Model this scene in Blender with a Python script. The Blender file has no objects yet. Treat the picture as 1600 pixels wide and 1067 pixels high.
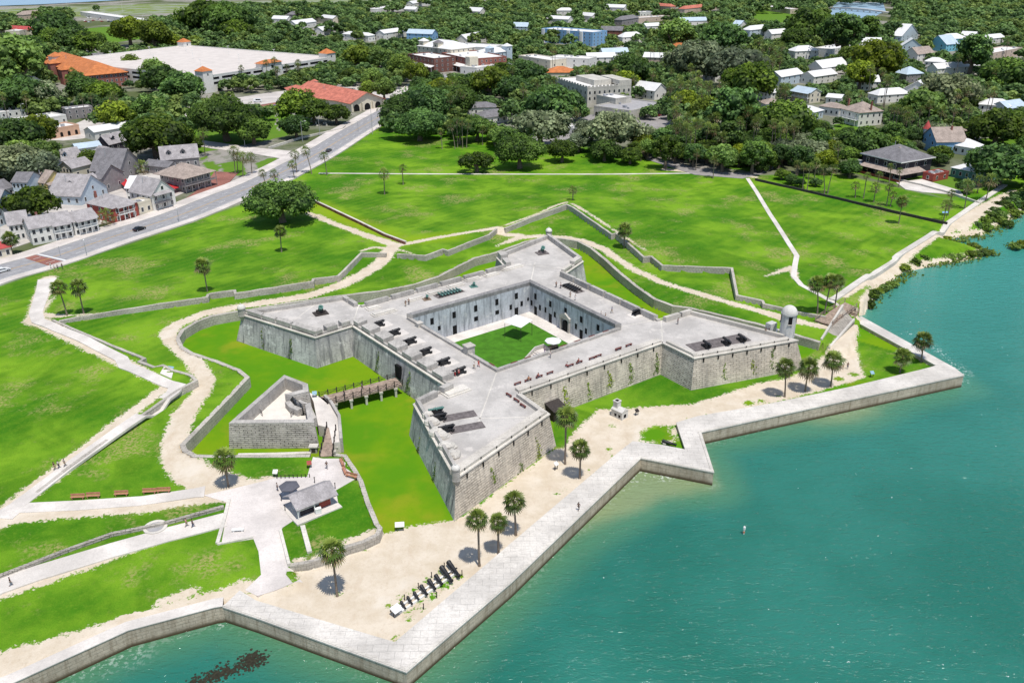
import bpy, math, random
import numpy as np
from math import sin, cos, pi, radians, sqrt, atan2, hypot
from mathutils import Vector, Matrix
from mathutils.geometry import delaunay_2d_cdt, tessellate_polygon
RNG = random.Random(7)
NPR = np.random.default_rng(11)
scene = bpy.context.scene
COL = scene.collection
# ------------------------------------------------------------------ camera
FPX, PIT, ROL, CAMZ = 1380.03, 0.4248804, -0.010085, 93.04
CAM_R = Vector((cos(ROL), sin(ROL) * sin(PIT), sin(ROL) * cos(PIT)))
CAM_F = Vector((0, cos(PIT), -sin(PIT)))
CAM_U = CAM_R.cross(CAM_F)
cam_data = bpy.data.cameras.new('camera')
cam = bpy.data.objects.new('camera', cam_data)
COL.objects.link(cam)
scene.camera = cam
cam_data.sensor_width = 36.0
cam_data.lens = 36.0 * FPX / 1600.0
cam_data.clip_start = 1.0
cam_data.clip_end = 20000.0
M = Matrix((CAM_R, CAM_U, -CAM_F)).transposed().to_4x4()
M.translation = Vector((0, 0, CAMZ))
cam.matrix_world = M
def pix(px, py, z):
 """survey point of the photograph -> place on the level z"""
 u = (px - 800) / FPX; v = (533.5 - py) / FPX
 d = CAM_R * u + CAM_U * v + CAM_F
 t = (z - CAMZ) / d.z
 return Vector((d.x * t, d.y * t, z))
def to_px(p):
 d = Vector(p) - Vector((0, 0, CAMZ))
 zz = d.dot(CAM_F)
 return 800 + FPX * d.dot(CAM_R) / zz, 533.5 - FPX * d.dot(CAM_U) / zz, zz
def pp(pts, z):
 return [pix(x, y, z) for x, y in pts]
# ------------------------------------------------------------------ light
scene.view_settings.view_transform = 'Standard'
scene.view_settings.look = 'None'
scene.view_settings.exposure = 0
SUN = Vector((0.17, -0.33, 1.0)).normalized()
w = bpy.data.worlds.new('World'); scene.world = w
w.use_nodes = True
nt = w.node_tree
sky = nt.nodes.new('ShaderNodeTexSky')
sky.sky_type = 'NISHITA'; sky.sun_disc = False
sky.sun_elevation = math.asin(SUN.z)
sky.sun_rotation = atan2(SUN.x, SUN.y)
sky.air_density = 1.0; sky.dust_density = 0.6; sky.ozone_density = 1.0
bg = nt.nodes['Background']; bg.inputs[1].default_value = 0.13
nt.links.new(sky.outputs[0], bg.inputs[0])
sl = bpy.data.lights.new('sun', 'SUN'); sl.energy = 4.3; sl.angle = radians(0.5); sl.color = (1.0, 0.955, 0.89)
so = bpy.data.objects.new('sun', sl); COL.objects.link(so)
so.rotation_euler = SUN.to_track_quat('Z', 'Y').to_euler()
scene.render.engine = 'CYCLES'
scene.cycles.max_bounces = 6; scene.cycles.diffuse_bounces = 3; scene.cycles.glossy_bounces = 2
scene.cycles.transparent_max_bounces = 4
# ------------------------------------------------------------------ materials
MATS = {}
class NT:
 def __init__(s, name):
  s.m = bpy.data.materials.new(name); s.m.use_nodes = True
  s.t = s.m.node_tree; s.b = s.t.nodes['Principled BSDF']
  s.out = s.t.nodes['Material Output']
 def n(s, kind, **kw):
  nd = s.t.nodes.new('ShaderNode' + kind)
  for k, v in kw.items(): setattr(nd, k, v)
  return nd
 def l(s, a, b): s.t.links.new(a, b)
 def set(s, sock, v):
  if isinstance(v, (int, float)): sock.default_value = v
  elif isinstance(v, tuple): sock.default_value = (v + (1,)) if len(v) == 3 and sock.type == 'RGBA' else v
  else: s.l(v, sock)
 def coord(s, which='Object', scale=(1, 1, 1)):
  tc = s.n('TexCoord'); mp = s.n('Mapping')
  s.l(tc.outputs[which], mp.inputs[0]); mp.inputs['Scale'].default_value = scale
  return mp.outputs[0]
 def world(s, scale=(1, 1, 1)):
  g = s.n('NewGeometry'); mp = s.n('Mapping')
  s.l(g.outputs['Position'], mp.inputs[0]); mp.inputs['Scale'].default_value = scale
  return mp.outputs[0]
 def noise(s, vec, scale, detail=4, rough=0.55, dist=0.0):
  nd = s.n('TexNoise'); s.l(vec, nd.inputs['Vector'])
  nd.inputs['Scale'].default_value = scale; nd.inputs['Detail'].default_value = detail
  nd.inputs['Roughness'].default_value = rough; nd.inputs['Distortion'].default_value = dist
  return nd.outputs['Fac']
 def ramp(s, f, a, b, lo=0.0, hi=1.0):
  nd = s.n('MapRange'); nd.interpolation_type = 'SMOOTHSTEP'
  s.set(nd.inputs['Value'], f)
  nd.inputs['From Min'].default_value = a; nd.inputs['From Max'].default_value = b
  nd.inputs['To Min'].default_value = lo; nd.inputs['To Max'].default_value = hi
  return nd.outputs[0]
 def math(s, op, a, b=0.0, c=0.0):
  nd = s.n('Math', operation=op)
  s.set(nd.inputs[0], a); s.set(nd.inputs[1], b); s.set(nd.inputs[2], c)
  return nd.outputs[0]
 def mix(s, f, a, b, mode='MIX'):
  nd = s.n('Mix', data_type='RGBA', blend_type=mode)
  s.set(nd.inputs[0], f); s.set(nd.inputs[6], a); s.set(nd.inputs[7], b)
  return nd.outputs[2]
 def attr(s, name):
  nd = s.n('Attribute'); nd.attribute_name = name
  return nd.outputs['Fac']
 def bump(s, h, strength=0.4, dist=0.05):
  nd = s.n('Bump'); nd.inputs['Strength'].default_value = strength; nd.inputs['Distance'].default_value = dist
  s.l(h, nd.inputs['Height']); s.l(nd.outputs[0], s.b.inputs['Normal'])
 def done(s, col, rough=0.8, spec=0.25, metal=0.0):
  s.set(s.b.inputs['Base Color'], col); s.set(s.b.inputs['Roughness'], rough)
  s.b.inputs['Specular IOR Level'].default_value = spec
  s.b.inputs['Metallic'].default_value = metal
  return s.m
def c3(c, k): return tuple(min(1.0, x * k) for x in c)
def plain(name, col, rough=0.75, var=0.25, scale=2.0, spec=0.25, metal=0.0, fine=True):
 """paint, cloth, iron ...: a base colour broken up by two noises"""
 if name in MATS: return MATS[name]
 m = NT(name); v = m.world()
 a = m.noise(v, scale, 4); b = m.noise(v, scale * 7, 3)
 f = m.math('ADD', m.math('MULTIPLY', a, 0.65), m.math('MULTIPLY', b, 0.35))
 col2 = m.mix(m.ramp(f, 0.3, 0.7), c3(col, 1 - var), c3(col, 1 + var * 0.6))
 if fine: m.bump(b, 0.25, 0.02)
 MATS[name] = m.done(col2, rough, spec, metal)
 return MATS[name]
def stone(name, base, dark, bw=0.75, bh=0.32, joint=0.5, stain=0.5, streak=0.5, joint_w=0.035, light=None, bumpy=0.5, top=None):
 """coquina blocks in courses, stained by weather (texture in metres along each face)"""
 if name in MATS: return MATS[name]
 m = NT(name); uv = m.coord('UV'); wv = m.world()
 br = m.n('TexBrick'); m.l(uv, br.inputs['Vector'])
 br.inputs['Scale'].default_value = 1.0; br.inputs['Brick Width'].default_value = bw; br.inputs['Row Height'].default_value = bh
 br.inputs['Mortar Size'].default_value = joint_w; br.inputs['Mortar Smooth'].default_value = 0.5; br.inputs['Bias'].default_value = -0.2
 br.inputs['Color1'].default_value = (1, 1, 1, 1); br.inputs['Color2'].default_value = (0.62, 0.62, 0.62, 1); br.inputs['Mortar'].default_value = (0, 0, 0, 1)
 wob = m.noise(wv, 0.9, 5, 0.65); big = m.noise(wv, 0.13, 5, 0.6); fine = m.noise(wv, 3.5, 4, 0.7)
 col = m.mix(m.ramp(big, 0.35, 0.65), c3(base, 0.82), c3(base, 1.1))
 col = m.mix(m.math('MULTIPLY', m.ramp(fine, 0.35, 0.75), 0.4), col, c3(base, 0.55))
 sep = m.n('SeparateColor'); m.l(br.outputs['Color'], sep.inputs[0])
 tone = m.ramp(sep.outputs[0], 0.0, 1.0, 1 - joint, 1.0)
 patch = m.ramp(m.noise(wv, 0.35, 3), 0.32, 0.6, 0.15, 1.0)
 tone = m.math('ADD', m.math('MULTIPLY', m.math('SUBTRACT', tone, 1.0), patch), 1.0)
 col = m.mix(1.0, col, tone, 'MULTIPLY')
 if streak > 0:
  st = m.noise(m.coord('UV', (0.9, 0.10, 1)), 1.0, 5, 0.65)
  col = m.mix(m.math('MULTIPLY', m.ramp(st, 0.45, 0.68), streak), col, dark)
 col = m.mix(m.math('MULTIPLY', m.ramp(wob, 0.5, 0.8), stain), col, dark)
 da = m.ramp(m.noise(m.coord('UV', (0.55, 3.2, 1)), 1.0, 4, 0.7), 0.5, 0.68)
 col = m.mix(m.math('MULTIPLY', da, min(1.0, joint * 0.95)), col, c3(base, 0.34))
 if top:
  gz = m.n('SeparateXYZ'); m.l(wv, gz.inputs[0]); tf = m.ramp(m.math('ADD', gz.outputs[2], m.math('MULTIPLY', m.math('SUBTRACT', m.noise(m.coord('UV', (0.7, 0.12, 1)), 1.0, 4, 0.7), 0.5), 7.0)), top[0], top[1], 0.0, 0.62)
  col = m.mix(tf, col, c3(dark, 1.5))
 if light: col = m.mix(m.math('MULTIPLY', m.ramp(m.noise(wv, 0.28, 6, 0.7), 0.56, 0.66), 0.75), col, light)
 h = m.math('ADD', sep.outputs[0], m.math('MULTIPLY', fine, 1.2))
 m.bump(h, bumpy, 0.06)
 MATS[name] = m.done(col, 0.92, 0.12)
 return MATS[name]
def shingle(name, base, course=0.28, width=0.22, var=0.2):
 if name in MATS: return MATS[name]
 m = NT(name); uv = m.coord('UV'); wv = m.world()
 br = m.n('TexBrick'); m.l(uv, br.inputs['Vector']); br.inputs['Scale'].default_value = 1.0
 br.inputs['Brick Width'].default_value = width; br.inputs['Row Height'].default_value = course
 br.inputs['Mortar Size'].default_value = 0.02; br.inputs['Mortar Smooth'].default_value = 0.4
 br.inputs['Color1'].default_value = (1, 1, 1, 1); br.inputs['Color2'].default_value = (0.55, 0.55, 0.55, 1); br.inputs['Mortar'].default_value = (0.2, 0.2, 0.2, 1)
 a = m.noise(wv, 0.5, 5, 0.6); b = m.noise(wv, 2.5, 4, 0.65)
 col = m.mix(m.ramp(a, 0.35, 0.65), c3(base, 1 - var), c3(base, 1 + var * 0.5))
 col = m.mix(m.math('MULTIPLY', m.ramp(b, 0.45, 0.75), 0.5), col, c3(base, 0.55))
 col = m.mix(0.45, col, br.outputs['Color'], 'MULTIPLY')
 m.bump(br.outputs['Color'], 0.5, 0.04)
 MATS[name] = m.done(col, 0.9, 0.15)
 return MATS[name]
def ridged(name, base, pitch=0.35, rough=0.75, var=0.25, spec=0.2, streaks=0.3):
 """barrel tile or standing-seam metal: ridges running down the slope"""
 if name in MATS: return MATS[name]
 m = NT(name); uv = m.coord('UV'); wv = m.world()
 wa = m.n('TexWave', wave_type='BANDS', bands_direction='X'); m.l(uv, wa.inputs[0])
 wa.inputs['Scale'].default_value = 0.314 / pitch; wa.inputs['Distortion'].default_value = 0.4; wa.inputs['Detail Scale'].default_value = 2.0
 a = m.noise(wv, 0.4, 5, 0.65); b = m.noise(wv, 3, 3)
 col = m.mix(m.ramp(a, 0.35, 0.68), c3(base, 1 - var), c3(base, 1 + var * 0.4))
 col = m.mix(m.math('MULTIPLY', m.ramp(b, 0.4, 0.8), 0.35), col, c3(base, 0.6))
 col = m.mix(streaks, col, m.mix(wa.outputs['Fac'], (0.5, 0.5, 0.5), (1, 1, 1)), 'MULTIPLY')
 m.bump(wa.outputs['Fac'], 0.4, 0.05)
 MATS[name] = m.done(col, rough, spec)
 return MATS[name]
def planks(name, base, width=0.2, var=0.35):
 if name in MATS: return MATS[name]
 m = NT(name); uv = m.coord('UV'); wv = m.world()
 br = m.n('TexBrick'); m.l(uv, br.inputs['Vector']); br.inputs['Scale'].default_value = 1.0
 br.inputs['Brick Width'].default_value = 3.5; br.inputs['Row Height'].default_value = width
 br.inputs['Mortar Size'].default_value = 0.018; br.inputs['Color1'].default_value = (1, 1, 1, 1)
 br.inputs['Color2'].default_value = (0.6, 0.6, 0.6, 1); br.inputs['Mortar'].default_value = (0.1, 0.1, 0.1, 1)
 a = m.noise(wv, 1.2, 4)
 col = m.mix(m.ramp(a, 0.3, 0.7), c3(base, 1 - var), c3(base, 1 + var * 0.5))
 col = m.mix(0.6, col, br.outputs['Color'], 'MULTIPLY')
 m.bump(br.outputs['Color'], 0.4, 0.03)
 MATS[name] = m.done(col, 0.85, 0.2)
 return MATS[name]
def glass(name='window_glass', col=(0.02, 0.026, 0.032)):
 if name in MATS: return MATS[name]
 m = NT(name)
 f = m.noise(m.world(), 0.35, 2)
 MATS[name] = m.done(m.mix(m.ramp(f, 0.35, 0.65), c3(col, 0.6), c3(col, 2.2)), 0.08, 0.6)
 return MATS[name]
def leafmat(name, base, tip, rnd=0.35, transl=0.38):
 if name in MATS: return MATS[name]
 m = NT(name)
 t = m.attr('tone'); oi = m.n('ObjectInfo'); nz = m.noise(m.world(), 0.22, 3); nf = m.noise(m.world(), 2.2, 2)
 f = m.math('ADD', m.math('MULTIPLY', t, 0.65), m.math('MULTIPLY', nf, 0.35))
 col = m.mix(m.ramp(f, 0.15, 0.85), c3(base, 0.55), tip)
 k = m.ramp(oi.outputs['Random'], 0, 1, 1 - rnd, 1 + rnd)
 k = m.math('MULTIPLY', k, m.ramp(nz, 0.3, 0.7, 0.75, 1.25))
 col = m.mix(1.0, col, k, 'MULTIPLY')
 hs = m.n('HueSaturation'); m.set(hs.inputs['Color'], col)
 r2 = m.math('FRACT', m.math('MULTIPLY', oi.outputs['Random'], 7.31))
 m.set(hs.inputs['Hue'], m.ramp(r2, 0, 1, 0.472, 0.515)); m.set(hs.inputs['Saturation'], m.ramp(r2, 0, 1, 1.05, 0.85))
 m.done(hs.outputs[0], 0.6, 0.25)
 tr = m.n('BsdfTranslucent'); m.set(tr.inputs[0], m.mix(0.5, hs.outputs[0], c3(tip, 1.3)))
 ms = m.n('MixShader'); ms.inputs[0].default_value = transl
 m.l(m.b.outputs[0], ms.inputs[1]); m.l(tr.outputs[0], ms.inputs[2]); m.l(ms.outputs[0], m.out.inputs[0])
 MATS[name] = m.m
 return m.m
# ------------------------------------------------------------------ mesh builder
class MB:
 def __init__(s): s.v = []; s.f = []; s.mi = []; s.k = 0
 def add(s, vs, fs, mi=None):
  o = len(s.v); s.v.extend([tuple(p) for p in vs])
  for f in fs: s.f.append(tuple(i + o for i in f)); s.mi.append(s.k if mi is None else mi)
  return s
 def quad(s, a, b, c, d): return s.add([a, b, c, d], [(0, 1, 2, 3)])
 def box(s, x0, x1, y0, y1, z0, z1, rz=0.0, org=(0, 0, 0)):
  c, n = cos(rz), sin(rz)
  P = [(x, y, z) for z in (z0, z1) for x, y in ((x0, y0), (x1, y0), (x1, y1), (x0, y1))]
  P = [(org[0] + c * x - n * y, org[1] + n * x + c * y, org[2] + z) for x, y, z in P]
  return s.add(P, [(3, 2, 1, 0), (4, 5, 6, 7), (0, 1, 5, 4), (1, 2, 6, 5), (2, 3, 7, 6), (3, 0, 4, 7)])
 def prism(s, poly, z0, z1, top=None):
  """closed prism; z0/z1 numbers or per-vertex lists; top = other outline for a battered solid"""
  n = len(poly); top = top or poly
  ar = sum(poly[i][0] * poly[(i + 1) % n][1] - poly[(i + 1) % n][0] * poly[i][1] for i in range(n))
  if ar < 0:
   poly = list(poly)[::-1]; top = list(top)[::-1]
   if not isinstance(z0, (int, float)): z0 = list(z0)[::-1]
   if not isinstance(z1, (int, float)): z1 = list(z1)[::-1]
  zz0 = [z0] * n if isinstance(z0, (int, float)) else z0
  zz1 = [z1] * n if isinstance(z1, (int, float)) else z1
  vs = [(p[0], p[1], zz0[i]) for i, p in enumerate(poly)] + [(p[0], p[1], zz1[i]) for i, p in enumerate(top)]
  fs = [(i, (i + 1) % n, n + (i + 1) % n, n + i) for i in range(n)]
  if n <= 4: fs += [tuple(range(n, 2 * n)), tuple(range(n - 1, -1, -1))]
  else:
   tri = tessellate_polygon([[Vector((p[0], p[1], 0)) for p in top]])
   for t in tri:
    a, b, c = [top[i] for i in t]
    if (b[0] - a[0]) * (c[1] - a[1]) - (b[1] - a[1]) * (c[0] - a[0]) < 0: t = t[::-1]
    fs.append(tuple(i + n for i in t)); fs.append(tuple(t[::-1]))
  return s.add(vs, fs)
 def tube(s, p0, p1, r0, r1=None, n=8, caps=True):
  r1 = r0 if r1 is None else r1
  p0 = Vector(p0); p1 = Vector(p1); d = (p1 - p0).normalized()
  a = d.orthogonal().normalized(); b = d.cross(a)
  vs = []
  for p, r in ((p0, r0), (p1, r1)):
   for i in range(n):
    t = 2 * pi * i / n; vs.append(p + a * (r * cos(t)) + b * (r * sin(t)))
  fs = [(i, (i + 1) % n, n + (i + 1) % n, n + i) for i in range(n)]
  if caps: fs += [tuple(range(n - 1, -1, -1)), tuple(range(n, 2 * n))]
  return s.add(vs, fs)
 def path(s, pts, radii, n=7):
  for i in range(len(pts) - 1): s.tube(pts[i], pts[i + 1], radii[i], radii[i + 1], n)
  return s
 def lathe(s, prof, cx=0, cy=0, n=20, axis='z', org=None):
  """profile of (radius, height)"""
  vs = []; fs = []; m = len(prof)
  for r, z in prof:
   for i in range(n):
    t = 2 * pi * i / n
    vs.append((cx + r * cos(t), cy + r * sin(t), z))
  for j in range(m - 1):
   for i in range(n):
    fs.append((j * n + i, j * n + (i + 1) % n, (j + 1) * n + (i + 1) % n, (j + 1) * n + i))
  fs.append(tuple(range(n - 1, -1, -1))); fs.append(tuple(range((m - 1) * n, m * n)))
  return s.add(vs, fs)
 def blob(s, c, r, n=8, m=6, jit=0.0, rng=RNG):
  rx, ry, rz = (r, r, r) if isinstance(r, (int, float)) else r
  vs = [(c[0], c[1], c[2] - rz)]
  for j in range(1, m):
   t = -pi / 2 + pi * j / m
   for i in range(n):
    k = 1 + rng.uniform(-jit, jit); a = 2 * pi * i / n
    vs.append((c[0] + rx * cos(t) * cos(a) * k, c[1] + ry * cos(t) * sin(a) * k, c[2] + rz * sin(t) * k))
  vs.append((c[0], c[1], c[2] + rz)); L = len(vs) - 1
  fs = [(0, 1 + (i + 1) % n, 1 + i) for i in range(n)]
  for j in range(m - 2):
   for i in range(n):
    fs.append((1 + j * n + i, 1 + j * n + (i + 1) % n, 1 + (j + 1) * n + (i + 1) % n, 1 + (j + 1) * n + i))
  fs += [(1 + (m - 2) * n + i, 1 + (m - 2) * n + (i + 1) % n, L) for i in range(n)]
  return s.add(vs, fs)
 def xf(s, rz=0.0, loc=(0, 0, 0), start=0, rx=0.0, sc=1.0):
  R = Matrix.Rotation(rz, 3, 'Z') @ Matrix.Rotation(rx, 3, 'X')
  for i in range(start, len(s.v)):
   p = R @ (Vector(s.v[i]) * sc); s.v[i] = (p.x + loc[0], p.y + loc[1], p.z + loc[2])
  return s
 def mesh(s, name, mats, smooth=False, tone=None):
  me = bpy.data.meshes.new(name)
  me.from_pydata(s.v, [], s.f)
  if not isinstance(mats, (list, tuple)): mats = [mats]
  for m in mats: me.materials.append(m)
  if any(s.mi): me.polygons.foreach_set('material_index', s.mi)
  box_uv(me)
  if smooth: me.polygons.foreach_set('use_smooth', [True] * len(me.polygons))
  if tone is not None:
   a = me.attributes.new('tone', 'FLOAT', 'POINT'); a.data.foreach_set('value', np.asarray(tone, dtype=np.float32))
  me.update()
  return me
 def build(s, name, mats, parent=None, smooth=False, loc=None):
  return link(name, s.mesh(name, mats, smooth), parent, loc)
def box_uv(me):
 """texture coordinates in metres on the plane of each face"""
 nl = len(me.loops)
 if nl == 0: return
 co = np.empty(len(me.vertices) * 3, np.float32); me.vertices.foreach_get('co', co); co = co.reshape(-1, 3)
 vi = np.empty(nl, np.int32); me.loops.foreach_get('vertex_index', vi)
 npol = len(me.polygons)
 nr = np.empty(npol * 3, np.float32); me.polygons.foreach_get('normal', nr); nr = nr.reshape(-1, 3)
 lt = np.empty(npol, np.int32); me.polygons.foreach_get('loop_total', lt)
 n = np.repeat(nr, lt, axis=0)
 flat = np.abs(n[:, 2]) > 0.97
 t = np.stack([-n[:, 1], n[:, 0], np.zeros(nl, np.float32)], 1); ln = np.linalg.norm(t, axis=1, keepdims=True); t /= np.maximum(ln, 1e-6)
 b = np.cross(n, t)
 t[flat] = (1, 0, 0); b[flat] = (0, 1, 0)
 p = co[vi]
 uv = np.stack([(p * t).sum(1), (p * b).sum(1)], 1).astype(np.float32)
 l = me.uv_layers.new(name='UVMap'); l.data.foreach_set('uv', uv.ravel())
def link(name, me, parent=None, loc=None):
 o = bpy.data.objects.new(name, me); COL.objects.link(o)
 if parent: o.parent = parent
 if loc is not None: o.location = loc
 return o
def tag(o, label, cat, group=None):
 o['label'] = label; o['category'] = cat
 if group: o['group'] = group
 return o
def struct(o): o['kind'] = 'structure'; return o
def thing(name, label, cat, loc=(0, 0, 0), rz=0.0, group=None, sc=None):
 o = bpy.data.objects.new(name, None); COL.objects.link(o); o.empty_display_size = 0.5
 o.location = loc; o.rotation_euler = (0, 0, rz)
 if sc is not None: o.scale = (sc, sc, sc) if isinstance(sc, (int, float)) else sc
 return tag(o, label, cat, group)
def dup(root, loc, rz=0.0, label=None, sc=None, group=None):
 r = root.copy(); COL.objects.link(r); r.location = loc; r.rotation_euler = (0, 0, rz)
 if label: r['label'] = label
 if group: r['group'] = group
 if sc is not None: r.scale = (sc, sc, sc) if isinstance(sc, (int, float)) else sc
 for ch in list(root.children):
  c = ch.copy(); COL.objects.link(c); c.parent = r
  for g in list(ch.children):
   d = g.copy(); COL.objects.link(d); d.parent = c
 return r
# ------------------------------------------------------------------ terrain
def arr(pts): return np.array([(p[0], p[1]) for p in pts], float)
def inside(poly, X, Y):
 r = np.zeros(X.shape, bool); n = len(poly)
 for i in range(n):
  x0, y0 = poly[i]; x1, y1 = poly[(i + 1) % n]
  if y0 == y1: continue
  c = ((y0 > Y) != (y1 > Y)) & (X < (x1 - x0) * (Y - y0) / (y1 - y0) + x0)
  r ^= c
 return r
def seg_dist(pts, X, Y, closed=False, radii=None):
 d = np.full(X.shape, 1e9); n = len(pts)
 for i in range(n if closed else n - 1):
  a = pts[i]; b = pts[(i + 1) % n]; dx, dy = b[0] - a[0], b[1] - a[1]
  t = np.clip(((X - a[0]) * dx + (Y - a[1]) * dy) / max(dx * dx + dy * dy, 1e-9), 0, 1)
  q = np.hypot(X - a[0] - t * dx, Y - a[1] - t * dy)
  if radii is not None: q = q - (radii[i] + (radii[(i + 1) % n] - radii[i]) * t)
  d = np.minimum(d, q)
 return d
def sd_poly(poly, X, Y):
 d = seg_dist(poly, X, Y, True)
 return np.where(inside(poly, X, Y), -d, d)
ZW = -2.2          # water level
# counterscarp: top edge of the moat's outer wall, surveyed at its height
MOATWALL = [(485, 710, 2.1), (367, 711, 2.1), (335, 711, 2.2), (307, 710, 2.3), (292, 702, 2.4), (289, 694, 2.5), (297, 686, 2.6),
   (390, 589, 2.6), (375, 577, 2.6), (340, 563, 2.6), (302, 551, 2.6), (286, 541, 2.6), (280, 528, 2.6), (288, 515, 2.6), (310, 502, 2.6),
   (333, 494, 2.6), (378, 486, 2.6), (440, 476, 2.6), (520, 464, 2.6), (590, 456, 2.6), (640, 447, 2.6), (685, 433, 2.6), (718, 416, 2.6),
   (742, 404, 2.6), (777, 395, 2.6), (800, 386, 2.6), (825, 377, 2.6), (848, 373, 2.6), (876, 373, 2.6), (902, 377, 2.6), (922, 388, 2.6),
   (942, 404, 2.6), (965, 425, 2.6), (992, 447, 2.6), (1022, 468, 2.6), (1050, 478, 2.6), (1078, 482, 2.6),
   (1130, 494, 2.6), (1180, 506, 2.5), (1237, 522, 2.3), (1280, 535, 2.2), (1300, 548, 2.0)]
MW = [pix(*p) for p in MOATWALL]
GATEWALL = [(525, 708, 2.1), (541, 710, 2.1), (557, 733, 2.0), (567, 751, 1.9), (578, 785, 1.8), (592, 818, 1.6)]
GW = [pix(*p) for p in GATEWALL]
RETAIN = [(592, 818, 1.6), (597, 824, 1.6), (592, 836, 1.6), (568, 847, 1.6), (543, 855, 1.5), (512, 870, 1.5), (480, 880, 1.4), (453, 884, 1.2)]
RW = [pix(*p) for p in RETAIN]
# glacis wall round the covered way
GLW = [[(45, 781, 2.1), (110, 729, 2.9), (200, 665, 3.6), (277, 611, 4.2), (309, 594, 4.3), (300, 585, 4.2), (272, 577, 4.2), (255, 569, 4.2), (242, 572, 4.2), (220, 564, 4.2),
  (228, 559, 4.1), (180, 540, 4.0), (125, 517, 3.8), (84, 499, 3.7)],
 [(92, 502, 3.7), (120, 496, 3.9), (250, 475, 4.3), (325, 464, 4.5), (327, 459, 4.5), (365, 454, 4.5), (366, 459, 4.5), (490, 440, 4.6), (491, 436, 4.6),
  (530, 431, 4.6), (566, 395, 4.6), (604, 396, 4.4)],
 [(620, 397, 4.4), (665, 400, 4.6), (692, 390, 4.6), (700, 392, 4.6), (740, 376, 4.6), (765, 367, 4.6), (777, 357, 4.6)],
 [(790, 357, 4.6), (830, 340, 4.7), (885, 320, 4.8), (894, 324, 4.8), (955, 366, 4.6), (962, 365, 4.6), (975, 375, 4.6), (1005, 402, 4.6), (1017, 401, 4.6),
  (1034, 415, 4.6), (1142, 419, 4.5), (1150, 461, 4.2), (1190, 470, 3.8), (1192, 475, 3.7), (1217, 480, 3.4), (1245, 487, 3.1), (1290, 495, 2.9)]]
GLP = [[pix(*p) for p in l] for l in GLW]
def offs(pts, d, closed=False):
 """offset a plan polyline d metres to the left of its direction, mitred"""
 n = len(pts); out = []
 for i in range(n):
  a = pts[i - 1] if (i > 0 or closed) else None; c = pts[(i + 1) % n] if (i < n - 1 or closed) else None
  b = pts[i]; ns = []
  for p, q in ((a, b), (b, c)):
   if p is None or q is None: continue
   dx, dy = q[0] - p[0], q[1] - p[1]; L = hypot(dx, dy) or 1e-9; ns.append((-dy / L, dx / L))
  if len(ns) == 1: nx_, ny_ = ns[0]
  else:
   sx, sy = ns[0][0] + ns[1][0], ns[0][1] + ns[1][1]; k = max(0.5, (sx * sx + sy * sy) / 2)
   nx_, ny_ = sx / k, sy / k
  out.append(Vector((b[0] + nx_ * d, b[1] + ny_ * d, b[2] if len(b) > 2 else 0)))
 return out
# edge of the land against the water: outer (sea) edge of the sea wall cap, then the natural shore
CAPZ = 0.9
SEA_CAP = [(-60, 1100), (25, 1065), (200, 985), (335, 949), (348, 947), (400, 964), (635, 1049), (800, 908), (1001, 715), (1115, 737), (1095, 675), (1200, 652), (1506, 586), (1492, 575), (1345, 494)]
SHORE = [(1352, 484), (1380, 450), (1410, 426), (1460, 415), (1505, 408), (1550, 397), (1512, 392), (1482, 384), (1478, 374), (1510, 370), (1535, 368), (1565, 350), (1600, 333), (1700, 290)]
SC = [pix(x, y, CAPZ) for x, y in SEA_CAP]
SH = [pix(x, y, ZW) for x, y in SHORE]
SEA = arr([Vector((-900, -200, 0)), Vector((-400, 60, 0))] + SC + SH + [Vector((420, 470, 0)), Vector((900, 560, 0)), Vector((3000, 700, 0)), Vector((3000, -900, 0)), Vector((-900, -900, 0))])
beach_gap = [pix(470, 914, .5), pix(400, 934, .4), pix(350, 941, .4)]
MOAT = arr(offs(MW, .65) + [pix(1325, 552, 0.6)] + [pix(1340, 520, .6)] + list(reversed(SC[4:15])) + list(reversed(beach_gap)) + list(reversed(offs(RW, -.5))) + list(reversed(offs(GW, -.5))))
COV = arr([pix(-260, 830, 2), pix(0, 806, 2.0)] + offs(GLP[0], .5) + offs(GLP[1], .5) + offs(GLP[2], .5) + offs(GLP[3], .5) + [pix(1310, 470, 2.2), pix(1345, 492, 1.2)] + list(reversed(SC[1:15])) + [Vector((-400, 60, 0)), Vector((-500, 120, 0))])
def rbf(ctrl):
 P = np.array([tuple(pix(x, y, z)) for x, y, z in ctrl]); n = len(P)
 A = np.hypot(P[:, None, 0] - P[None, :, 0], P[:, None, 1] - P[None, :, 1])
 w_ = np.linalg.solve(np.block([[A + 0.0 * np.eye(n), np.ones((n, 1))], [np.ones((1, n)), np.zeros((1, 1))]]), np.append(P[:, 2], 0.0))
 def f(X, Y):
  r = np.full(X.shape, w_[-1])
  for i in range(n): r = r + w_[i] * np.hypot(X - P[i, 0], Y - P[i, 1])
  return np.clip(r, P[:, 2].min(), P[:, 2].max())
 return f
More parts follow.
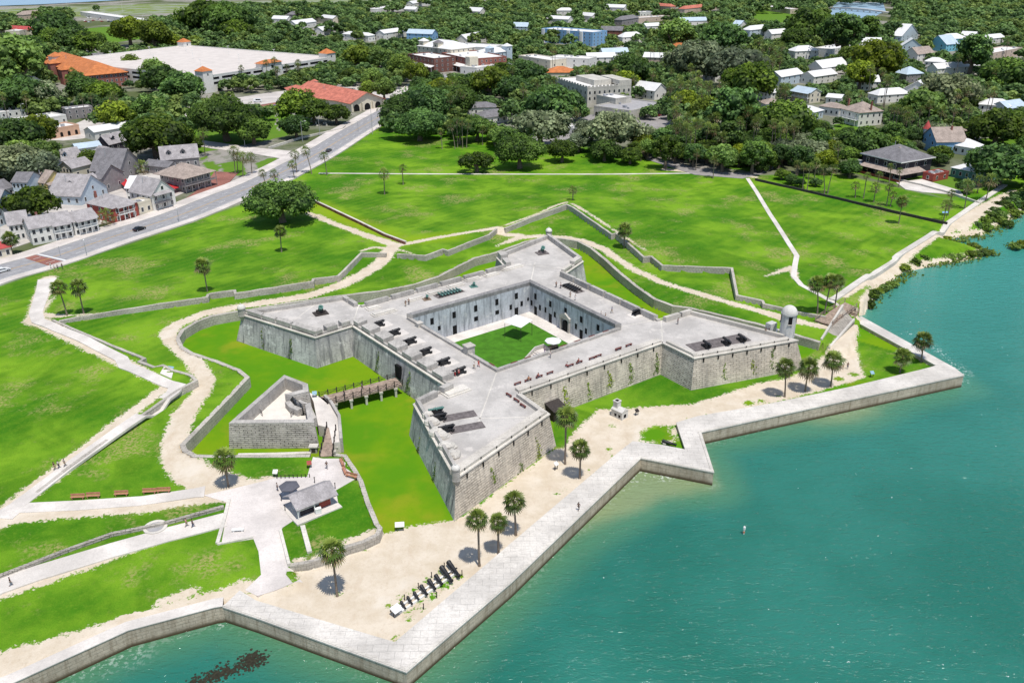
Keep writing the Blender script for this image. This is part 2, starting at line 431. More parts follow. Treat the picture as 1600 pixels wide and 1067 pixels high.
COVF = rbf([p for p in MOATWALL if p[0] > 280][::2] + GATEWALL + RETAIN[1::2] + [(262, 640, 2.6), (316, 602, 2.7), (180, 550, 2.7), (327, 476, 2.8), (560, 420, 2.8), (610, 392, 3.2), (700, 406, 2.8), (800, 366, 2.9), (885, 340, 2.8),
   (1034, 428, 2.8), (1144, 472, 2.6), (1240, 499, 2.3), (150, 725, 2.3), (46, 789, 2.0), (0, 808, 2.0), (350, 770, 2.0), (420, 760, 2.0), (500, 740, 2.0),
   (300, 790, 1.9), (440, 820, 1.8), (440, 880, 0.9), (430, 920, 0.35), (0, 910, 1.9), (340, 825, 1.8), (200, 960, 1.0), (335, 930, 0.8), (0, 1040, 1.0), (60, 1045, 0.9),
   (390, 905, 0.9), (-200, 830, 2), (-200, 1000, 1.2), (480, 872, 1.5), (1320, 500, 1.6), (100, 500, 2.8), (260, 590, 2.6)])
GLF = rbf([p for l in GLW for p in l[::2]] + [(0, 806, 2.0), (0, 600, 2.5), (80, 570, 2.9), (0, 480, 1.8), (62, 440, 1.7), (0, 445, 1.4), (50, 500, 2.8), (220, 440, 2.6), (200, 385, 1.5), (440, 395, 2.4),
   (300, 350, 1.4), (400, 312, 1.4), (480, 265, 1.4), (500, 310, 1.8), (600, 200, 1.4), (560, 345, 2.4), (615, 380, 3.8), (700, 272, 1.5), (900, 272, 1.5), (1075, 272, 1.5), (1165, 278, 1.5), (700, 322, 2.6), (1000, 320, 2.8),
   (1240, 415, 1.9), (1280, 455, 2.0), (1487, 347, 1.4), (1400, 325, 1.4), (1310, 466, 1.8), (1240, 330, 1.8), (800, 220, 1.4), (1600, 280, 1.4), (0, 300, 1.4), (-300, 600, 2.0), (-300, 450, 1.4)])
def H(X, Y):
 X = np.asarray(X, float); Y = np.asarray(Y, float)
 z = GLF(X, Y)
 far = np.clip((Y - 300) / 90, 0, 1); z = z * (1 - far) + 1.4 * far
 left = np.clip((-X - 190) / 60, 0, 1); z = z * (1 - left) + 1.6 * left
 inc = inside(COV, X, Y); zc = COVF(X, Y)
 z = np.where(inc, zc, z)
 inm = inside(MOAT, X, Y)
 z = np.where(inm, 0.0, z)
 # slope of the open shore on the right and the sea floor
 ds = sd_poly(SEA, X, Y)
 right = np.clip((X - 95) / 12, 0, 1) * (Y > 205)
 z = np.where((ds > 0) & (right > 0), np.minimum(z, ZW + 0.02 + ds * 0.8 + 4.0 * (1 - right) + np.clip(ds - 12, 0, 99) * .8), z)
 z = np.where(ds <= np.where((right > 0) & (Y > 225), 0.0, 1.3), np.where((right > 0) & (Y > 225), np.maximum(ZW - 3, ZW - 0.02 + ds * 0.12), ZW - 2.5), z)
 return z
def Hs(x, y): return float(H(np.array([x]), np.array([y]))[0])
def G(px, py, z0=1.4):
 """ground point under a survey point of the photograph"""
 z = z0
 for _ in range(12):
  p = pix(px, py, z); z2 = Hs(p.x, p.y)
  if abs(z2 - z) < 0.01: break
  z = z * 0.4 + z2 * 0.6
 p = pix(px, py, z); p.z = z
 return p
# sandy ways and bare ground: (points, half widths in metres)
def gl(pts): return [G(x, y) for x, y in pts]
SANDWAYS = [
 ([(420, 770), (350, 762), (305, 742), (277, 715), (272, 692), (288, 645), (314, 612), (321, 592), (304, 566), (272, 536), (262, 522), (274, 508), (318, 490), (378, 478), (480, 463), (532, 446), (582, 420), (608, 392)],
 [3, 4.2, 3.6, 3.0, 2.6, 2.4, 2.2, 2.2, 2.2, 2.2, 2.2, 2.0, 1.9, 1.9, 1.9, 2.2, 2.2, 2.4]),
 ([(608, 392), (618, 383), (575, 369), (540, 356), (505, 343), (480, 333)], [2.4, 2.2, 1.7, 1.5, 1.3, 1.2]),
 ([(618, 383), (640, 380), (690, 370), (740, 362), (778, 356), (792, 362), (812, 368)], [2.0, 1.5, 1.2, 1.2, 1.6, 1.6, 1.8]),
 ([(775, 384), (812, 371), (845, 369), (880, 371), (910, 376), (945, 390), (985, 418), (1030, 440), (1080, 455), (1130, 470), (1180, 484), (1225, 497), (1295, 512)],
 [0.3, 1.6, 1.5, 1.6, 1.7, 1.6, 1.4, 1.3, 1.3, 1.3, 1.6, 2.0, 1.4]),
 ([(20, 806), (120, 800), (220, 794), (330, 776)], [2.4, 1.7, 1.5, 1.6]),
 ([(0, 812), (20, 806)], [3.0, 2.4]),
 ([(52, 500), (130, 537), (196, 568), (240, 590), (262, 603)], [2.4, 1.7, 1.7, 1.4, 1.2]),
 ([(75, 435), (60, 478), (52, 500)], [2.4, 2.2, 2.4]),
 ([(262, 603), (180, 664), (95, 732), (30, 782), (0, 806)], [1.6, 1.5, 1.9, 1.8, 2.0]),
 ([(60, 492), (100, 494), (160, 490)], [1.6, 0.9, 0.2]),
 ([(70, 480), (86, 462)], [0.8, 0.3]),
 ([(0, 926), (150, 876), (240, 848)], [1.8, 1.2, 0.4]),
 ([(345, 938), (230, 975), (120, 1010), (0, 1056), (-80, 1085)], [2.2, 2.6, 3.3, 5, 6]),
 ([(385, 915), (355, 935)], [1.5, 2.5]),
 ([(300, 925), (250, 942)], [0.9, 1.0]),
 ([(430, 745), (415, 750)], [0.6, 1.4]),
 ([(1487, 350), (1410, 408), (1318, 462)], [1.6, 1.5, 1.4]),
 ([(1500, 350), (1540, 325), (1590, 300)], [3, 3, 3]),
 ([(1040, 265), (1180, 277)], [2.0, 1.5]),
 ([(805, 372), (777, 385)], [0.6, 0.2]),
 ([(1195, 432), (1238, 418), (1243, 436)], [0.3, 1.2, 0.6]),
 ([(566, 392), (585, 386), (606, 388)], [0.8, 0.8, 1.2]),
 ([(650, 398), (610, 386)], [0.2, 0.8]),
 ([(498, 336), (560, 364), (618, 384)], [0.5, 0.7, 0.8]),
 ([(790, 352), (835, 336), (885, 316)], [0.5, 0.5, 0.7]),
 ([(893, 318), (960, 360), (1010, 392)], [0.7, 0.5, 0.2]),
]
SANDWAYS = [(gl(p), r) for p, r in SANDWAYS]
BEACH = arr([pix(x, y, 0) for x, y in [(596, 836), (640, 822), (705, 815), (740, 795), (865, 700), (880, 700), (905, 665), (935, 640), (985, 638), (1080, 632), (1180, 600), (1240, 588), (1275, 566), (1300, 546), (1320, 515), (1340, 517),
   (1338, 540), (1345, 570), (1350, 590), (1300, 605)]] + [pix(x, y, 0) for x, y in [(1200, 632), (1090, 655), (1060, 665), (1055, 690), (1000, 692), (962, 715), (800, 855), (620, 1010), (400, 945), (345, 945), (400, 930), (470, 912), (455, 885), (500, 878), (545, 855)]])
GRASSISLE = [arr([pix(x, y, 0) for x, y in q]) for q in (
 [(1000, 676), (1020, 664), (1045, 665), (1052, 688), (1030, 692), (1003, 688)],
 [(1010, 625), (1040, 618), (1110, 604), (1240, 574), (1245, 582), (1140, 606), (1085, 616)])]
GREENSPOTS = [(pix(x, y, 0), r) for x, y, r in [(1190, 627, 1.2), (1170, 629, 1.3), (1215, 618, .8), (1110, 650, .9), (1145, 640, .6), (1075, 655, .5), (700, 900, .8), (690, 915, .8), (675, 935, .8), (655, 950, .8), (620, 998, .8), (640, 965, .8),
   (720, 897, .8), (1055, 668, 1.0), (950, 702, .9), (955, 712, .6), (920, 735, .6), (528, 928, .7), (484, 884, .7), (505, 874, .5), (570, 858, .6), (1310, 592, 1.4), (1335, 585, 1.5), (955, 665, .8), (880, 765, .5), *[(618 + 88 * k / 9 + (8 if k % 2 else -9), 955 - 62 * k / 9 + (7 if k % 2 else -8), .9) for k in range(10)], (870, 770, .6)]]
# fine grid where the photograph is near, coarser towards the horizon: one sheet
xs = np.concatenate([-np.geomspace(6000, 180, 60), np.arange(-172, 215, 0.8), np.geomspace(222, 6000, 55)])
ys = np.concatenate([-np.geomspace(1500, 1, 12), np.linspace(5, 82, 26), np.arange(85, 400, 0.8), np.geomspace(404, 9000, 110)])
GX, GY = np.meshgrid(xs, ys)
GZ = H(GX, GY)
WOB = 0.10 * np.sin(GX * .35 + 1.3 * np.sin(GY * .21)) * np.sin(GY * .29 + np.sin(GX * .17))
soft = (~inside(MOAT, GX, GY)) & (~inside(SEA, GX, GY))
GZ = GZ + np.where(soft & (GY < 395), WOB * .5, 0)
sand = np.full(GX.shape, 1e9)
for pts, rad in SANDWAYS: sand = np.minimum(sand, seg_dist(arr(pts), GX, GY, False, rad))
sbe = sd_poly(BEACH, GX, GY)
sbe = np.where(seg_dist(SC, GX, GY) < 3.5, np.minimum(sbe, -1), sbe)
for q in GRASSISLE: sbe = np.maximum(sbe, -sd_poly(q, GX, GY))
for p, r in GREENSPOTS: sbe = np.maximum(sbe, r - np.hypot(GX - p.x, GY - p.y) - 0.3)
sand = np.minimum(sand, sbe)
shore_d = sd_poly(SEA, GX, GY)
openshore = (GX > 96) & (GY > 215)
sand = np.where(openshore & (shore_d < 9), np.minimum(sand, shore_d - 1.8), sand)
moatq = np.where(inside(MOAT, GX, GY), 1.0, 0.0)
lowgreen = inside(arr([pix(x, y, 0) for x, y in [(865, 640), (1033, 580), (1090, 605), (1260, 560), (1300, 520), (1470, 570), (1380, 600), (1250, 580), (1090, 640), (905, 720), (860, 700)]]), GX, GY)
moatq = np.where(lowgreen, 0.0, moatq)
tl = [(-250, 520), (0, 446), (212, 378), (400, 311), (490, 256), (560, 212), (612, 184), (800, 205), (1000, 240), (1080, 268), (1170, 275), (1300, 270), (1487, 312), (1600, 262), (1900, 200), (1900, -60), (800, -70), (-700, -60), (-900, 300)]
TOWNP = arr([pix(x, y, 1.4) for x, y in tl])
townq = np.clip(0.5 - sd_poly(TOWNP, GX, GY) / 3.0, 0, 1)
# bright yellow band on the inside of the old city ditch, and lawns within the town
yb = [pix(*q) for q in [(490, 318, 2), (560, 352, 2.4), (625, 378, 3.5), (700, 372, 3.8)]]
yel = np.clip(1.2 - seg_dist(arr(yb), GX, GY) / 7.0, 0, 1)
TLAWN = [arr([pix(x, y, 1.4) for x, y in q]) for q in (
 [(270, 190), (330, 185), (440, 175), (500, 190), (440, 215), (310, 240), (290, 225)], [(120, 45), (215, 40), (220, 60), (150, 72), (100, 60)], [(220, 44), (300, 34), (330, 52), (230, 66)],
 [(1170, 18), (1260, 12), (1262, 34), (1180, 38)], [(1300, 262), (1487, 312), (1540, 305), (1500, 280), (1330, 240)], [(1080, 160), (1130, 160), (1130, 180), (1080, 180)], [(1300, 195), (1360, 190), (1370, 215), (1310, 215)],
 [(1530, 215), (1600, 215), (1600, 250), (1540, 245)], [(1120, 220), (1160, 215), (1180, 270), (1130, 262)], [(310, 235), (345, 262), (330, 275), (312, 250)], [(345, 255), (380, 250), (385, 275), (350, 275)], [(400, 250), (437, 245), (420, 262), (402, 268)])]
tlawn = np.full(GX.shape, 1e9)
for q in TLAWN: tlawn = np.minimum(tlawn, sd_poly(q, GX, GY))
MARSHP = arr([pix(x, y, 1) for x, y in [(-300, 30), (60, 13), (430, 2), (600, -2), (700, 8), (500, 14), (200, 24), (0, 34)]])
marsh = np.clip(0.5 - sd_poly(MARSHP, GX, GY) / 20, 0, 1)
def ground_material():
 m = NT('ground')
 wv = m.world()
 n1 = m.noise(wv, 0.035, 4, 0.62); n2 = m.noise(wv, 0.22, 4, 0.68); n3 = m.noise(wv, 1.6, 4, 0.7); n4 = m.noise(wv, 0.012, 2, 0.6); n5 = m.noise(wv, 5.5, 2, 0.7)
 green = m.mix(m.ramp(n1, 0.36, 0.64), (0.044, 0.166, 0.006), (0.180, 0.338, 0.018))
 green = m.mix(m.math('MULTIPLY', m.ramp(m.noise(wv, 0.05, 3, 0.6, 1.2), 0.46, 0.66), 0.6), green, (0.030, 0.125, 0.004))
 green = m.mix(m.math('MULTIPLY', m.ramp(n2, 0.45, 0.78), 0.5), green, (0.045, 0.135, 0.006))
 green = m.mix(m.math('MULTIPLY', m.ramp(n3, 0.45, 0.8), 0.45), green, (0.185, 0.30, 0.022))
 green = m.mix(m.math('MULTIPLY', m.ramp(n5, 0.42, 0.72), 0.38), green, (0.022, 0.085, 0.004))
 dry = m.math('MULTIPLY', m.ramp(m.noise(wv, 0.055, 5, 0.72), 0.51, 0.66), m.ramp(n3, 0.42, 0.6))
 mow = m.n('TexWave'); mpw = m.n('Mapping'); m.l(wv, mpw.inputs[0]); mpw.inputs['Rotation'].default_value = (0, 0, 0.7); m.l(mpw.outputs[0], mow.inputs[0]); mow.inputs['Scale'].default_value = 0.09; mow.inputs['Distortion'].default_value = 1.5; mow.inputs['Detail Scale'].default_value = 0.3
 green = m.mix(m.math('MULTIPLY', mow.outputs['Fac'], m.ramp(n4, .3, .7, .02, .14)), green, (0.24, 0.36, 0.02))
 green = m.mix(m.math('MULTIPLY', dry, 0.75), green, (0.36, 0.30, 0.13))
 moss = m.mix(m.ramp(n1, 0.4, 0.6), (0.155, 0.275, 0.006), (0.085, 0.235, 0.006))
 moss = m.mix(m.math('MULTIPLY', m.ramp(m.noise(wv, 0.075, 3, 0.65), 0.5, 0.7), 0.45), moss, (0.29, 0.27, 0.02))
 moss = m.mix(m.math('MULTIPLY', m.ramp(n3, 0.5, 0.8), 0.4), moss, (0.09, 0.19, 0.01))
 green = m.mix(m.attr('moat'), green, moss)
 green = m.mix(m.math('MULTIPLY', m.attr('yel'), 0.75), green, m.mix(n1, (0.30, 0.36, 0.010), (0.17, 0.31, 0.010)))
 sand_c = m.mix(m.ramp(n2, 0.3, 0.7), (0.55, 0.465, 0.35), (0.65, 0.57, 0.46))
 sand_c = m.mix(m.math('MULTIPLY', m.ramp(n3, 0.5, 0.8), 0.6), sand_c, (0.44, 0.35, 0.25))
 sand_c = m.mix(m.math('MULTIPLY', m.ramp(n5, 0.55, 0.8), 0.45), sand_c, (0.36, 0.28, 0.19))
 sand_c = m.mix(m.math('MULTIPLY', m.ramp(m.noise(wv, 0.09, 3, 0.7), 0.55, 0.7), 0.5), sand_c, (0.66, 0.60, 0.51))
 track = m.ramp(m.noise(m.world((1, .35, 1)), 0.5, 4, .7), .52, .7)
 sand_c = m.mix(m.math('MULTIPLY', track, .45), sand_c, (0.50, 0.40, 0.29))
 edge = m.math('ADD', m.attr('sand'), m.math('MULTIPLY', m.math('SUBTRACT', n3, 0.5), 4.2))
 edge = m.math('ADD', edge, m.math('MULTIPLY', m.math('SUBTRACT', n2, 0.5), 2.6))
 sf = m.ramp(edge, -0.25, 0.3, 1.0, 0.0)
 col = m.mix(sf, green, sand_c)
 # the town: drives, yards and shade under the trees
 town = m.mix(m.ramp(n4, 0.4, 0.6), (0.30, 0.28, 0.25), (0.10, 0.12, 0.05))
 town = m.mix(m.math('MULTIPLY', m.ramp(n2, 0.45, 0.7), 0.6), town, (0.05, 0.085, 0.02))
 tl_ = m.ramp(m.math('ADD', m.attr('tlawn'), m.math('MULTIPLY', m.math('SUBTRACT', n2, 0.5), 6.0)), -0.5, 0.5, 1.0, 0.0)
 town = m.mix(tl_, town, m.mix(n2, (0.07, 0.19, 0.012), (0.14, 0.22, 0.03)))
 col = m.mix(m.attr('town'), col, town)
 col = m.mix(m.attr('marsh'), col, m.mix(m.ramp(n1, 0.45, 0.55), (0.17, 0.22, 0.06), (0.25, 0.28, 0.20)))
 h = m.math('ADD', m.math('MULTIPLY', n3, 1.0), m.math('MULTIPLY', n5, 0.6))
 m.bump(h, 0.6, 0.10)
 return m.done(col, 0.95, 0.08)
GMAT = ground_material()
ny, nx = GX.shape
fx = (GX[:-1, :-1] + GX[1:, 1:]) / 2; fy = (GY[:-1, :-1] + GY[1:, 1:]) / 2
cs = (sand[:-1, :-1] + sand[1:, 1:]) / 2
cls = np.zeros(fx.shape, int)                                     # 0 lawn
cls[inside(MOAT, fx, fy)] = 1                                     # moat
cls[cs < 0] = 2                                                   # sandy path
cls[(cs < 0) & (inside(BEACH, fx, fy) | (seg_dist(SC, fx, fy) < 5))] = 3         # beach
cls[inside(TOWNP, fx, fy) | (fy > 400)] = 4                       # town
cls[inside(SEA, fx, fy)] = 5                                      # sea floor
VV = np.stack([GX.ravel(), GY.ravel(), GZ.ravel()], 1)
idx = np.arange(ny * nx).reshape(ny, nx)
QUADS = np.stack([idx[:-1, :-1], idx[:-1, 1:], idx[1:, 1:], idx[1:, :-1]], -1).reshape(-1, 4)
def np_mesh(name, V, Q, mat, attrs=None, smooth=True):
 me = bpy.data.meshes.new(name)
 k = Q.shape[1]
 me.vertices.add(len(V)); me.vertices.foreach_set('co', V.astype(np.float32).ravel())
 me.loops.add(Q.size); me.loops.foreach_set('vertex_index', Q.astype(np.int32).ravel())
 me.polygons.add(len(Q)); me.polygons.foreach_set('loop_start', np.arange(0, Q.size, k, dtype=np.int32))
 if smooth: me.polygons.foreach_set('use_smooth', np.ones(len(Q), bool))
 me.update(calc_edges=True)
 for n_, a in (attrs or {}).items():
  at = me.attributes.new(n_, 'FLOAT', 'POINT'); at.data.foreach_set('value', a.astype(np.float32).ravel())
 me.materials.append(mat); me.validate()
 return me
ATT = dict(sand=sand, moat=moatq, yel=yel, town=townq, tlawn=tlawn, marsh=marsh)
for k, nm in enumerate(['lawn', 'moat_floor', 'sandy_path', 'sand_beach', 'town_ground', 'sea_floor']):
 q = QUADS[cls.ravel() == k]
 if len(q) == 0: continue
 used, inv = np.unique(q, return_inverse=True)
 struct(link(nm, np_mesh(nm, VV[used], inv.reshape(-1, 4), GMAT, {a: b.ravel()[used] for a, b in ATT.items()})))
# ------------------------------------------------------------------ water
def water_material(name, river=False):
 m = NT(name); wv = m.world()
 d = m.attr('depth'); n1 = m.noise(wv, 0.03, 4, 0.6); n2 = m.noise(wv, 0.25, 3, 0.6)
 deep = m.mix(m.ramp(n1, 0.35, 0.65), (0.013, 0.132, 0.092), (0.022, 0.166, 0.122))
 dd = m.math('ADD', d, m.math('MULTIPLY', m.math('SUBTRACT', n1, 0.5), 6.0))
 col = m.mix(m.ramp(dd, 0.5, 9.0), (0.060, 0.190, 0.105), deep)
 col = m.mix(m.ramp(m.math('ADD', d, m.math('MULTIPLY', m.math('SUBTRACT', n2, .5), 2.5)), -6.0, 1.6), (0.21, 0.27, 0.13), col)
 gy = m.n('SeparateXYZ'); m.l(wv, gy.inputs[0])
 col = m.mix(m.ramp(gy.outputs[1], 110, 330), col, (0.050, 0.28, 0.235))  # farther water paler: its sky reflection is put into the colour
 fo = m.noise(wv, 1.3, 5, 0.7); fm = m.attr('foam')
 foam = m.math('MULTIPLY', m.ramp(m.math('ADD', fo, m.math('MULTIPLY', m.noise(wv, .08, 3), .35)), 0.70, 0.78), fm)
 speck = m.ramp(m.math('ADD', m.noise(wv, 0.9, 3, 0.6), m.math('MULTIPLY', m.noise(wv, 0.05, 2), 0.25)), 0.86, 0.90)
 foam = m.math('MAXIMUM', foam, m.math('MULTIPLY', speck, 0.8))
 col = m.mix(foam, col, (0.75, 0.8, 0.78))
 mp = m.n('Mapping'); m.l(wv, mp.inputs[0]); mp.inputs['Rotation'].default_value = (0, 0, 0.5); mp.inputs['Scale'].default_value = (0.55, 1.3, 1)
 wv2 = mp.outputs[0]
 h = m.math('ADD', m.noise(wv2, 0.75, 4, 0.65, 0.4), m.math('MULTIPLY', m.noise(wv2, 2.2, 3, 0.6), 0.35))
 h = m.math('ADD', h, m.math('MULTIPLY', m.noise(wv2, 0.12, 2), 0.8))
 if river: return m.done((0.26, 0.38, 0.48), 0.5, 0.2)
 m.bump(h, 1.0, 0.34)
 return m.done(col, m.math('ADD', 0.10, m.math('MULTIPLY', foam, 0.6)), 0.5)
WMAT = water_material('sea_water')
wx = np.concatenate([-np.geomspace(3000, 130, 20), np.arange(-120, 260, 1.5), np.geomspace(265, 6000, 40)])
wy = np.concatenate([-np.geomspace(1500, 1, 10), np.linspace(4, 68, 20), np.arange(70, 420, 1.5), np.geomspace(430, 900, 16)])
WX, WY = np.meshgrid(wx, wy)
wd = -sd_poly(SEA, WX, WY)
fo_ = np.clip(1 - seg_dist(np.array([[p.x, p.y] for p in pp([(940, 770), (1003, 735), (1040, 742)], ZW)]), WX, WY) / 3.0, 0, 1)
fo_ = np.maximum(fo_, np.clip(1 - seg_dist(np.array([[p.x, p.y] for p in pp([(1340, 632), (1440, 610), (1508, 596)], ZW)]), WX, WY) / 1.6, 0, 1))
fo_ = np.maximum(fo_, np.clip(1 - seg_dist(np.array([[p.x, p.y] for p in pp([(1420, 520), (1470, 550), (1510, 585)], ZW)]), WX, WY) / 1.6, 0, 1) * .8)
fo_ = np.maximum(fo_, np.clip(1 - seg_dist(np.array([[p.x, p.y] for p in pp([(332, 966), (345, 972)], ZW)]), WX, WY) / 1.2, 0, 1))
fo_ = np.maximum(fo_, np.clip(1 - seg_dist(np.array([[p.x, p.y] for p in pp([(100, 1055), (210, 1020)], ZW)]), WX, WY) / 4, 0, 1) * .3)
fo_ = np.maximum(fo_, np.clip(1 - np.abs(wd - 0.4) / 1.2, 0, 1) * 0.13)
NQ = pix(985, 752, ZW); NQ2 = pix(1330, 650, ZW)
wi = np.arange(WX.size).reshape(WX.shape)
WQ = np.stack([wi[:-1, :-1], wi[:-1, 1:], wi[1:, 1:], wi[1:, :-1]], -1).reshape(-1, 4)
wsel = ((wd[:-1, :-1] + wd[1:, 1:]) / 2 > -6).ravel()
WQ = WQ[wsel]; used, inv = np.unique(WQ, return_inverse=True)
WV = np.stack([WX.ravel(), WY.ravel(), np.full(WX.size, ZW)], 1)
struct(link('sea', np_mesh('sea', WV[used], inv.reshape(-1, 4), WMAT, dict(depth=(wd - 13 * np.exp(-((WX - NQ.x) ** 2 + (WY - NQ.y) ** 2) / 190) - 6 * np.exp(-((WX - NQ2.x) ** 2 + (WY - NQ2.y) ** 2) / 120)).ravel()[used], foam=fo_.ravel()[used]))))
RMAT = water_material('river_water', True)
for nm, q, zz in [('river', [(-300, 20), (0, 9.5), (60, 7.5), (180, 1), (300, -6), (500, -30), (-900, -30)], 2.4), ('pond', [(1285, 29), (1300, 14), (1305, 4), (1380, 5), (1384, 18), (1375, 22), (1352, 34), (1310, 33)], 1.5)]:
 poly = [pix(x, y, zz) for x, y in q]
 mb = MB()
 if nm == 'pond': mb.prism([(p.x, p.y) for p in poly], zz - 0.6, zz)
 else:
  poly = [Vector((-4000, 1400, zz))] + [pix(x, y, zz) for x, y in q[:5]] + [Vector((1500, 3300, zz))]
  for a, b in zip(poly, poly[1:]): mb.quad(a, b, Vector((b.x * 4, 12000, zz)), Vector((a.x * 4, 12000, zz)))
 struct(mb.build(nm, RMAT))
# ------------------------------------------------------------------ stone walls of the grounds
COQ = stone('coquina_stone', (0.68, 0.605, 0.505), (0.19, 0.175, 0.16), 1.5, 0.5, 0.75, 0.5, 0.5, 0.06, top=(5.5, 9.5))
COQW = stone('coquina_weathered_shaded', (0.60, 0.58, 0.555), (0.115, 0.115, 0.125), 1.4, 0.5, 0.55, 0.72, 0.85, light=(0.74, 0.72, 0.69), top=(3.2, 8.0))  # weather stains, plus the shade of the left-facing walls in the base grey
COQG = stone('coquina_ground_wall', (0.50, 0.46, 0.40), (0.13, 0.12, 0.105), 1.3, 0.45, 0.75, 0.6, 0.2, 0.07)
COQD = stone('coquina_dark_courses', (0.60, 0.55, 0.49), (0.10, 0.095, 0.09), 1.6, 0.42, 0.85, 0.6, 0.15, 0.08)
CAPM = stone('cap_stone', (0.66, 0.62, 0.555), (0.26, 0.24, 0.21), 1.3, 1.0, 0.25, 0.3, 0.0, 0.03)
PLASTER = stone('courtyard_plaster', (0.54, 0.56, 0.60), (0.17, 0.18, 0.20), 2.5, 2.0, 0.08, 0.55, 0.85, 0.01, light=(0.66, 0.65, 0.63))
CONC = stone('pale_concrete', (0.69, 0.64, 0.585), (0.43, 0.39, 0.35), 1.9, 1.9, 0.10, 0.25, 0.0, 0.02, bumpy=0.15)
PLAZAM = stone('plaza_concrete', (0.66, 0.605, 0.565), (0.46, 0.42, 0.385), 2.6, 2.6, 0.06, 0.2, 0.0, 0.015, bumpy=0.15)
DECKM = stone('deck_tabby', (0.52, 0.49, 0.455), (0.31, 0.30, 0.29), 7.0, 5.0, 0.12, 0.6, 0.0, 0.03, light=(0.59, 0.55, 0.505), bumpy=0.15)
WOODP = planks('grey_planks', (0.20, 0.175, 0.17), 0.22)
WOODB = planks('brown_planks', (0.30, 0.22, 0.16), 0.2)
WOODL = planks('weathered_planks', (0.43, 0.33, 0.26), 0.22)
BLACKM = plain('black_iron', (0.018, 0.018, 0.02), 0.5, 0.3, 3, 0.4)
BRONZE = plain('green_bronze', (0.10, 0.22, 0.19), 0.6, 0.35, 4, 0.4)
WHITEP = plain('white_paint', (0.78, 0.77, 0.74), 0.6, 0.1, 1.0)
DARKW = plain('dark_stained_wood', (0.035, 0.026, 0.022), 0.8, 0.4, 3)
RAILM = plain('dark_rail_wood', (0.05, 0.042, 0.038), 0.8, 0.4, 3)
BENCHR = plain('red_brown_bench_wood', (0.16, 0.055, 0.045), 0.7, 0.35, 3)
BENCHT = plain('terracotta_bench_wood', (0.46, 0.22, 0.14), 0.75, 0.25, 3)
VOID = plain('dark_opening', (0.008, 0.008, 0.009), 0.9, 0.2, 1)
SAILM = plain('white_canvas', (0.80, 0.79, 0.77), 0.8, 0.06, 0.8)
def bw(mb, name, mats, root, parent=None, smooth=False):
 """geometry drawn in place, hung under the thing it belongs to"""
 l = root.location
 mb.xf(loc=(-l.x, -l.y, -l.z))
 return link(name, mb.mesh(name, mats, smooth), parent or root)
def strip(mb, pts, thick, base, top=None, lip=0.0, subdiv=0.0):
 """a wall whose face runs along pts (top heights in z); body to the left of its direction"""
 P = [Vector(p) for p in pts]
 if subdiv:
  Q = [P[0]]
  for a, b in zip(P, P[1:]):
   k = max(1, int((b - a).length / subdiv))
   for i in range(1, k + 1): Q.append(a.lerp(b, i / k))
  P = Q
 O = offs(P, thick)
 for i in range(len(P) - 1):
  a, b, c, d = P[i], P[i + 1], O[i + 1], O[i]
  bz = [base(q.x, q.y) if callable(base) else base for q in (a, b, c, d)]
  tz = [a.z, b.z, b.z, a.z]
  vs = [(q.x, q.y, z) for q, z in zip((a, b, c, d), bz)] + [(q.x, q.y, z) for q, z in zip((a, b, c, d), tz)]
  mb.add(vs, [(0, 1, 5, 4), (2, 3, 7, 6), (4, 5, 6, 7)] + ([(3, 0, 4, 7)] if i == 0 else []) + ([(1, 2, 6, 5)] if i == len(P) - 2 else []))
 return mb
def wall_thing(name, label, pts, thick, base, mat, capmat=None, group=None, jit=0.06, over=0.06):
 rng = random.Random(len(label))
 P = []
 for a, b in zip(pts, pts[1:]):
  k = max(1, int((b - a).length / 2.2))
  for i in range(k):
   q = a.lerp(b, i / k); P.append(Vector((q.x, q.y, q.z + rng.uniform(-jit, jit))))
 P.append(Vector(pts[-1]))
 root = thing(name, label, 'wall', (P[0].x, P[0].y, P[0].z - 2), 0, group)
 body = [Vector((p.x, p.y, p.z - 0.16)) for p in P]
 bw(strip(MB(), body, thick, base), 'wall_body', mat, root)
 s = 1 if thick > 0 else -1
 cap = offs(P, -over * s)
 bw(strip(MB(), cap, thick + 2 * over * s, lambda x, y: 0, None), 'coping', capmat or CAPM, root)
 # coping is a slab: lift its underside to just below its top
 me = root.children[-1].data
 zt = {}
 for i, v in enumerate(me.vertices):
  if i % 8 < 4: zt[i] = me.vertices[i + 4].co.z - 0.2
 for i, z in zt.items(): me.vertices[i].co.z = z
 return root
WCAP = stone('wall_top_stone', (0.52, 0.48, 0.42), (0.17, 0.155, 0.14), 0.9, 0.7, 0.5, 0.6, 0.0, 0.05)
wall_thing('moat_wall', 'long low coquina wall curving round the outer edge of the grassy moat', MW[:-1], 0.9, -0.4, COQG, WCAP)
wall_thing('moat_wall', 'broken stone wall edge between the visitor plaza and the yellow green moat lawn', GW, -0.75, -0.4, COQG, WCAP)
wall_thing('retaining_wall', 'low curved block wall holding the kiosk lawn above the sand', RW, -0.7, -0.4, COQG, WCAP)
gl_lab = ['stone wall with zigzag steps beside the white walkway left of the sandy path', 'long stone wall along the covered way below the two lone palms on the left',
  'short stone wall with two bends in front of the far end of the fort', 'zigzag stone wall under the big green slope behind the fort, from peak to the watchtower side']
for l_, lab in zip(GLP, gl_lab): wall_thing('glacis_wall', lab, l_, 0.62, lambda x, y: 1.0, COQG, WCAP)
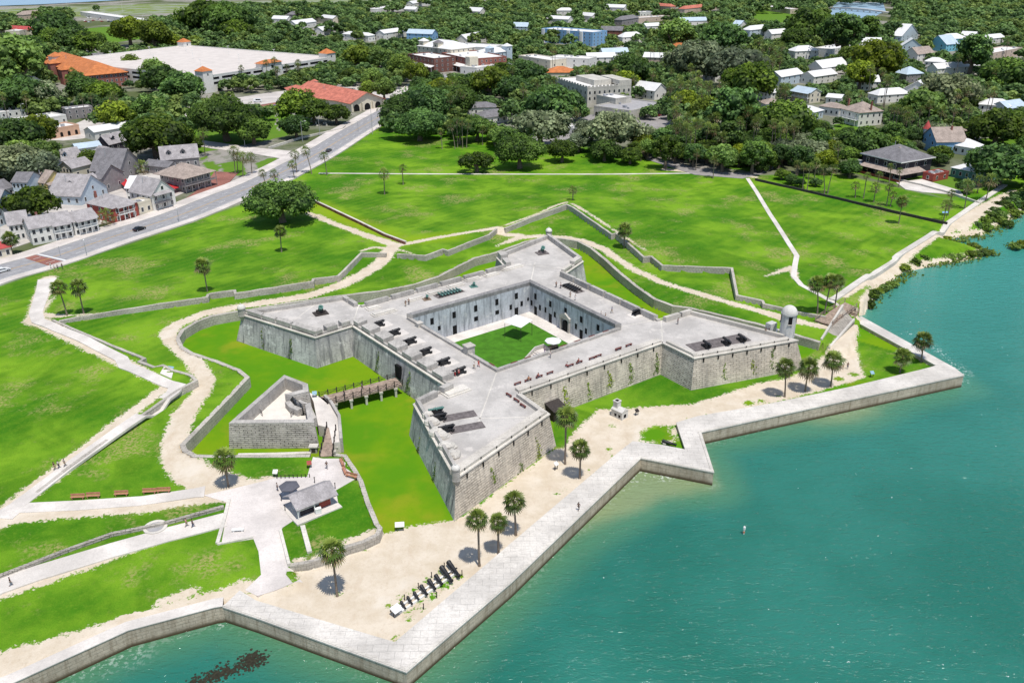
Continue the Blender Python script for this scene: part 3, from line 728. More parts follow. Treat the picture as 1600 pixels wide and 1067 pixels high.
# city ditch brick revetment
BRICKR = stone('red_brick_rows', (0.36, 0.17, 0.12), (0.16, 0.08, 0.06), 1.1, 0.5, 0.9, 0.4, 0.0, 0.12)
br_ = [G(x, y) + Vector((0, 0, 0.9)) for x, y in [(480, 312), (518, 330), (560, 350), (600, 370), (632, 382)]]
rt = thing('brick_wall', 'low red brick revetment with white coping beside the diagonal sandy path', 'wall', br_[0] - Vector((0, 0, 1)))
bw(strip(MB(), br_, 0.5, lambda x, y: Hs(x, y) - .5, subdiv=4), 'wall_body', BRICKR, rt)
bw(strip(MB(), [p + Vector((0, 0, .12)) for p in offs(br_, .1)], 0.75, lambda x, y: Hs(x, y) + .3, subdiv=4), 'coping', CAPM, rt)
# ------------------------------------------------------------------ sea wall
SEAST = stone('sea_wall_face', (0.58, 0.49, 0.385), (0.22, 0.165, 0.11), 1.9, 0.6, 0.35, 0.55, 0.6, 0.05)
m_ = SEAST.node_tree; bsd = m_.nodes['Principled BSDF']; lk = bsd.inputs['Base Color'].links[0].from_socket
g_ = m_.nodes.new('ShaderNodeNewGeometry'); sp = m_.nodes.new('ShaderNodeSeparateXYZ'); m_.links.new(g_.outputs['Position'], sp.inputs[0])
mr = m_.nodes.new('ShaderNodeMapRange'); mr.inputs['From Min'].default_value = -1.95; mr.inputs['From Max'].default_value = -1.2; m_.links.new(sp.outputs[2], mr.inputs[0])
mx = m_.nodes.new('ShaderNodeMix'); mx.data_type = 'RGBA'; mx.inputs[6].default_value = (0.085, 0.062, 0.035, 1); m_.links.new(mr.outputs[0], mx.inputs[0]); m_.links.new(lk, mx.inputs[7]); m_.links.new(mx.outputs[2], bsd.inputs['Base Color'])
SEACAP = stone('sea_wall_cap', (0.67, 0.63, 0.575), (0.30, 0.265, 0.225), 2.2, 1.4, 0.32, 0.35, 0.0, 0.04)
inner = pp([(1335, 501), (1463, 571), (1445, 576), (1330, 604), (1200, 631), (1090, 650), (1057, 660), (1071, 702), (1035, 695), (989, 689), (962, 710), (832, 820), (617, 1003), (500, 968), (400, 938), (374, 922)], CAPZ)
out_ = SC[4:15]
capoly = out_ + inner
root = thing('sea_wall', 'pale stone sea wall with zigzag corners along the green water', 'sea wall', (out_[0].x, out_[0].y, 0))
bw(MB().prism(capoly, -5.0, CAPZ - 0.22), 'wall_face', SEAST, root)
oc = offs(out_, -0.10); ic = offs(inner, -0.06)
bw(MB().prism(oc + ic, CAPZ - 0.216, CAPZ), 'cap', SEACAP, root)
kerb = offs(out_, 0.05)
bw(strip(MB(), [Vector((p.x, p.y, CAPZ + .10)) for p in kerb[:9]], 0.45, CAPZ + .002), 'edge_course', CAPM, root)
lw = [Vector((p.x, p.y, 0.9)) for p in [Vector((-400, 60, 0))] + SC[:5]]
root = thing('sea_wall', 'low plain shore wall below the sandy slope at the lower left corner', 'sea wall', (lw[2].x, lw[2].y, 0))
bw(strip(MB(), lw, 2.0, -5.0, subdiv=3), 'wall_face', SEAST, root)
bw(strip(MB(), [p + Vector((0, 0, .14)) for p in offs(lw, -.08)], 2.1, 0.905, subdiv=3), 'cap', CONC, root)
# walkways: thin slabs lying on the ground
def ribbon(name, px, half, mat, dz=0.10, step=2.0, kind=True, pts=None, skirt=0.5):
 P = pts or gl(px); R = half if isinstance(half, list) else [half] * len(P)
 Q = []; W_ = []
 for i in range(len(P) - 1):
  k = max(1, int((P[i + 1] - P[i]).length / step))
  for j in range(k):
   t = j / k; Q.append(P[i].lerp(P[i + 1], t)); W_.append(R[i] + (R[i + 1] - R[i]) * t)
 Q.append(P[-1]); W_.append(R[-1])
 L = offs(Q, 1); mb = MB(); V = []
 for q, l, w_ in zip(Q, L, W_):
  d = l - q; a = q + d * w_; b = q - d * w_
  za = Hs(a.x, a.y) + dz; zb = Hs(b.x, b.y) + dz; z = max(za, zb) if abs(za - zb) < .6 else Hs(q.x, q.y) + dz
  V += [(a.x, a.y, z), (b.x, b.y, z), (a.x, a.y, z - skirt), (b.x, b.y, z - skirt)]
 F = []
 for i in range(len(Q) - 1):
  o = 4 * i; F += [(o, o + 1, o + 5, o + 4), (o + 1, o + 3, o + 7, o + 5), (o + 2, o, o + 4, o + 6)]
 F += [(0, 2, 3, 1), (4 * len(Q) - 4, 4 * len(Q) - 3, 4 * len(Q) - 1, 4 * len(Q) - 2)]
 mb.add(V, F); o = mb.build(name, mat)
 return struct(o) if kind else o
ribbon('path', [(74, 436), (68, 452), (56, 490), (60, 502), (90, 514), (130, 530), (190, 561), (196, 572), (210, 577), (262, 600), (277, 604), (270, 613), (245, 632), (180, 676), (100, 733), (26, 790), (12, 800), (30, 802)],
 [2.6, 1.9, 1.7, 1.6, 1.45, 1.45, 1.45, 1.5, 1.5, 1.5, 1.6, 1.45, 1.4, 1.35, 1.35, 1.5, 2.0, 1.8], CONC)
ribbon('path', [(25, 794), (120, 790), (220, 783), (305, 770), (320, 768)], [1.5, 1.55, 1.5, 1.5, 1.8], CONC, 0.09)
ribbon('path', [(-60, 945), (0, 916), (60, 895), (175, 860), (260, 836), (352, 812)], 2.1, CONC)
ribbon('path', [(498, 271), (620, 272), (800, 272.5), (960, 272.5), (1085, 271)], 0.75, CONC, 0.07)
ribbon('path', [(1168, 279), (1182, 300), (1203, 335), (1232, 380), (1245, 400), (1242, 415), (1240, 432), (1252, 446), (1275, 458), (1300, 472), (1310, 478)], 0.8, CONC, 0.08)
ribbon('path', [(1300, 470), (1340, 443), (1400, 403), (1450, 371), (1487, 346), (1532, 315), (1570, 290)], 1.0, CAPM, 0.45, skirt=1.5)
PLZ = [G(x, y) for x, y in [(362, 764), (412, 752), (432, 746), (480, 745), (495, 714), (524, 713), (539, 716), (556, 742), (565, 757), (525, 766), (529, 790), (470, 806), (442, 824), (437, 832), (452, 878), (474, 911), (402, 931), (383, 922), (408, 898), (404, 862), (396, 842), (346, 850), (358, 786), (318, 774)]]
tri = tessellate_polygon([[Vector((p.x, p.y, 0)) for p in PLZ]])
# fine plaza sheet following the ground
def sheet(name, P, mat, dz, cell=1.5, skirt=0.35):
 A = arr(P); n = len(P); pts = []; ed = []
 for i in range(n):
  a, b = P[i], P[(i + 1) % n]; k = max(1, int((b - a).length / cell))
  for j in range(k): pts.append(a.lerp(b, j / k))
 nb = len(pts); ed = [(i, (i + 1) % nb) for i in range(nb)]
 X, Y = np.meshgrid(np.arange(A[:, 0].min(), A[:, 0].max(), cell), np.arange(A[:, 1].min(), A[:, 1].max(), cell))
 X = X.ravel(); Y = Y.ravel(); ok = sd_poly(A, X, Y) < -cell * .45
 V2 = [Vector((p.x, p.y)) for p in pts] + [Vector((x, y)) for x, y in zip(X[ok], Y[ok])]
 vs, es, fs = delaunay_2d_cdt(V2, ed, [], 1, 1e-4)[:3]
 xy = np.array([(v.x, v.y) for v in vs]); z = H(xy[:, 0], xy[:, 1]) + dz
 mb = MB(); mb.add([(a[0], a[1], q) for a, q in zip(xy, z)], [tuple(f) for f in fs])
 rim = [pts[i] for i in range(nb)]; o = len(mb.v)
 for p in rim:
  q = Hs(p.x, p.y) + dz; mb.v += [(p.x, p.y, q), (p.x, p.y, q - skirt)]
 for i in range(nb):
  j = (i + 1) % nb; mb.f.append((o + 2 * i + 1, o + 2 * j + 1, o + 2 * j, o + 2 * i)); mb.mi.append(0)
 return struct(mb.build(name, mat))
sheet('plaza', PLZ, PLAZAM, 0.08)
sheet('path', [G(x, y) for x, y in [(250, 584), (262, 577), (275, 583), (268, 592)]], CONC, 0.14)
def low_wall(name, label, px, half, h, mat, cat='kerb'):
 P = gl(px); mb = MB(); pts = [p + Vector((0, 0, h)) for p in P]
 root = thing(name, label, cat, P[0])
 bw(strip(mb, offs(pts, -half), 2 * half, lambda x, y: Hs(x, y) - .4, subdiv=2), 'kerb_body', mat, root)
 return root
low_wall('kerb_wall', 'grey kerb wall along the upper edge of the lower left walkway', [(-40, 912), (0, 903), (100, 864), (175, 837), (250, 822), (350, 794)], 0.3, 0.6, COQG)
low_wall('kerb_wall', 'thin pale kerb closing the lawn corner at the plaza beside the white bench', [(358, 782), (350, 815), (340, 850)], 0.3, 0.35, CAPM)
low_wall('kerb_wall', 'pale kerb on the sea side of the plaza corner with a bench', [(340, 851), (396, 840)], 0.2, 0.3, CAPM)
low_wall('kerb_wall', 'left edge kerb of the small green planter lawn beside the plaza ramp', [(438, 829), (452, 884)], 0.25, 0.5, CAPM)
low_wall('kerb_wall', 'right edge kerb of the small green planter lawn below the kiosk', [(473, 823), (484, 864)], 0.4, 0.4, CAPM)
low_wall('kerb_wall', 'white stone kerb line in front of the ravelin between palm and gate', [(372, 712), (430, 711), (486, 709)], 0.45, 0.35, CAPM)
# ------------------------------------------------------------------ the fort
ZC, ZD = 7.3, 7.45
names = ['Nt', 'Nr', 'NrF', 'RlF', 'Rl', 'Rt', 'Rr', 'RrF', 'FrF', 'Fr', 'Ft', 'Fl', 'FlF', 'LrF', 'Lr', 'Lt', 'Ll', 'LlF', 'NlF', 'Nl']
src = dict(Nt=(712, 748, ZC), Nr=(857.5, 647.5, ZC), NrF=(812, 615, ZC), RlF=(1035, 536, ZC), Rl=(1085, 560, ZC), Rt=(1245, 532, ZC), Rr=(1077, 483, 8.3), RrF=(1033, 496, 8.3),
  FrF=(880, 425, 8.3), Fr=(911, 404, 8.3), Ft=(857.5, 369, 7.6), Fl=(776, 398, 8.3), FlF=(790, 413, 8.3), LrF=(562, 474, 8.3), Lr=(541, 461, 8.3), Lt=(378, 492, ZC),
  Ll=(492.5, 528, ZC), LlF=(551, 510, ZC), NlF=(700, 606, ZC), Nl=(647, 632, ZC))
FV = {k: Vector((*pix(*v).xy, ZC)) for k, v in src.items()}
OUT = [FV[k] for k in names]
BASE = [Vector((p.x, p.y, -0.4)) for p in offs(OUT, -1.35, True)]
CY = [pix(x, y, 8.1) for x, y in [(777.5, 573), (961, 511), (827.5, 445), (645, 496)]]      # near, right, far, left corners of the court opening
cen = sum(OUT, Vector()) / len(OUT)
fort = thing('star_fort', 'grey four-bastioned stone fort with a square grassy court in the middle', 'fort', (cen.x, cen.y, 0))
bast = {}
def seg(i): return names[i], names[(i + 1) % 20]
def scarp(name, segs, mat, label=None):
 mb = MB()
 for i in segs:
  a, b = OUT[i], OUT[(i + 1) % 20]; c, d = BASE[i], BASE[(i + 1) % 20]
  k = max(1, int((b - a).length / 4))
  for j in range(k):
   t0, t1 = j / k, (j + 1) / k
   mb.quad(c.lerp(d, t0), c.lerp(d, t1), Vector((*a.lerp(b, t1).xy, ZC)), Vector((*a.lerp(b, t0).xy, ZC)))
 o = bw(mb, name, mat, fort)
 if label: o['label'] = label
 mb = MB()
 P = [OUT[segs[0]]] + [OUT[(i + 1) % 20] for i in segs]
 strip(mb, [Vector((p.x, p.y, ZC + .16)) for p in offs(P, -.24)], 0.6, ZC - .12)
 bw(mb, 'cordon', CAPM, fort, o)
 return o
B_N = scarp('bastion', [18, 19, 0, 1], COQ, 'bastion with a slim sentry box at its tip above the palms')
# weathered left faces of near and left bastion: greyer stone, shade put into its colour
C_E = scarp('curtain_wall', [2], COQ)
B_R = scarp('bastion', [3, 4, 5, 6], COQ, 'bastion carrying the round watchtower')
C_N = scarp('curtain_wall', [7], COQ)
B_F = scarp('bastion', [8, 9, 10, 11], COQW, 'far bastion with a domed sentry box')
C_W = scarp('curtain_wall', [12], COQW)
B_L = scarp('bastion', [13, 14, 15, 16], COQW, 'left bastion with white domed turret and weathered walls')
C_S = scarp('curtain_wall', [17], COQW)
me = B_N.data; me.materials.append(COQW)
k0 = max(1, int((OUT[19] - OUT[18]).length / 4)) + max(1, int((OUT[0] - OUT[19]).length / 4))
for i in range(k0): me.polygons[i].material_index = 1
me = B_R.data; me.materials.append(COQD)  # left-facing flank takes a darker stone, its shade painted in
k0 = max(1, int((OUT[4] - OUT[3]).length / 4))
for i in range(k0): me.polygons[i].material_index = 1
# terreplein with the court opening
inn = offs(OUT, 0.3, True)
tri = tessellate_polygon([[Vector((p.x, p.y, 0)) for p in inn], [Vector((p.x, p.y, 0)) for p in CY]])
al = inn + CY; mb = MB()
mb.add([(p.x, p.y, ZD) for p in al], [tuple(t) for t in tri])
bw(mb, 'gun_deck', DECKM, fort)
# pale seams between the slabs of the deck
mb = MB()
for a, b in [((778, 576), (745, 667)), ((700, 655), (836, 651)), ((829, 442), (836, 410)), ((964, 512), (1036, 497)), ((643, 497), (560, 476)), ((500, 470), (460, 500)), ((1033, 500), (1035, 533)), ((940, 560), (900, 575)), ((560, 478), (551, 507)), ((800, 412), (884, 420))]:
 p, q = pix(*a, ZD), pix(*b, ZD); n = Vector((-(q - p).y, (q - p).x, 0)).normalized() * 0.16
 z = Vector((0, 0, 0.008)); mb = MB(); mb.quad(p - n + z, q - n + z, q + n + z, p + n + z)
 bw(mb, 'deck_seam', CAPM, fort)
def parapet(i, parent, blocks, mat=None, name='parapet', inset=0.32):
 """blocks: (from m or fraction, to, top, thickness, slope of the top) along outline side i"""
 a, b = OUT[i], OUT[(i + 1) % 20]; d = (b - a); L = d.length; d = d / L; n = Vector((-d.y, d.x, 0))
 for s0, s1, top, th, slope in blocks:
  s0 *= L; s1 *= L; mb = MB()
  p0 = a + d * s0 + n * inset; p1 = a + d * s1 + n * inset
  q0 = p0 + n * th; q1 = p1 + n * th
  k = max(1, int((s1 - s0) / 3.0)); rg = random.Random(int(s0 * 10) + i)
  zj = [rg.uniform(-.03, .03) for _ in range(k + 1)]
  for j in range(k):
   t0, t1 = j / k, (j + 1) / k
   P = [p0.lerp(p1, t0), p0.lerp(p1, t1), q0.lerp(q1, t1), q0.lerp(q1, t0)]
   T = [top - slope + zj[j], top - slope + zj[j + 1], top + zj[j + 1], top + zj[j]]
   vs = [(p.x, p.y, ZC - .05) for p in P] + [(p.x, p.y, z) for p, z in zip(P, T)]
   mb.add(vs, [(0, 1, 5, 4), (2, 3, 7, 6), (4, 5, 6, 7)] + ([(3, 0, 4, 7)] if j == 0 else []) + ([(1, 2, 6, 5)] if j == k - 1 else []))
  bw(mb, name, mat or COQ, fort, parent)
PAR = stone('parapet_stone', (0.58, 0.54, 0.48), (0.20, 0.19, 0.18), 1.2, 0.5, 0.25, 0.5, 0.0, 0.03)
PARG = stone('parapet_weathered', (0.52, 0.49, 0.45), (0.14, 0.135, 0.13), 1.2, 0.4, 0.35, 0.6, 0.3, 0.03)
E_ = 0.0
parapet(0, B_N, [(0.02, 0.995, 8.25, 1.5, .25)], PAR)
parapet(1, B_N, [(0.03, 0.90, 8.25, 1.2, .25)], PAR)
parapet(2, C_E, [(0.0, 1.0, 8.05, 1.3, .2)], PAR)
parapet(3, B_R, [(0.08, 0.97, 8.15, 0.7, .1)], PAR)
parapet(4, B_R, [(0.0, 0.93, 8.1, 1.0, .2)], PAR)
parapet(5, B_R, [(0.10, 1.0, 8.35, 1.1, .1)], PAR)
parapet(6, B_R, [(0.05, 0.40, 8.7, 1.2, .1), (0.46, 0.97, 8.7, 1.2, .1)], PAR)
parapet(7, C_N, [(0.02 + j * .1633, 0.02 + j * .1633 + .145, 9.0, 1.4, .3) for j in range(6)] + [(0, 1, 7.95, .9, 0)], PARG, 'merlon')
parapet(8, B_F, [(0.1, 0.5, 8.6, 1.0, .1), (0.62, 0.98, 8.9, 1.6, .1), (0, 1, 7.9, .6, 0)], PAR)
parapet(9, B_F, [(0.0, 0.95, 8.9, 1.1, .1)], PARG)
parapet(10, B_F, [(0.05, 1.0, 8.6, 1.1, .1)], PARG)
parapet(11, B_F, [(0.0, 0.35, 9.2, 2.2, .1), (0.5, 0.95, 8.7, 1.5, .1)], PARG)
parapet(12, C_W, [(0.02 + j * .1633, 0.02 + j * .1633 + .14, 8.75, 1.2, .2) for j in range(6)] + [(0, 1, 7.9, .8, 0)], PARG, 'merlon')
parapet(13, B_L, [(0.05, 0.5, 8.6, 1.2, .1), (0.6, 0.95, 8.5, 1.2, .1)], PARG)
parapet(14, B_L, [(0.0, 0.94, 8.4, 1.0, .1)], PARG)
parapet(15, B_L, [(0.07, 0.26, 8.9, 1.1, .15), (0.28, 0.45, 8.95, 1.1, .15), (0.475, 0.66, 9.0, 1.2, .15), (0.685, 0.985, 8.9, 1.5, .15), (0, 1, 7.9, .5, 0)], PARG, 'merlon')
parapet(16, B_L, [(0.03, 0.22, 8.9, 1.4, .15), (0.34, 0.62, 9.0, 1.8, .15), (0.74, 0.97, 9.0, 1.8, .15), (0, 1, 7.9, .5, 0)], PARG, 'merlon')
parapet(17, C_S, [(0.0, 0.055, 9.0, 2.6, .2)] + [(0.095 + j * .1495, 0.095 + j * .1495 + .098, 9.05, 2.9, .25) for j in range(6)] + [(0, 1, 7.95, .5, 0)], PARG, 'merlon')
parapet(18, B_N, [(0.02, 0.30, 9.0, 1.6, .15), (0.45, 0.97, 8.8, 1.2, .15), (0, 1, 7.95, .5, 0)], PARG, 'merlon')
parapet(19, B_N, [(0.0, 0.22, 8.7, .7, .1), (0.24, 0.50, 8.7, .6, .1), (0.5, 0.97, 8.7, .6, .1)], PARG, 'merlon')
def mound(parent, pts, r, h):
 """weathered humps of rubble behind the parapet of the near bastion"""
 for x, y, rr in pts:
  p = pix(x, y, ZD); mb = MB(); mb.blob((p.x, p.y, ZD + h * .3), (rr, rr * .8, h), 10, 6, 0.12)
  bw(mb, 'rubble_mound', CAPM, fort, parent)
mound(B_N, [(674, 662, 1.6), (682, 678, 1.7), (692, 684, 1.3), (699, 700, 1.8), (708, 713, 1.5), (669, 652, 1.2)], 1.5, 1.1)
# banquette steps behind the parapets
mb = MB()
for px, L_, W_, k in [((712, 612), 5.2, 2.4, 17), ((600, 489), 6.0, 1.4, 12), ((648, 468), 4.2, 1.2, 12), ((680, 458), 4.2, 1.2, 12), ((712, 447), 4.2, 1.2, 12), ((739, 437), 4.2, 1.2, 12), ((768, 430), 4, 1.2, 12), ((800, 419), 6.5, 1.5, 12), ((583, 482), 3, 1.3, 12)]:
 p = pix(*px, ZD); a, b = OUT[k], OUT[(k + 1) % 20]; rz = atan2((b - a).y, (b - a).x)
 if k == 17: rz += pi / 2
 mb = MB(); mb.box(-L_ / 2, L_ / 2, -W_ / 2, W_ / 2, ZD, ZD + .55, rz, (p.x, p.y, 0)); mb.box(-L_ / 2 - .4, L_ / 2 + .4, -W_ / 2 - .4, W_ / 2 + .4, ZD, ZD + .25, rz, (p.x, p.y, 0)); bw(mb, 'banquette_step', CAPM, fort)
# ---- court
ct = sum(CY, Vector()) / 4
mb = MB()
for i in range(4):
 a, b = CY[i], CY[(i + 1) % 4]
 mb.quad(Vector((*b.xy, 0.2)), Vector((*a.xy, 0.2)), Vector((*a.xy, 7.9)), Vector((*b.xy, 7.9)))
cw = bw(mb, 'court_wall', PLASTER, fort)
mb = MB()
CO = offs(CY, -1.1, True)
for i in range(4):
 a, b, c, d = CY[i], CY[(i + 1) % 4], CO[(i + 1) % 4], CO[i]
 hi = 9.1 if i in (1, 2) else 8.1
 inn_ = [a, b]; vs = [(*a.xy, 7.85), (*b.xy, 7.85), (*c.xy, ZD - .1), (*d.xy, ZD - .1), (*a.xy, hi - .25), (*b.xy, hi - .25), (*c.xy, hi - .05), (*d.xy, hi - .05)]
 mb.add(vs, [(0, 1, 5, 4), (2, 3, 7, 6), (4, 5, 6, 7), (3, 0, 4, 7), (1, 2, 6, 5)])
cpm = bw(mb, 'court_parapet', PARG, fort).data; cpm.materials.append(stone('court_coping_dark', (0.30, 0.29, 0.285), (0.10, 0.10, 0.105), 1.5, 0.6, 0.4, 0.6, 0.5))
for i in (5, 7, 10, 12): cpm.polygons[i].material_index = 1
mb = MB(); mb.add([(p.x, p.y, 0.2) for p in CY], [(0, 1, 2, 3)]); bw(mb, 'court_paving', CONC, fort)
LAWNM = plain('court_lawn', (0.060, 0.19, 0.010), 0.95, 0.3, 0.5)
def isect(a, b, c, d):
 r, s_ = b - a, d - c; t = ((c - a).x * s_.y - (c - a).y * s_.x) / (r.x * s_.y - r.y * s_.x); return a + r * t
SD = [offs([CY[i], CY[(i + 1) % 4]], (1.0, 4.4, 4.4, .8)[i]) for i in range(4)]
CI = [isect(*SD[i - 1], *SD[i]) for i in range(4)]
bw(MB().prism([(p.x, p.y) for p in CI], 0.2, 0.30), 'court_lawn', LAWNM, fort)
# water spouts and piers at the opening's corners
for (x, y), s, h in [((733, 552), 1.9, 1.9), ((655, 510), 1.3, 0.9)]:
 p = pix(x, y, ZD); mb = MB(); mb.box(-s / 2, s / 2, -s / 2, s / 2, ZD - .1, ZD + h, .62, (p.x, p.y, 0)); mb.box(-s * .6, s * .6, -s * .6, s * .6, ZD + h, ZD + h + .25, .62, (p.x, p.y, 0))
 bw(mb, 'corner_pier', PAR, fort)
def on_wall(px, py, a, b):
 """where the sight line meets the vertical plane through a-b: (metres along, height)"""
 u = (px - 800) / FPX; v = (533.5 - py) / FPX; d = CAM_R * u + CAM_U * v + CAM_F
 e = (b - a); L = Vector((e.x, e.y)).length; ex, ey = e.x / L, e.y / L; nx_, ny_ = -ey, ex
 t = (a.x * nx_ + a.y * ny_) / (d.x * nx_ + d.y * ny_)
 x, y, z = d.x * t, d.y * t, CAMZ + d.z * t
 return (x - a.x) * ex + (y - a.y) * ey, z
def opening(a, b, s, z0, z1, w_, root, parent, name, mat, frame=None, proud=0.06, arch=False):
 e = (b - a); e.z = 0; e.normalize(); n = Vector((-e.y, e.x, 0))
 if (Vector((0, 0, 0)) - a).dot(n) < 0: n = -n
 o = a + e * s; o.z = 0; mb = MB()
 def slab(s0, s1, za, zb, pr, back=0.3):
  P = [o + e * s0 + n * pr, o + e * s1 + n * pr, o + e * s1 - n * back, o + e * s0 - n * back]
  mb.prism([(q.x, q.y) for q in P], za, zb)
 if frame:
  f = 0.16
  slab(-w_ / 2 - f, -w_ / 2, z0, z1, proud + .06); slab(w_ / 2, w_ / 2 + f, z0, z1, proud + .06); slab(-w_ / 2 - f, w_ / 2 + f, z1, z1 + f, proud + .06)
  slab(-w_ / 2 - f - .05, w_ / 2 + f + .05, z0 - .15, z0, proud + .14)
  fr = bw(mb, name, frame, root, parent); mb = MB()
  slab(-w_ / 2, w_ / 2, z0, z1, proud - .03); bw(mb, 'pane', mat, root, parent) if False else None
  o2 = bw(mb, name.replace('window', 'opening').replace('door', 'doorway'), mat, root, parent) if parent else bw(mb, 'opening', mat, root, fr)
  return fr
 slab(-w_ / 2, w_ / 2, z0, z1, proud)
 if arch:
  mb2 = MB(); K = 10
  P = [(w_ / 2 * cos(pi * k / K), w_ / 2 * sin(pi * k / K)) for k in range(K + 1)]
  F = [o + e * p[0] + n * proud + Vector((0, 0, z1 + p[1])) for p in P]; Bk = [q - n * (proud + .3) for q in F]
  mb.add(F + Bk, [tuple(range(K + 1)), tuple(range(2 * K + 1, K, -1))] + [(i, i + K + 1, i + K + 2, i + 1) for i in range(K)])
 return bw(mb, name, mat, root, parent)
nw = (CY[2], CY[3]); ne = (CY[1], CY[2])
for (x, y, w_, h, nm, wall) in [(140, 648, 1.0, 1.7, 'window', nw), (278, 608, 1.0, 1.7, 'window', nw), (413, 568, 1.0, 1.7, 'window', nw), (545, 528, 1.0, 1.7, 'window', nw), (667, 490, 1.0, 1.7, 'window', nw),
        (185, 690, .8, 1.1, 'window', nw), (282, 680, 1.25, 2.4, 'door', nw), (415, 632, 1.2, 1.2, 'window', nw), (547, 592, 1.2, 1.1, 'window', nw), (632, 560, .8, 1.4, 'window', nw), (667, 563, 1.2, 2.3, 'door', nw), (700, 538, .8, 1.4, 'window', nw),
        (740, 510, .6, .9, 'window', nw),
        (787, 493, 1.0, 1.7, 'window', ne), (880, 540, 1.0, 1.7, 'window', ne), (975, 578, 1.0, 1.2, 'window', ne), (1073, 637, 1.0, 1.7, 'window', ne), (1178, 688, 1.0, 1.6, 'window', ne),
        (763, 533, .8, 1.5, 'window', ne), (788, 560, 1.2, 2.4, 'door', ne), (815, 563, .8, 1.5, 'window', ne), (850, 577, .8, 1.5, 'window', ne), (880, 608, 1.25, 2.5, 'door', ne), (908, 607, .8, 1.5, 'window', ne),
        (1040, 680, .8, 1.5, 'window', ne), (1073, 708, 1.25, 2.5, 'door', ne), (1103, 710, .8, 1.5, 'window', ne)]:
 s, z = on_wall(640 + x / 4, 340 + y / 4, *wall)
 if nm == 'door': z = 0.25 + h / 2
 opening(wall[0], wall[1], s, max(.22, z - h / 2), z + h / 2, w_, fort, cw, nm, VOID)
s, z = on_wall(640 + 975 / 4, 340 + 650 / 4, *ne)
opening(ne[0], ne[1], s, .22, 2.3, 1.9, fort, cw, 'door', VOID, proud=.3, arch=True)
# classical stone front round the chapel door
e = (ne[1] - ne[0]); e.z = 0; e.normalize(); n = Vector((-e.y, e.x, 0)); n = n if (ct - ne[0]).dot(n) > 0 else -n
mb = MB(); o = ne[0] + e * s; o.z = 0
def face_slab(mb, o, e, n, s0, s1, z0, z1, pr, back=0.2):
 P = [o + e * s0 + n * pr, o + e * s1 + n * pr, o + e * s1 - n * back, o + e * s0 - n * back]
 mb.prism([(q.x, q.y) for q in P], z0, z1)
for q in (-1.9, 1.45): face_slab(mb, o, e, n, q, q + .45, .2, 3.6, .45)
face_slab(mb, o, e, n, -2.1, 2.1, 3.6, 4.2, .5)
F = [o + e * q[0] + n * .5 + Vector((0, 0, q[1])) for q in ((-2.2, 4.2), (2.2, 4.2), (0, 5.3))]; mb.add(F + [q - n * .6 for q in F], [(0, 1, 2), (5, 4, 3), (0, 3, 4, 1), (1, 4, 5, 2), (2, 5, 3, 0)])
bw(mb, 'chapel_doorway', PAR, fort, cw)
# stair climbing along the near right side of the court
a, b = CY[0], CY[1]; e = (b - a); e.z = 0; Lw = e.length; e.normalize(); n = Vector((-e.y, e.x, 0)); n = n if (ct - a).dot(n) > 0 else -n
mb = MB(); N_ = 22
for k in range(N_):
 s0 = 2.0 + k * 0.48; face_slab(mb, a, e, n, s0, s0 + .48, 0.2, 0.5 + (k + 1) * 0.31, 2.4, -0.02)
face_slab(mb, a, e, n, 2.0 + N_ * .48, 2.0 + N_ * .48 + 2.6, 0.2, ZD, 2.4, -0.02)
st = bw(mb, 'stair', CONC, fort)
mb = MB()
P0 = a + e * 2.0 + n * 2.4; P1 = a + e * (2.0 + N_ * .48) + n * 2.4; P2 = a + e * (4.6 + N_ * .48) + n * 2.4
strip(mb, [Vector((*P0.xy, 1.4)), Vector((*P1.xy, ZD + .9)), Vector((*P2.xy, ZD + .9))], 0.35, 0.2)
strip(mb, [Vector((*P2.xy, ZD + .9)), Vector((*(P2 - n * 2.4).xy, ZD + .9))], -0.35, 0.2)
bw(mb, 'stair_wall', PAR, fort, st)
# ---- sentry boxes
def sentry(px, py, z, r, zb, zt, parent, mat, dome, label=None, slim=False):
 p = pix(px, py, z); mb = MB()
 mb.lathe([(0.12, zb - 1.9), (r * .55, zb - 1.2), (r * .8, zb - .6), (r * 1.08, zb - .12), (r * 1.08, zb + .08), (r, zb + .1), (r, zt), (r * 1.14, zt + .02), (r * 1.14, zt + .22), (r * .9, zt + .24)], p.x, p.y, 20)
 o = bw(mb, 'sentry_box', mat, fort, parent, False)
 if label: o['label'] = label
 mb = MB(); mb.lathe([(r * 1.12, zt + .2)] + [(r * 1.1 * cos(t), zt + .22 + r * 1.0 * sin(t)) for t in np.linspace(.1, 1.45, 7)] + [(.13, zt + .22 + r), (.15, zt + .3 + r), (0.02, zt + .55 + r)], p.x, p.y, 20)
 bw(mb, 'dome', dome, fort, parent, True)
 return p
WHITED = stone('white_dome_plaster', (0.74, 0.71, 0.66), (0.35, 0.33, 0.30), 3, 3, 0.03, 0.35, 0.2, 0.01, bumpy=.15)
pN = FV['Nt'] + (FV['Nt'] - cen).normalized() * -0.25
sentry(*to_px(pN)[:2], ZC, 0.72, 7.0, 9.1, B_N, PARG, WHITED)
pL = FV['Lt'] + (FV['Lt'] - cen).normalized() * -0.1
sentry(*to_px(pL)[:2], ZC, 0.95, 7.2, 9.0, B_L, PARG, WHITED)
pF = FV['Ft']
sentry(*to_px(pF)[:2], ZC, 0.95, 7.2, 9.1, B_F, PARG, WHITED)
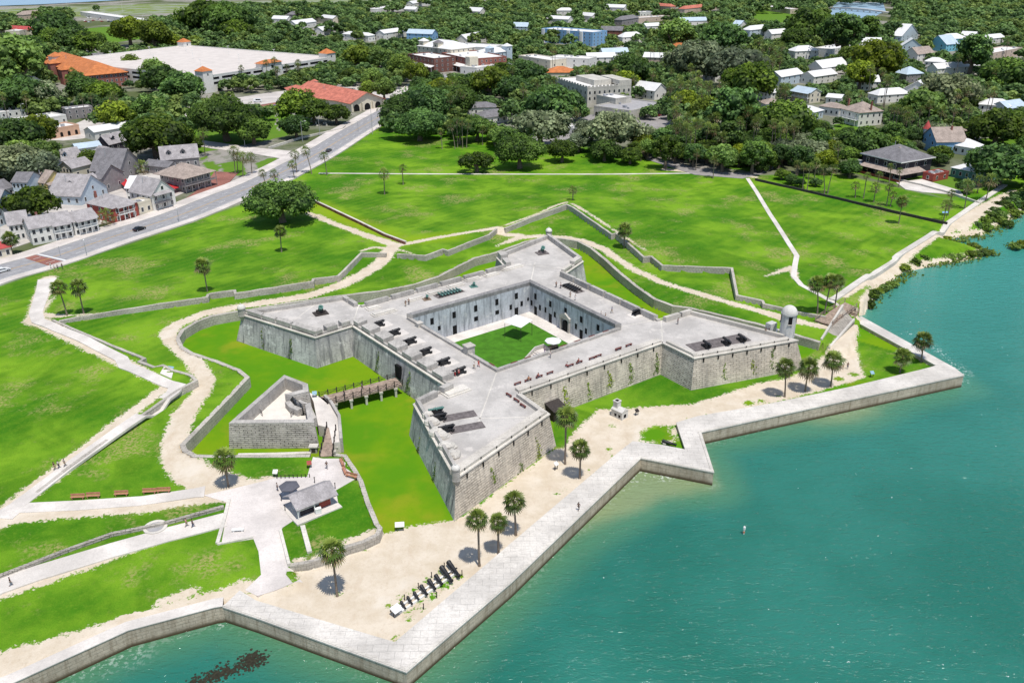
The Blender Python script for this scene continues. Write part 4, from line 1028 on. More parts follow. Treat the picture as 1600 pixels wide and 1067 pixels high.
# tall watchtower
p = pix(1229, 524, ZD); r = 1.75
TOWERM = stone('tower_plaster', (0.64, 0.63, 0.61), (0.27, 0.27, 0.28), 0.8, 0.35, 0.12, 0.45, 0.6, 0.02)
mb = MB(); mb.lathe([(r * 1.02, ZD - .2), (r, ZD + .4), (r * .97, ZD + 5.5), (r * 1.08, ZD + 5.55), (r * 1.08, ZD + 5.85), (r * .95, ZD + 5.9)], p.x, p.y, 32)
wt = bw(mb, 'watchtower', TOWERM, fort, None, False)
mb = MB(); mb.lathe([(r * 1.04, ZD + 5.85)] + [(r * 1.02 * cos(t), ZD + 5.88 + 1.75 * sin(t)) for t in np.linspace(.08, 1.5, 9)], p.x, p.y, 32); bw(mb, 'dome', WHITED, fort, wt, True)
for ang in (-1.62, -0.1, 2.9, 1.4):
 mb = MB(); mb.box(r * .9, r * 1.015, -.42, .42, 3.5, 5.3, ang, (p.x, p.y, ZD)); w1 = bw(mb, 'window', VOID, fort, wt)
 mb = MB(); mb.box(r * .9, r * 1.10, -.55, .55, 3.3, 3.48, ang, (p.x, p.y, ZD)); bw(mb, 'sill', PAR, fort, wt)
q = pix(1204, 517, ZD); mb = MB(); mb.box(-1.1, 1.1, -.8, .8, 0, 2.2, .6, (q.x, q.y, ZD - .05)); bw(mb, 'tower_lobby', TOWERM, fort, wt)
q = pix(1213, 522, ZD); mb = MB(); mb.box(-.15, .15, -.15, .15, 0, 1.4, 0, (q.x, q.y, ZD)); bw(mb, 'corner_post', WHITEP, fort, wt)
# drains, iron rods and the gate in the left curtain
a, b = OUT[17], OUT[18]
s, z = on_wall(625, 583, a, b)
opening(BASE[17].lerp(a, .35), BASE[18].lerp(b, .35), s, 2.5, 5.6, 2.0, fort, C_S, 'gateway', VOID, proud=0.35)
for i, par, cnt in ((0, B_N, 6), (2, C_E, 8), (4, B_R, 7)):
 a, b = OUT[i], OUT[(i + 1) % 20]; e = (b - a).normalized(); n = Vector((e.y, -e.x, 0)); L = (b - a).length
 for k in range(cnt):
  q = a + e * L * (k + .6) / (cnt + .2) + n * .32; mb = MB(); mb.box(-.12, .12, -.12, .12, -1.1, -.2, 0, (q.x, q.y, ZC)); bw(mb, 'drain_pipe', VOID, fort, par); mb = MB(); mb.box(-.1, .1, -.1, .1, .45, .7, 0, (q.x - n.x * .5, q.y - n.y * .5, ZC))
  bw(mb, 'drain_spout', VOID, fort, par)
# ---- the ravelin
zt = 5.7
RA = [pix(x, y, zt) for x, y in [(357.5, 661), (444, 585.5), (481, 599.5), (482, 611), (457, 617), (472, 629), (485, 628), (491, 660)]]
rav = thing('ravelin', 'triangular stone outwork with an open sandy floor and a wooden bridge leading from it', 'outwork', (*(sum(RA, Vector()) / 8).xy, 0))
T = offs(RA, 0, True); Bs = offs(RA, .8, True) if False else None
ar = sum(RA[i].x * RA[(i + 1) % 8].y - RA[(i + 1) % 8].x * RA[i].y for i in range(8)); sg = 1 if ar > 0 else -1
inn = offs(RA, 1.15 * sg, True); bas = offs(RA, -.5 * sg, True)
mb = MB()
for i in range(8):
 j = (i + 1) % 8
 mb.quad(Vector((*bas[i].xy, -.4)), Vector((*bas[j].xy, -.4)), Vector((*RA[j].xy, zt - .3)), Vector((*RA[i].xy, zt - .3)))
bw(mb, 'scarp', COQD, rav)
mb = MB()
for i in range(8):
 j = (i + 1) % 8
 if i in (4, 5): continue
 a, b, c, d = RA[i], RA[j], inn[j], inn[i]
 zz = zt if i in (0, 1, 7) or True else zt - .5
 vs = [(*q.xy, zt - .3 if k < 2 else 3.0) for k, q in enumerate((a, b, c, d))] + [(*q.xy, zz + (.12 if k > 1 else 0)) for k, q in enumerate((a, b, c, d))]
 mb.add(vs, [(0, 1, 5, 4), (2, 3, 7, 6), (4, 5, 6, 7), (3, 0, 4, 7), (1, 2, 6, 5)])
bw(mb, 'parapet', PARG, rav)
SANDM = plain('sandy_floor', (0.70, 0.65, 0.58), 0.95, 0.1, 0.7)
md = offs(RA, .7 * sg, True)
bw(MB().prism([(q.x, q.y) for q in md], 2.4, 3.0), 'ravelin_floor', SANDM, rav)
for pts in [[(380, 651, 4.2), (391, 642, 4.2)], [(444, 596, 4.4), (456, 602, 4.4)]]:
 bw(strip(MB(), [pix(*q) for q in pts], 1.6, 3.0), 'gun_platform', WOODP, rav)
for pts in [[(401, 640), (410, 650)], [(379, 652), (391, 640)], [(440, 601), (454, 605)], [(455, 652), (466, 643)]]:
 a, b = [pix(*q, 3.0) for q in pts]; mb = MB()
 for k in range(3):
  q = a.lerp(b, k / 2); mb.tube(q, q + Vector((0, 0, 1.1)), .07, n=5)
 for h in (.55, 1.05): mb.tube(a + Vector((0, 0, h)), b + Vector((0, 0, h)), .06, n=5)
 bw(mb, 'guard_rail', RAILM, rav)
mb = MB(); q = [pix(x, y, 4.5) for x, y in [(445, 628), (452, 636), (465, 641)]]; strip(mb, q, 1.2, 3.0); bw(mb, 'inner_wall', PARG, rav); mb = MB()
q = [pix(x, y, 5.0) for x, y in [(463, 627), (478, 634), (487, 654)]]; strip(mb, q, 1.0, 3.0)
bw(mb, 'inner_wall', PARG, rav)
# terrace of the gate and its approach
TER = [pix(x, y, 2.6) for x, y in [(483, 613), (506, 622), (516, 633), (528, 654), (531, 690), (519, 692), (514, 668), (497, 664), (490, 628)]]
bw(MB().prism([(q.x, q.y) for q in TER], -.4, 2.6), 'gate_terrace', CONC, rav)
mb = MB(); strip(mb, [Vector((*q.xy, 3.4)) for q in TER[1:5]], .6, -.4); bw(mb, 'terrace_wall', PARG, rav)
# wooden walk from the plaza to the terrace, and the long bridge to the gate
def bridge(name, label, A, B, C, D, rails, posts, z):
 root = thing(name, label, 'bridge', (*((A + B + C + D) / 4).xy, 0))
 bw(MB().prism([(q.x, q.y) for q in (A, B, C, D)], [q.z - .35 for q in (A, B, C, D)], [q.z for q in (A, B, C, D)]), 'bridge_deck', WOODL, root)
 for (p, q) in ((A, B), (D, C)):
  mb = MB(); k = rails
  for j in range(k + 1):
   t = p.lerp(q, j / k); mb.box(-.1, .1, -.1, .1, -.2, 1.35, 0, t)
  for h in (.55, 1.0): mb.tube(p + Vector((0, 0, h)), q + Vector((0, 0, h)), .055, n=5)
  for j in range(k):
   mb.tube(p.lerp(q, j / k) + Vector((0, 0, .1)), p.lerp(q, (j + 1) / k) + Vector((0, 0, 1.0)), .04, n=4)
  bw(mb, 'railing', RAILM, root)
 for j in range(posts):
  t = (j + .5) / posts
  for (p, q) in ((A, B), (D, C)):
   c = p.lerp(q, t); mb = MB(); mb.box(-.24, .24, -.24, .24, -.3, c.z - .75, .4, (c.x, c.y, 0)); mb.box(-.4, .4, -.35, .35, c.z - .75, c.z - .36, .4, (c.x, c.y, 0))
   bw(mb, 'pier', PAR, root)
 return root
g0 = 2.6
bridge('wooden_bridge', 'long wooden bridge with dark railings crossing the moat to the fort gate', pix(512, 631, g0), pix(629, 601, g0), pix(618, 590, g0), pix(499, 620, g0), 9, 5, g0)
bridge('wooden_walkway', 'short brown wooden ramp between dark posts from the plaza up to the ravelin', pix(500, 713, 2.2), pix(511, 668, 2.6), pix(525, 672, 2.6), pix(520, 712, 2.2), 4, 2, g0)
for x, y, s in [(491, 706, 1), (523, 706, 1)]:
 p = G(x, y); t = thing('gate_post', 'white capped stone gate post on the %s of the wooden walkway' % ('left' if x < 500 else 'right'), 'gate post', p)
 MB().box(-.7, .7, -.55, .55, -2, 1.3).build('post_body', PARG, t); MB().box(-.9, .9, -.7, .7, 1.3, 1.55).build('cap', CAPM, t); MB().box(-.4, .4, -.58, -.5, .2, 1.1).build('gate_panel', RAILM, t)
# stone ramp and wooden steps at the far right corner of the moat
RP = [pix(1285, 530, 2.4), pix(1297, 546, 1.4), pix(1335, 505, 2.0), pix(1318, 480, 3.2)]
rp = thing('stone_ramp', 'pale stone ramp with parapet rising beside the three leaning palms', 'ramp', (*((RP[0] + RP[2]) / 2).xy, 0))
bw(MB().prism([(q.x, q.y) for q in RP], -.3, [1.6, 1.4, 2.6, 2.8]), 'ramp_body', COQG, rp)
mb = MB(); strip(mb, [Vector((*RP[0].xy, 2.5)), Vector((*RP[3].xy, 3.9))], .5, 0); bw(mb, 'ramp_parapet', CAPM, rp); mb = MB(); strip(mb, [Vector((*RP[1].xy, 2.0)), Vector((*RP[2].xy, 3.2))], .5, 0)
bw(mb, 'ramp_parapet', CAPM, rp)
ws = thing('wooden_steps', 'brown wooden stairs with handrails going down from the ramp to the sea wall', 'stairs', pix(1330, 500, .3))
A0 = pix(1336, 484, 2.6); A1 = pix(1323, 508, .3); e = (A1 - A0); e.z = 0; L = e.length; e.normalize(); n = Vector((-e.y, e.x, 0))
mb = MB()
for k in range(9): face_slab(mb, A0, e, n, L * k / 9, L * (k + 1) / 9, 2.6 - .26 * (k + 1) - .12, 2.6 - .26 * (k + 1), 1.1, 1.1)
bw(mb, 'steps', WOODB, ws)
for s_ in (-1.1, 1.1):
 mb = MB()
 for k in range(5): q = A0.lerp(A1, k / 4) + n * s_; mb.box(-.07, .07, -.07, .07, -.8, 1.1, 0, q)
 mb.tube(A0 + n * s_ + Vector((0, 0, 1.1)), A1 + n * s_ + Vector((0, 0, 1.1)), .06, n=5); mb.tube(A0 + n * s_ + Vector((0, 0, .6)), A1 + n * s_ + Vector((0, 0, .6)), .05, n=5)
 bw(mb, 'handrail', WOODL, ws)
fb = [pix(x, y, 2.6) for x, y in [(1274, 500), (1320, 472), (1338, 480), (1300, 508)]]
ft = thing('footbridge', 'grey weathered wooden footbridge at the end of the covered way', 'bridge', (*((fb[0] + fb[2]) / 2).xy, 0))
bw(MB().prism([(q.x, q.y) for q in fb], 2.3, 2.6), 'bridge_deck', WOODL, ft)
for p, q in ((fb[0], fb[1]), (fb[3], fb[2])):
 mb = MB()
 for k in range(6): mb.box(-.08, .08, -.08, .08, -1.2, 1.2, 0, p.lerp(q, k / 5))
 for h in (.6, 1.15): mb.tube(p + Vector((0, 0, h)), q + Vector((0, 0, h)), .07, n=5)
 bw(mb, 'railing', WOODL, ft)
# ------------------------------------------------------------------ road
ZR = 1.4
CEN = [(-60, 447), (0, 427), (75, 406), (175, 372), (275, 340), (350, 310), (400, 291), (450, 266), (500, 239), (550, 208), (585, 188), (615, 170), (640, 152), (668, 132), (690, 118)]
ASPH = plain('asphalt', (0.30, 0.295, 0.30), 0.9, 0.2, 0.5)
WALKM = stone('sidewalk_concrete', (0.64, 0.585, 0.54), (0.46, 0.42, 0.385), 1.5, 1.5, 0.1, 0.3, 0, 0.02, bumpy=.1)
BRICKP = stone('brick_paving', (0.34, 0.15, 0.12), (0.2, 0.1, 0.08), 0.5, 0.3, 0.5, 0.3, 0, 0.03, bumpy=.2)
LINEW = plain('white_road_paint', (0.75, 0.75, 0.73), 0.7, 0.15, 2)
LINEY = plain('yellow_road_paint', (0.62, 0.36, 0.06), 0.7, 0.15, 2)
cl_ = [pix(x, y, ZR) for x, y in CEN]
def smooth_line(P, step=3.0):
 Q = [P[0]]
 for i in range(len(P) - 1):
  p0 = P[max(i - 1, 0)]; p1 = P[i]; p2 = P[i + 1]; p3 = P[min(i + 2, len(P) - 1)]
  k = max(2, int((p2 - p1).length / step))
  for j in range(1, k + 1):
   t = j / k
   Q.append(0.5 * ((2 * p1) + (p2 - p0) * t + (2 * p0 - 5 * p1 + 4 * p2 - p3) * t * t + (3 * p1 - p0 - 3 * p2 + p3) * t ** 3))
 return Q
CLN = smooth_line(cl_)
def band(name, line, o0, o1, z, mat, thick=0.0, s0=0.0, s1=1e9, kind=True, parent=None):
 """a strip between two offsets of a line, following it from s0 to s1 metres"""
 A = offs(line, o0); B = offs(line, o1); mb = MB(); s = 0; V = []; last = None
 for i in range(len(line)):
  if i: s += (line[i] - line[i - 1]).length
  if s0 <= s <= s1: V.append((A[i], B[i]))
 if len(V) < 2: return None
 vs = []
 for a, b in V: vs += [(a.x, a.y, Hs(a.x, a.y) * 0 + z), (b.x, b.y, z), (a.x, a.y, z - thick), (b.x, b.y, z - thick)]
 fs = []
 for i in range(len(V) - 1):
  o = 4 * i; fs += [(o, o + 4, o + 5, o + 1)]
  if thick: fs += [(o, o + 2, o + 6, o + 4), (o + 1, o + 5, o + 7, o + 3)]
 mb.add(vs, fs); ob = mb.build(name, mat)
 return struct(ob) if kind else ob
Z0 = ZR + 0.35
HW = 7.3
road_root = band('road', CLN, -HW, HW, Z0, ASPH, 0.9)
band('sidewalk', CLN, -HW - 3.0, -HW, Z0 + .13, WALKM, .9)
band('sidewalk', CLN, HW, HW + 6.0, Z0 + .13, WALKM, .9)
band('kerb', CLN, -HW - .02, -HW + .25, Z0 + .16, CAPM, .3); band('kerb', CLN, HW - .25, HW + .02, Z0 + .16, CAPM, .3)
for o in (-.22, .12): band('road_marking', CLN, o, o + .12, Z0 + .012, LINEY)
tot = sum((b - a).length for a, b in zip(CLN, CLN[1:]))
CL1 = smooth_line(cl_, 0.75)
for off_ in (-3.6, 3.6):
 s = 2.0
 while s < tot - 5:
  band('road_marking', CL1, off_ - .08, off_ + .08, Z0 + .012, LINEW, 0, s, s + 4.2); s += 11.0
band('road_marking', CLN, -HW + .9, -HW + 1.0, Z0 + .012, LINEW)
# brick crossing with white stop bars
q = [pix(x, y, Z0) for x, y in [(50, 402), (67, 397), (97, 418), (80, 424)]]
x0 = CL1; s = 0; best = (1e9, 0)
tgt = pix(74, 409, Z0)
for i in range(1, len(CL1)):
 s += (CL1[i] - CL1[i - 1]).length; d = (CL1[i].xy - tgt.xy).length
 if d < best[0]: best = (d, s)
sc_ = best[1]
band('crosswalk', CL1, -HW, HW, Z0 + .008, BRICKP, 0, sc_ - 2.6, sc_ + 2.6)
for k in (-3.4, 3.0): band('road_marking', CL1, -HW, HW, Z0 + .014, LINEW, 0, sc_ + k, sc_ + k + .9)
band('road_marking', CL1, 0, HW, Z0 + .014, LINEW, 0, sc_ + 24, sc_ + 24.8)
# side streets and parking yards of the town
def sheet_flat(name, px, z, mat): return struct(MB().prism([(p.x, p.y) for p in pp(px, z)], z - .3, z).build(name, mat))
YARD = stone('yard_concrete', (0.56, 0.52, 0.48), (0.36, 0.33, 0.30), 4, 4, 0.05, 0.35, 0, .02, bumpy=.1)
TOWNASPH = plain('town_asphalt', (0.30, 0.28, 0.27), 0.9, 0.25, 0.3)
for nm, px, m_ in [('side_street', [(440, 248), (395, 240), (330, 232), (280, 222), (283, 215), (335, 222), (400, 231), (455, 236)], WALKM),
    ('brick_drive', [(335, 268), (372, 270), (352, 292), (302, 318), (290, 310), (322, 288)], BRICKP),
    ('street', [(95, 190), (110, 170), (80, 120), (52, 85), (62, 84), (100, 128), (130, 165), (120, 192)], TOWNASPH),
    ('yard', [(0, 215), (100, 220), (230, 205), (300, 190), (330, 175), (200, 150), (120, 168), (0, 178)], YARD),
    ('garage_drive', [(270, 165), (330, 160), (420, 145), (560, 128), (640, 138), (600, 175), (450, 165), (330, 180)], YARD),
    ('car_park', [(400, 165), (432, 160), (440, 175), (400, 183)], BRICKP),
    ('car_park', [(800, 205), (900, 180), (1060, 175), (1070, 195), (960, 212), (840, 228)], TOWNASPH),
    ('street', [(640, 152), (720, 128), (800, 118), (900, 100), (1000, 60), (1010, 62), (915, 108), (800, 128), (720, 140), (650, 160)], YARD),
    ('street', [(1005, 240), (1040, 250), (1100, 266), (1165, 271), (1185, 262), (1210, 250), (1220, 256), (1190, 272), (1160, 279), (1085, 273), (1010, 249)], TOWNASPH),
    ('terrace', [(1400, 285), (1440, 280), (1500, 298), (1505, 305), (1440, 300), (1415, 296)], CONC),
    ('yard', [(0, 394), (60, 374), (170, 347), (240, 322), (300, 296), (330, 268), (270, 255), (180, 284), (100, 300), (0, 330)], YARD),
    ('court_lot', [(110, 30), (215, 20), (225, 38), (140, 48)], TOWNASPH), ('street', [(100, 46), (215, 36), (220, 40), (105, 51)], YARD)]:
 sheet_flat(nm, px, ZR + .18 + (0.05 if 'brick' in nm or 'park' in nm else 0), m_)
# ------------------------------------------------------------------ buildings
WM = dict(white=plain('white_stucco', (0.72, 0.70, 0.66), .85, .1, .6), cream=plain('cream_stucco', (0.66, 0.60, 0.48), .85, .1, .6), yellow=plain('yellow_clapboard', (0.66, 0.52, 0.22), .8, .12, .8),
  red=plain('red_painted_wood', (0.34, 0.075, 0.06), .8, .2, .8), peach=plain('peach_stucco', (0.62, 0.40, 0.28), .85, .12, .6), grey=plain('grey_boards', (0.26, 0.24, 0.24), .85, .2, .8),
  dark=plain('dark_clapboard', (0.045, 0.04, 0.05), .8, .25, .8), blue=plain('blue_clapboard', (0.22, 0.40, 0.62), .8, .12, .8), aqua=plain('aqua_wall', (0.20, 0.50, 0.62), .8, .12, .8), pale=plain('pale_blue_wall', (0.48, 0.56, 0.62), .8, .1, .8),
  brick=stone('red_brick', (0.36, 0.15, 0.12), (0.22, 0.10, 0.09), .5, .22, .3, .3, .2, .03), brown=stone('brown_brick', (0.24, 0.12, 0.10), (0.12, .07, .06), .5, .22, .3, .3, .2, .03), tan=plain('tan_stucco', (0.55, 0.44, 0.36), .85, .12, .6),
  green=plain('green_wall', (0.10, 0.22, 0.20), .8, .15, .8), aged=stone('aged_stucco', (0.60, 0.57, 0.50), (0.3, .28, .25), 2, 1, .1, .4, .4, .01))
RM = dict(shingle=shingle('wood_shingles', (0.44, 0.41, 0.41)), shingle2=shingle('dark_shingles', (0.24, 0.23, 0.24)), tan=shingle('tan_shingles', (0.44, 0.36, 0.31)), orange=ridged('orange_tile', (0.60, 0.21, 0.075), .4), salmon=ridged('salmon_tile', (0.60, 0.20, 0.14), .4, var=.3),
  metal=ridged('white_metal_roof', (0.78, 0.77, 0.75), .5, .45, .08, .4, .15), blue=ridged('blue_metal_roof', (0.52, 0.62, 0.70), .5, .45, .1, .4, .2), grey=ridged('grey_metal_roof', (0.42, 0.43, 0.45), .5, .5, .15, .4, .2), red=ridged('red_tile', (0.50, 0.09, 0.085), .4), flat=plain('white_membrane', (0.72, 0.70, 0.67), .85, .15, .25),
  gravel=plain('grey_gravel_roof', (0.36, 0.35, 0.35), .95, .2, .4), bright=ridged('aqua_roof', (0.20, 0.62, 0.78), .5))
GLS = glass(); TRIM = plain('white_trim', (0.74, 0.73, 0.70), .6, .08, 1.5)
BOXES = []   # (px box, depth) of every building so that trees do not hide what the photo shows
FOOT = []
class House:
 def __init__(s, label, A, B, depth, h, wall, roof, kind='gable', pitch=.6, at='base', name='house', cat='house', over=.45, z=ZR + .2, win=(2, 4), side=(2, 2), far=False, group=None, keep=.5, depth_px=None, hh=None):
  zz = z if at == 'base' else z + h
  a, b = pix(*A, zz), pix(*B, zz); a.z = b.z = z
  s.W = (b - a).xy.length; s.rz = atan2(b.y - a.y, b.x - a.x); s.h = h; s.a = a; s.far = far
  if depth_px:
   c = pix(*depth_px, zz); n = Vector((-sin(s.rz), cos(s.rz))); depth = abs((c.xy - a.xy).dot(n)) if (c.xy - a.xy).dot(n) else 10
  s.D = depth; s.r = thing(name, label, cat, a, s.rz, group)
  s.wallm = WM[wall]; s.roofm = RM[roof]; W, D = s.W, s.D
  mb = MB(); mb.box(0, W, 0, D, -1.0, h)
  s.rise = 0
  if kind in ('gable', 'front'):
   s.rise = pitch * (D if kind == 'gable' else W) / 2
   if kind == 'gable': g = [[(0, 0, h), (0, D, h), (0, D / 2, h + s.rise)], [(W, D, h), (W, 0, h), (W, D / 2, h + s.rise)]]
   else: g = [[(W, 0, h), (0, 0, h), (W / 2, 0, h + s.rise)], [(0, D, h), (W, D, h), (W / 2, D, h + s.rise)]]
   for t in g: mb.add(t, [(0, 2, 1)])
  s.wall = mb.build('wall', s.wallm, s.r)
  s.kind = kind; s.pitch = pitch; o = over
  mb = MB(); t = .18
  if kind == 'gable':
   q = s.rise * o / (D / 2)
   pr = [(-o, h - q), (D / 2, h + s.rise), (D + o, h - q)]
   vs = [(x, y, zq + dz) for x in (-o, W + o) for dz in (.04, .04 + t) for y, zq in pr]
   mb.add(vs, [(3, 9, 10, 4), (4, 10, 11, 5), (1, 7, 6, 0), (2, 8, 7, 1), (0, 6, 9, 3), (5, 11, 8, 2), (0, 3, 4, 1), (1, 4, 5, 2), (7, 10, 9, 6), (8, 11, 10, 7)])
  elif kind == 'front':
   q = s.rise * o / (W / 2)
   pr = [(-o, h - q), (W / 2, h + s.rise), (W + o, h - q)]
   vs = [(x, y, zq + dz) for y in (-o, D + o) for dz in (.04, .04 + t) for x, zq in pr]
   mb.add(vs, [(4, 10, 9, 3), (5, 11, 10, 4), (0, 6, 7, 1), (1, 7, 8, 2), (3, 9, 6, 0), (2, 8, 11, 5), (1, 4, 3, 0), (2, 5, 4, 1), (6, 9, 10, 7), (7, 10, 11, 8)])
  elif kind == 'hip':
   m = min(W, D) / 2; s.rise = pitch * m
   if W >= D: r0, r1 = (m, D / 2), (W - m, D / 2)
   else: r0, r1 = (W / 2, m), (W / 2, D - m)
   s.ridge = (r0, r1)
   if abs(W - D) < .3: r1 = (r0[0] + .05, r0[1] + .05)
   e = [(-o, -o), (W + o, -o), (W + o, D + o), (-o, D + o)]; zb = h - .05
   vs = [(x, y, zb) for x, y in e] + [(x, y, zb + .15) for x, y in e] + [(*r0, h + s.rise), (*r1, h + s.rise)]
   fs = [(0, 1, 5, 4), (1, 2, 6, 5), (2, 3, 7, 6), (3, 0, 4, 7), (3, 2, 1, 0)]
   if W >= D: fs += [(4, 5, 9, 8), (5, 6, 9), (6, 7, 8, 9), (7, 4, 8)]
   else: fs += [(4, 5, 8), (5, 6, 9, 8), (6, 7, 9), (7, 4, 8, 9)]
   mb.add(vs, fs)
  else:
   mb.box(.3, W - .3, .3, D - .3, h - .05, h + .05)
  s.roof = mb.build('roof', s.roofm, s.r)
  if kind == 'flat':
   mb = MB()
   for b_ in ((0, W, -.05, .3), (0, W, D - .3, D + .05), (-.05, .28, .28, D - .28), (W - .28, W + .05, .28, D - .28)): mb.box(*b_, h - .02, h + .75)
   s.para = mb.build('parapet', s.wallm, s.r)
   if name != 'parking_garage':
    rr = random.Random(len(label) * 7)
    for _ in range(4):
     u, v, q = rr.uniform(1.5, max(2, W - 2)), rr.uniform(1.5, max(2, D - 2)), rr.uniform(.5, 1.1)
     MB().box(u - q, u + q, v - q * .7, v + q * .7, h + .04, h + .05 + rr.uniform(.6, 1.3)).build('roof_unit', RM['grey'], s.roof)
  if kind in ('gable', 'front', 'hip') and W > 7: MB().tube((W * .3, D * .62, h), (W * .3, D * .62, h + s.rise + .35), .14, n=6).build('vent_pipe', RM['grey'], s.roof)
  s.wins(0, win)
  if side: s.wins(1, side); s.wins(2, side)
  # keep-out box in the picture
  c, n_ = cos(s.rz), sin(s.rz)
  F = [(a.x + c * x - n_ * y, a.y + n_ * x + c * y) for x, y in ((0, 0), (W, 0), (W, D), (0, D))]; FOOT.append(F)
  P = [to_px((x, y, zq)) for x, y in F for zq in (z + h * .15, z + h + s.rise)]
  BOXES.append((min(p[0] for p in P), max(p[0] for p in P), min(p[1] for p in P), max(p[1] for p in P), min(p[2] for p in P), keep))
 def wins(s, sidek, rc, z0=None, mat=None):
  rows, cols = rc
  if not rows or not cols: return
  L = s.W if sidek == 0 else s.D; fh = s.h / rows
  for r in range(rows):
   for k in range(cols):
    u = L * (k + .5) / cols; z = fh * r + fh * .28; w_ = min(.95, L / cols * .5); hh = min(1.5, fh * .5)
    s.win(sidek, u, z, w_, hh)
 def win(s, sidek, u, z, w_, hh, nm='window', mat=None, frame=True):
  def bx(mb, u0, u1, z0, z1, pr, back):
   if sidek == 0: mb.box(u0, u1, -pr, back, z0, z1)
   elif sidek == 1: mb.box(s.W - back, s.W + pr, u0, u1, z0, z1)
   else: mb.box(-pr, back, u0, u1, z0, z1)
  f = .12; p = None
  if frame and not s.far:
   mb = MB(); bx(mb, u - w_ / 2 - f, u + w_ / 2 + f, z - f, z + hh + f, .05, .0); p = mb.build(nm, TRIM, s.r)
   mb = MB(); bx(mb, u - w_ / 2, u + w_ / 2, z, z + hh, .075, -.052); mb.build('pane', mat or GLS, p)
  else:
   mb = MB(); bx(mb, u - w_ / 2, u + w_ / 2, z, z + hh, .05, .0); mb.build(nm, mat or GLS, s.r)
 def dormer(s, u, w_=1.8, back=2.6, zoff=.9, y=1.2):
  """small gabled dormer on the front slope"""
  h0 = s.h + s.pitch * y; mb = MB(); hh = 1.5
  mb.box(u - w_ / 2, u + w_ / 2, y, y + back, h0 - .3, h0 + hh)
  mb.add([(u - w_ / 2, y, h0 + hh), (u + w_ / 2, y, h0 + hh), (u, y, h0 + hh + .8)], [(0, 1, 2)])
  d = mb.build('dormer', s.wallm, s.r)
  mb = MB()
  for sg_ in (-1, 1):
   e = (u + sg_ * (w_ / 2 + .25), h0 + hh - .2); r_ = (u, h0 + hh + .85)
   vs = [(e[0], y - .3, e[1]), (e[0], y + back, e[1]), (r_[0], y + back, r_[1]), (r_[0], y - .3, r_[1])]
   mb.add(vs + [(x, yy, zq + .14) for x, yy, zq in vs], [(0, 1, 2, 3), (4, 5, 6, 7), (0, 3, 7, 4), (0, 1, 5, 4)])
  mb.build('dormer_roof', s.roofm, d)
  mb = MB(); mb.box(u - .45, u + .45, y - .05, y, h0 + .2, h0 + 1.4); mb.build('dormer_window', GLS, d)
 def porch(s, u0, u1, dep, levels=2, lh=2.9, roofz=None, posts=4, shed=True, matp=None, rail=True, z0=0):
  matp = matp or TRIM
  for L in range(levels):
   zf = z0 + L * lh
   if zf > .5:
    f = MB().box(u0, u1, -dep, -.06, zf - .2, zf).build('balcony_floor', matp, s.r)
   if rail and zf > .5:
    mb = MB(); mb.box(u0, u1, -dep, -dep + .08, zf + .85, zf + .95); mb.box(u0, u1, -dep, -dep + .08, zf + .08, zf + .16)
    k = max(2, int((u1 - u0) / .35))
    for j in range(k + 1): x = u0 + (u1 - u0) * j / k; mb.box(x - .03, x + .03, -dep + .01, -dep + .07, zf + .1, zf + .88)
    mb.build('balcony_rail', matp, s.r)
  top = roofz or z0 + levels * lh
  for j in range(posts):
   x = u0 + .1 + (u1 - u0 - .2) * j / (posts - 1)
   MB().box(x - .09, x + .09, -dep + .1, -dep + .28, z0, top).build('porch_post', matp, s.r)
  if shed:
   mb = MB(); o = .3
   vs = [(u0 - o, -dep - o, top), (u1 + o, -dep - o, top), (u1 + o, .0, top + .35 * dep + .1), (u0 - o, 0, top + .35 * dep + .1)]
   mb.add(vs + [(x, y, zq + .14) for x, y, zq in vs], [(3, 2, 1, 0), (4, 5, 6, 7), (0, 1, 5, 4), (1, 2, 6, 5), (3, 0, 4, 7)])
   mb.build('porch_roof', s.roofm, s.r)
 def chimney(s, u, v, top=None, w_=.7, mat=None):
  MB().box(u - w_ / 2, u + w_ / 2, v - w_ / 2, v + w_ / 2, s.h, (top or s.h + s.rise + .9)).build('chimney', mat or WM['brick'], s.roof)
 def arches(s, sidek, n, z0, w_, hh, u0=0, u1=None, mat=None):
  L = s.W if sidek == 0 else s.D; u1 = u1 or L
  for k in range(n):
   u = u0 + (u1 - u0) * (k + .5) / n; mb = MB(); K = 8; pr = .06
   P = [(-w_ / 2, z0), (w_ / 2, z0)] + [(w_ / 2 * cos(pi * j / K), z0 + hh + w_ / 2 * sin(pi * j / K)) for j in range(K + 1)]
   if sidek == 0: F = [(u + p[0], -pr, p[1]) for p in P]; B_ = [(u + p[0], .0, p[1]) for p in P]
   elif sidek == 1: F = [(s.W + pr, u + p[0], p[1]) for p in P]; B_ = [(s.W, u + p[0], p[1]) for p in P]
   else: F = [(-pr, u + p[0], p[1]) for p in P]; B_ = [(0, u + p[0], p[1]) for p in P]
   m_ = len(P); mb.add(F + B_, [tuple(range(m_))] + [(i, (i + 1) % m_, m_ + (i + 1) % m_, m_ + i) for i in range(m_)])
   mb.build('archway', mat or VOID, s.r)
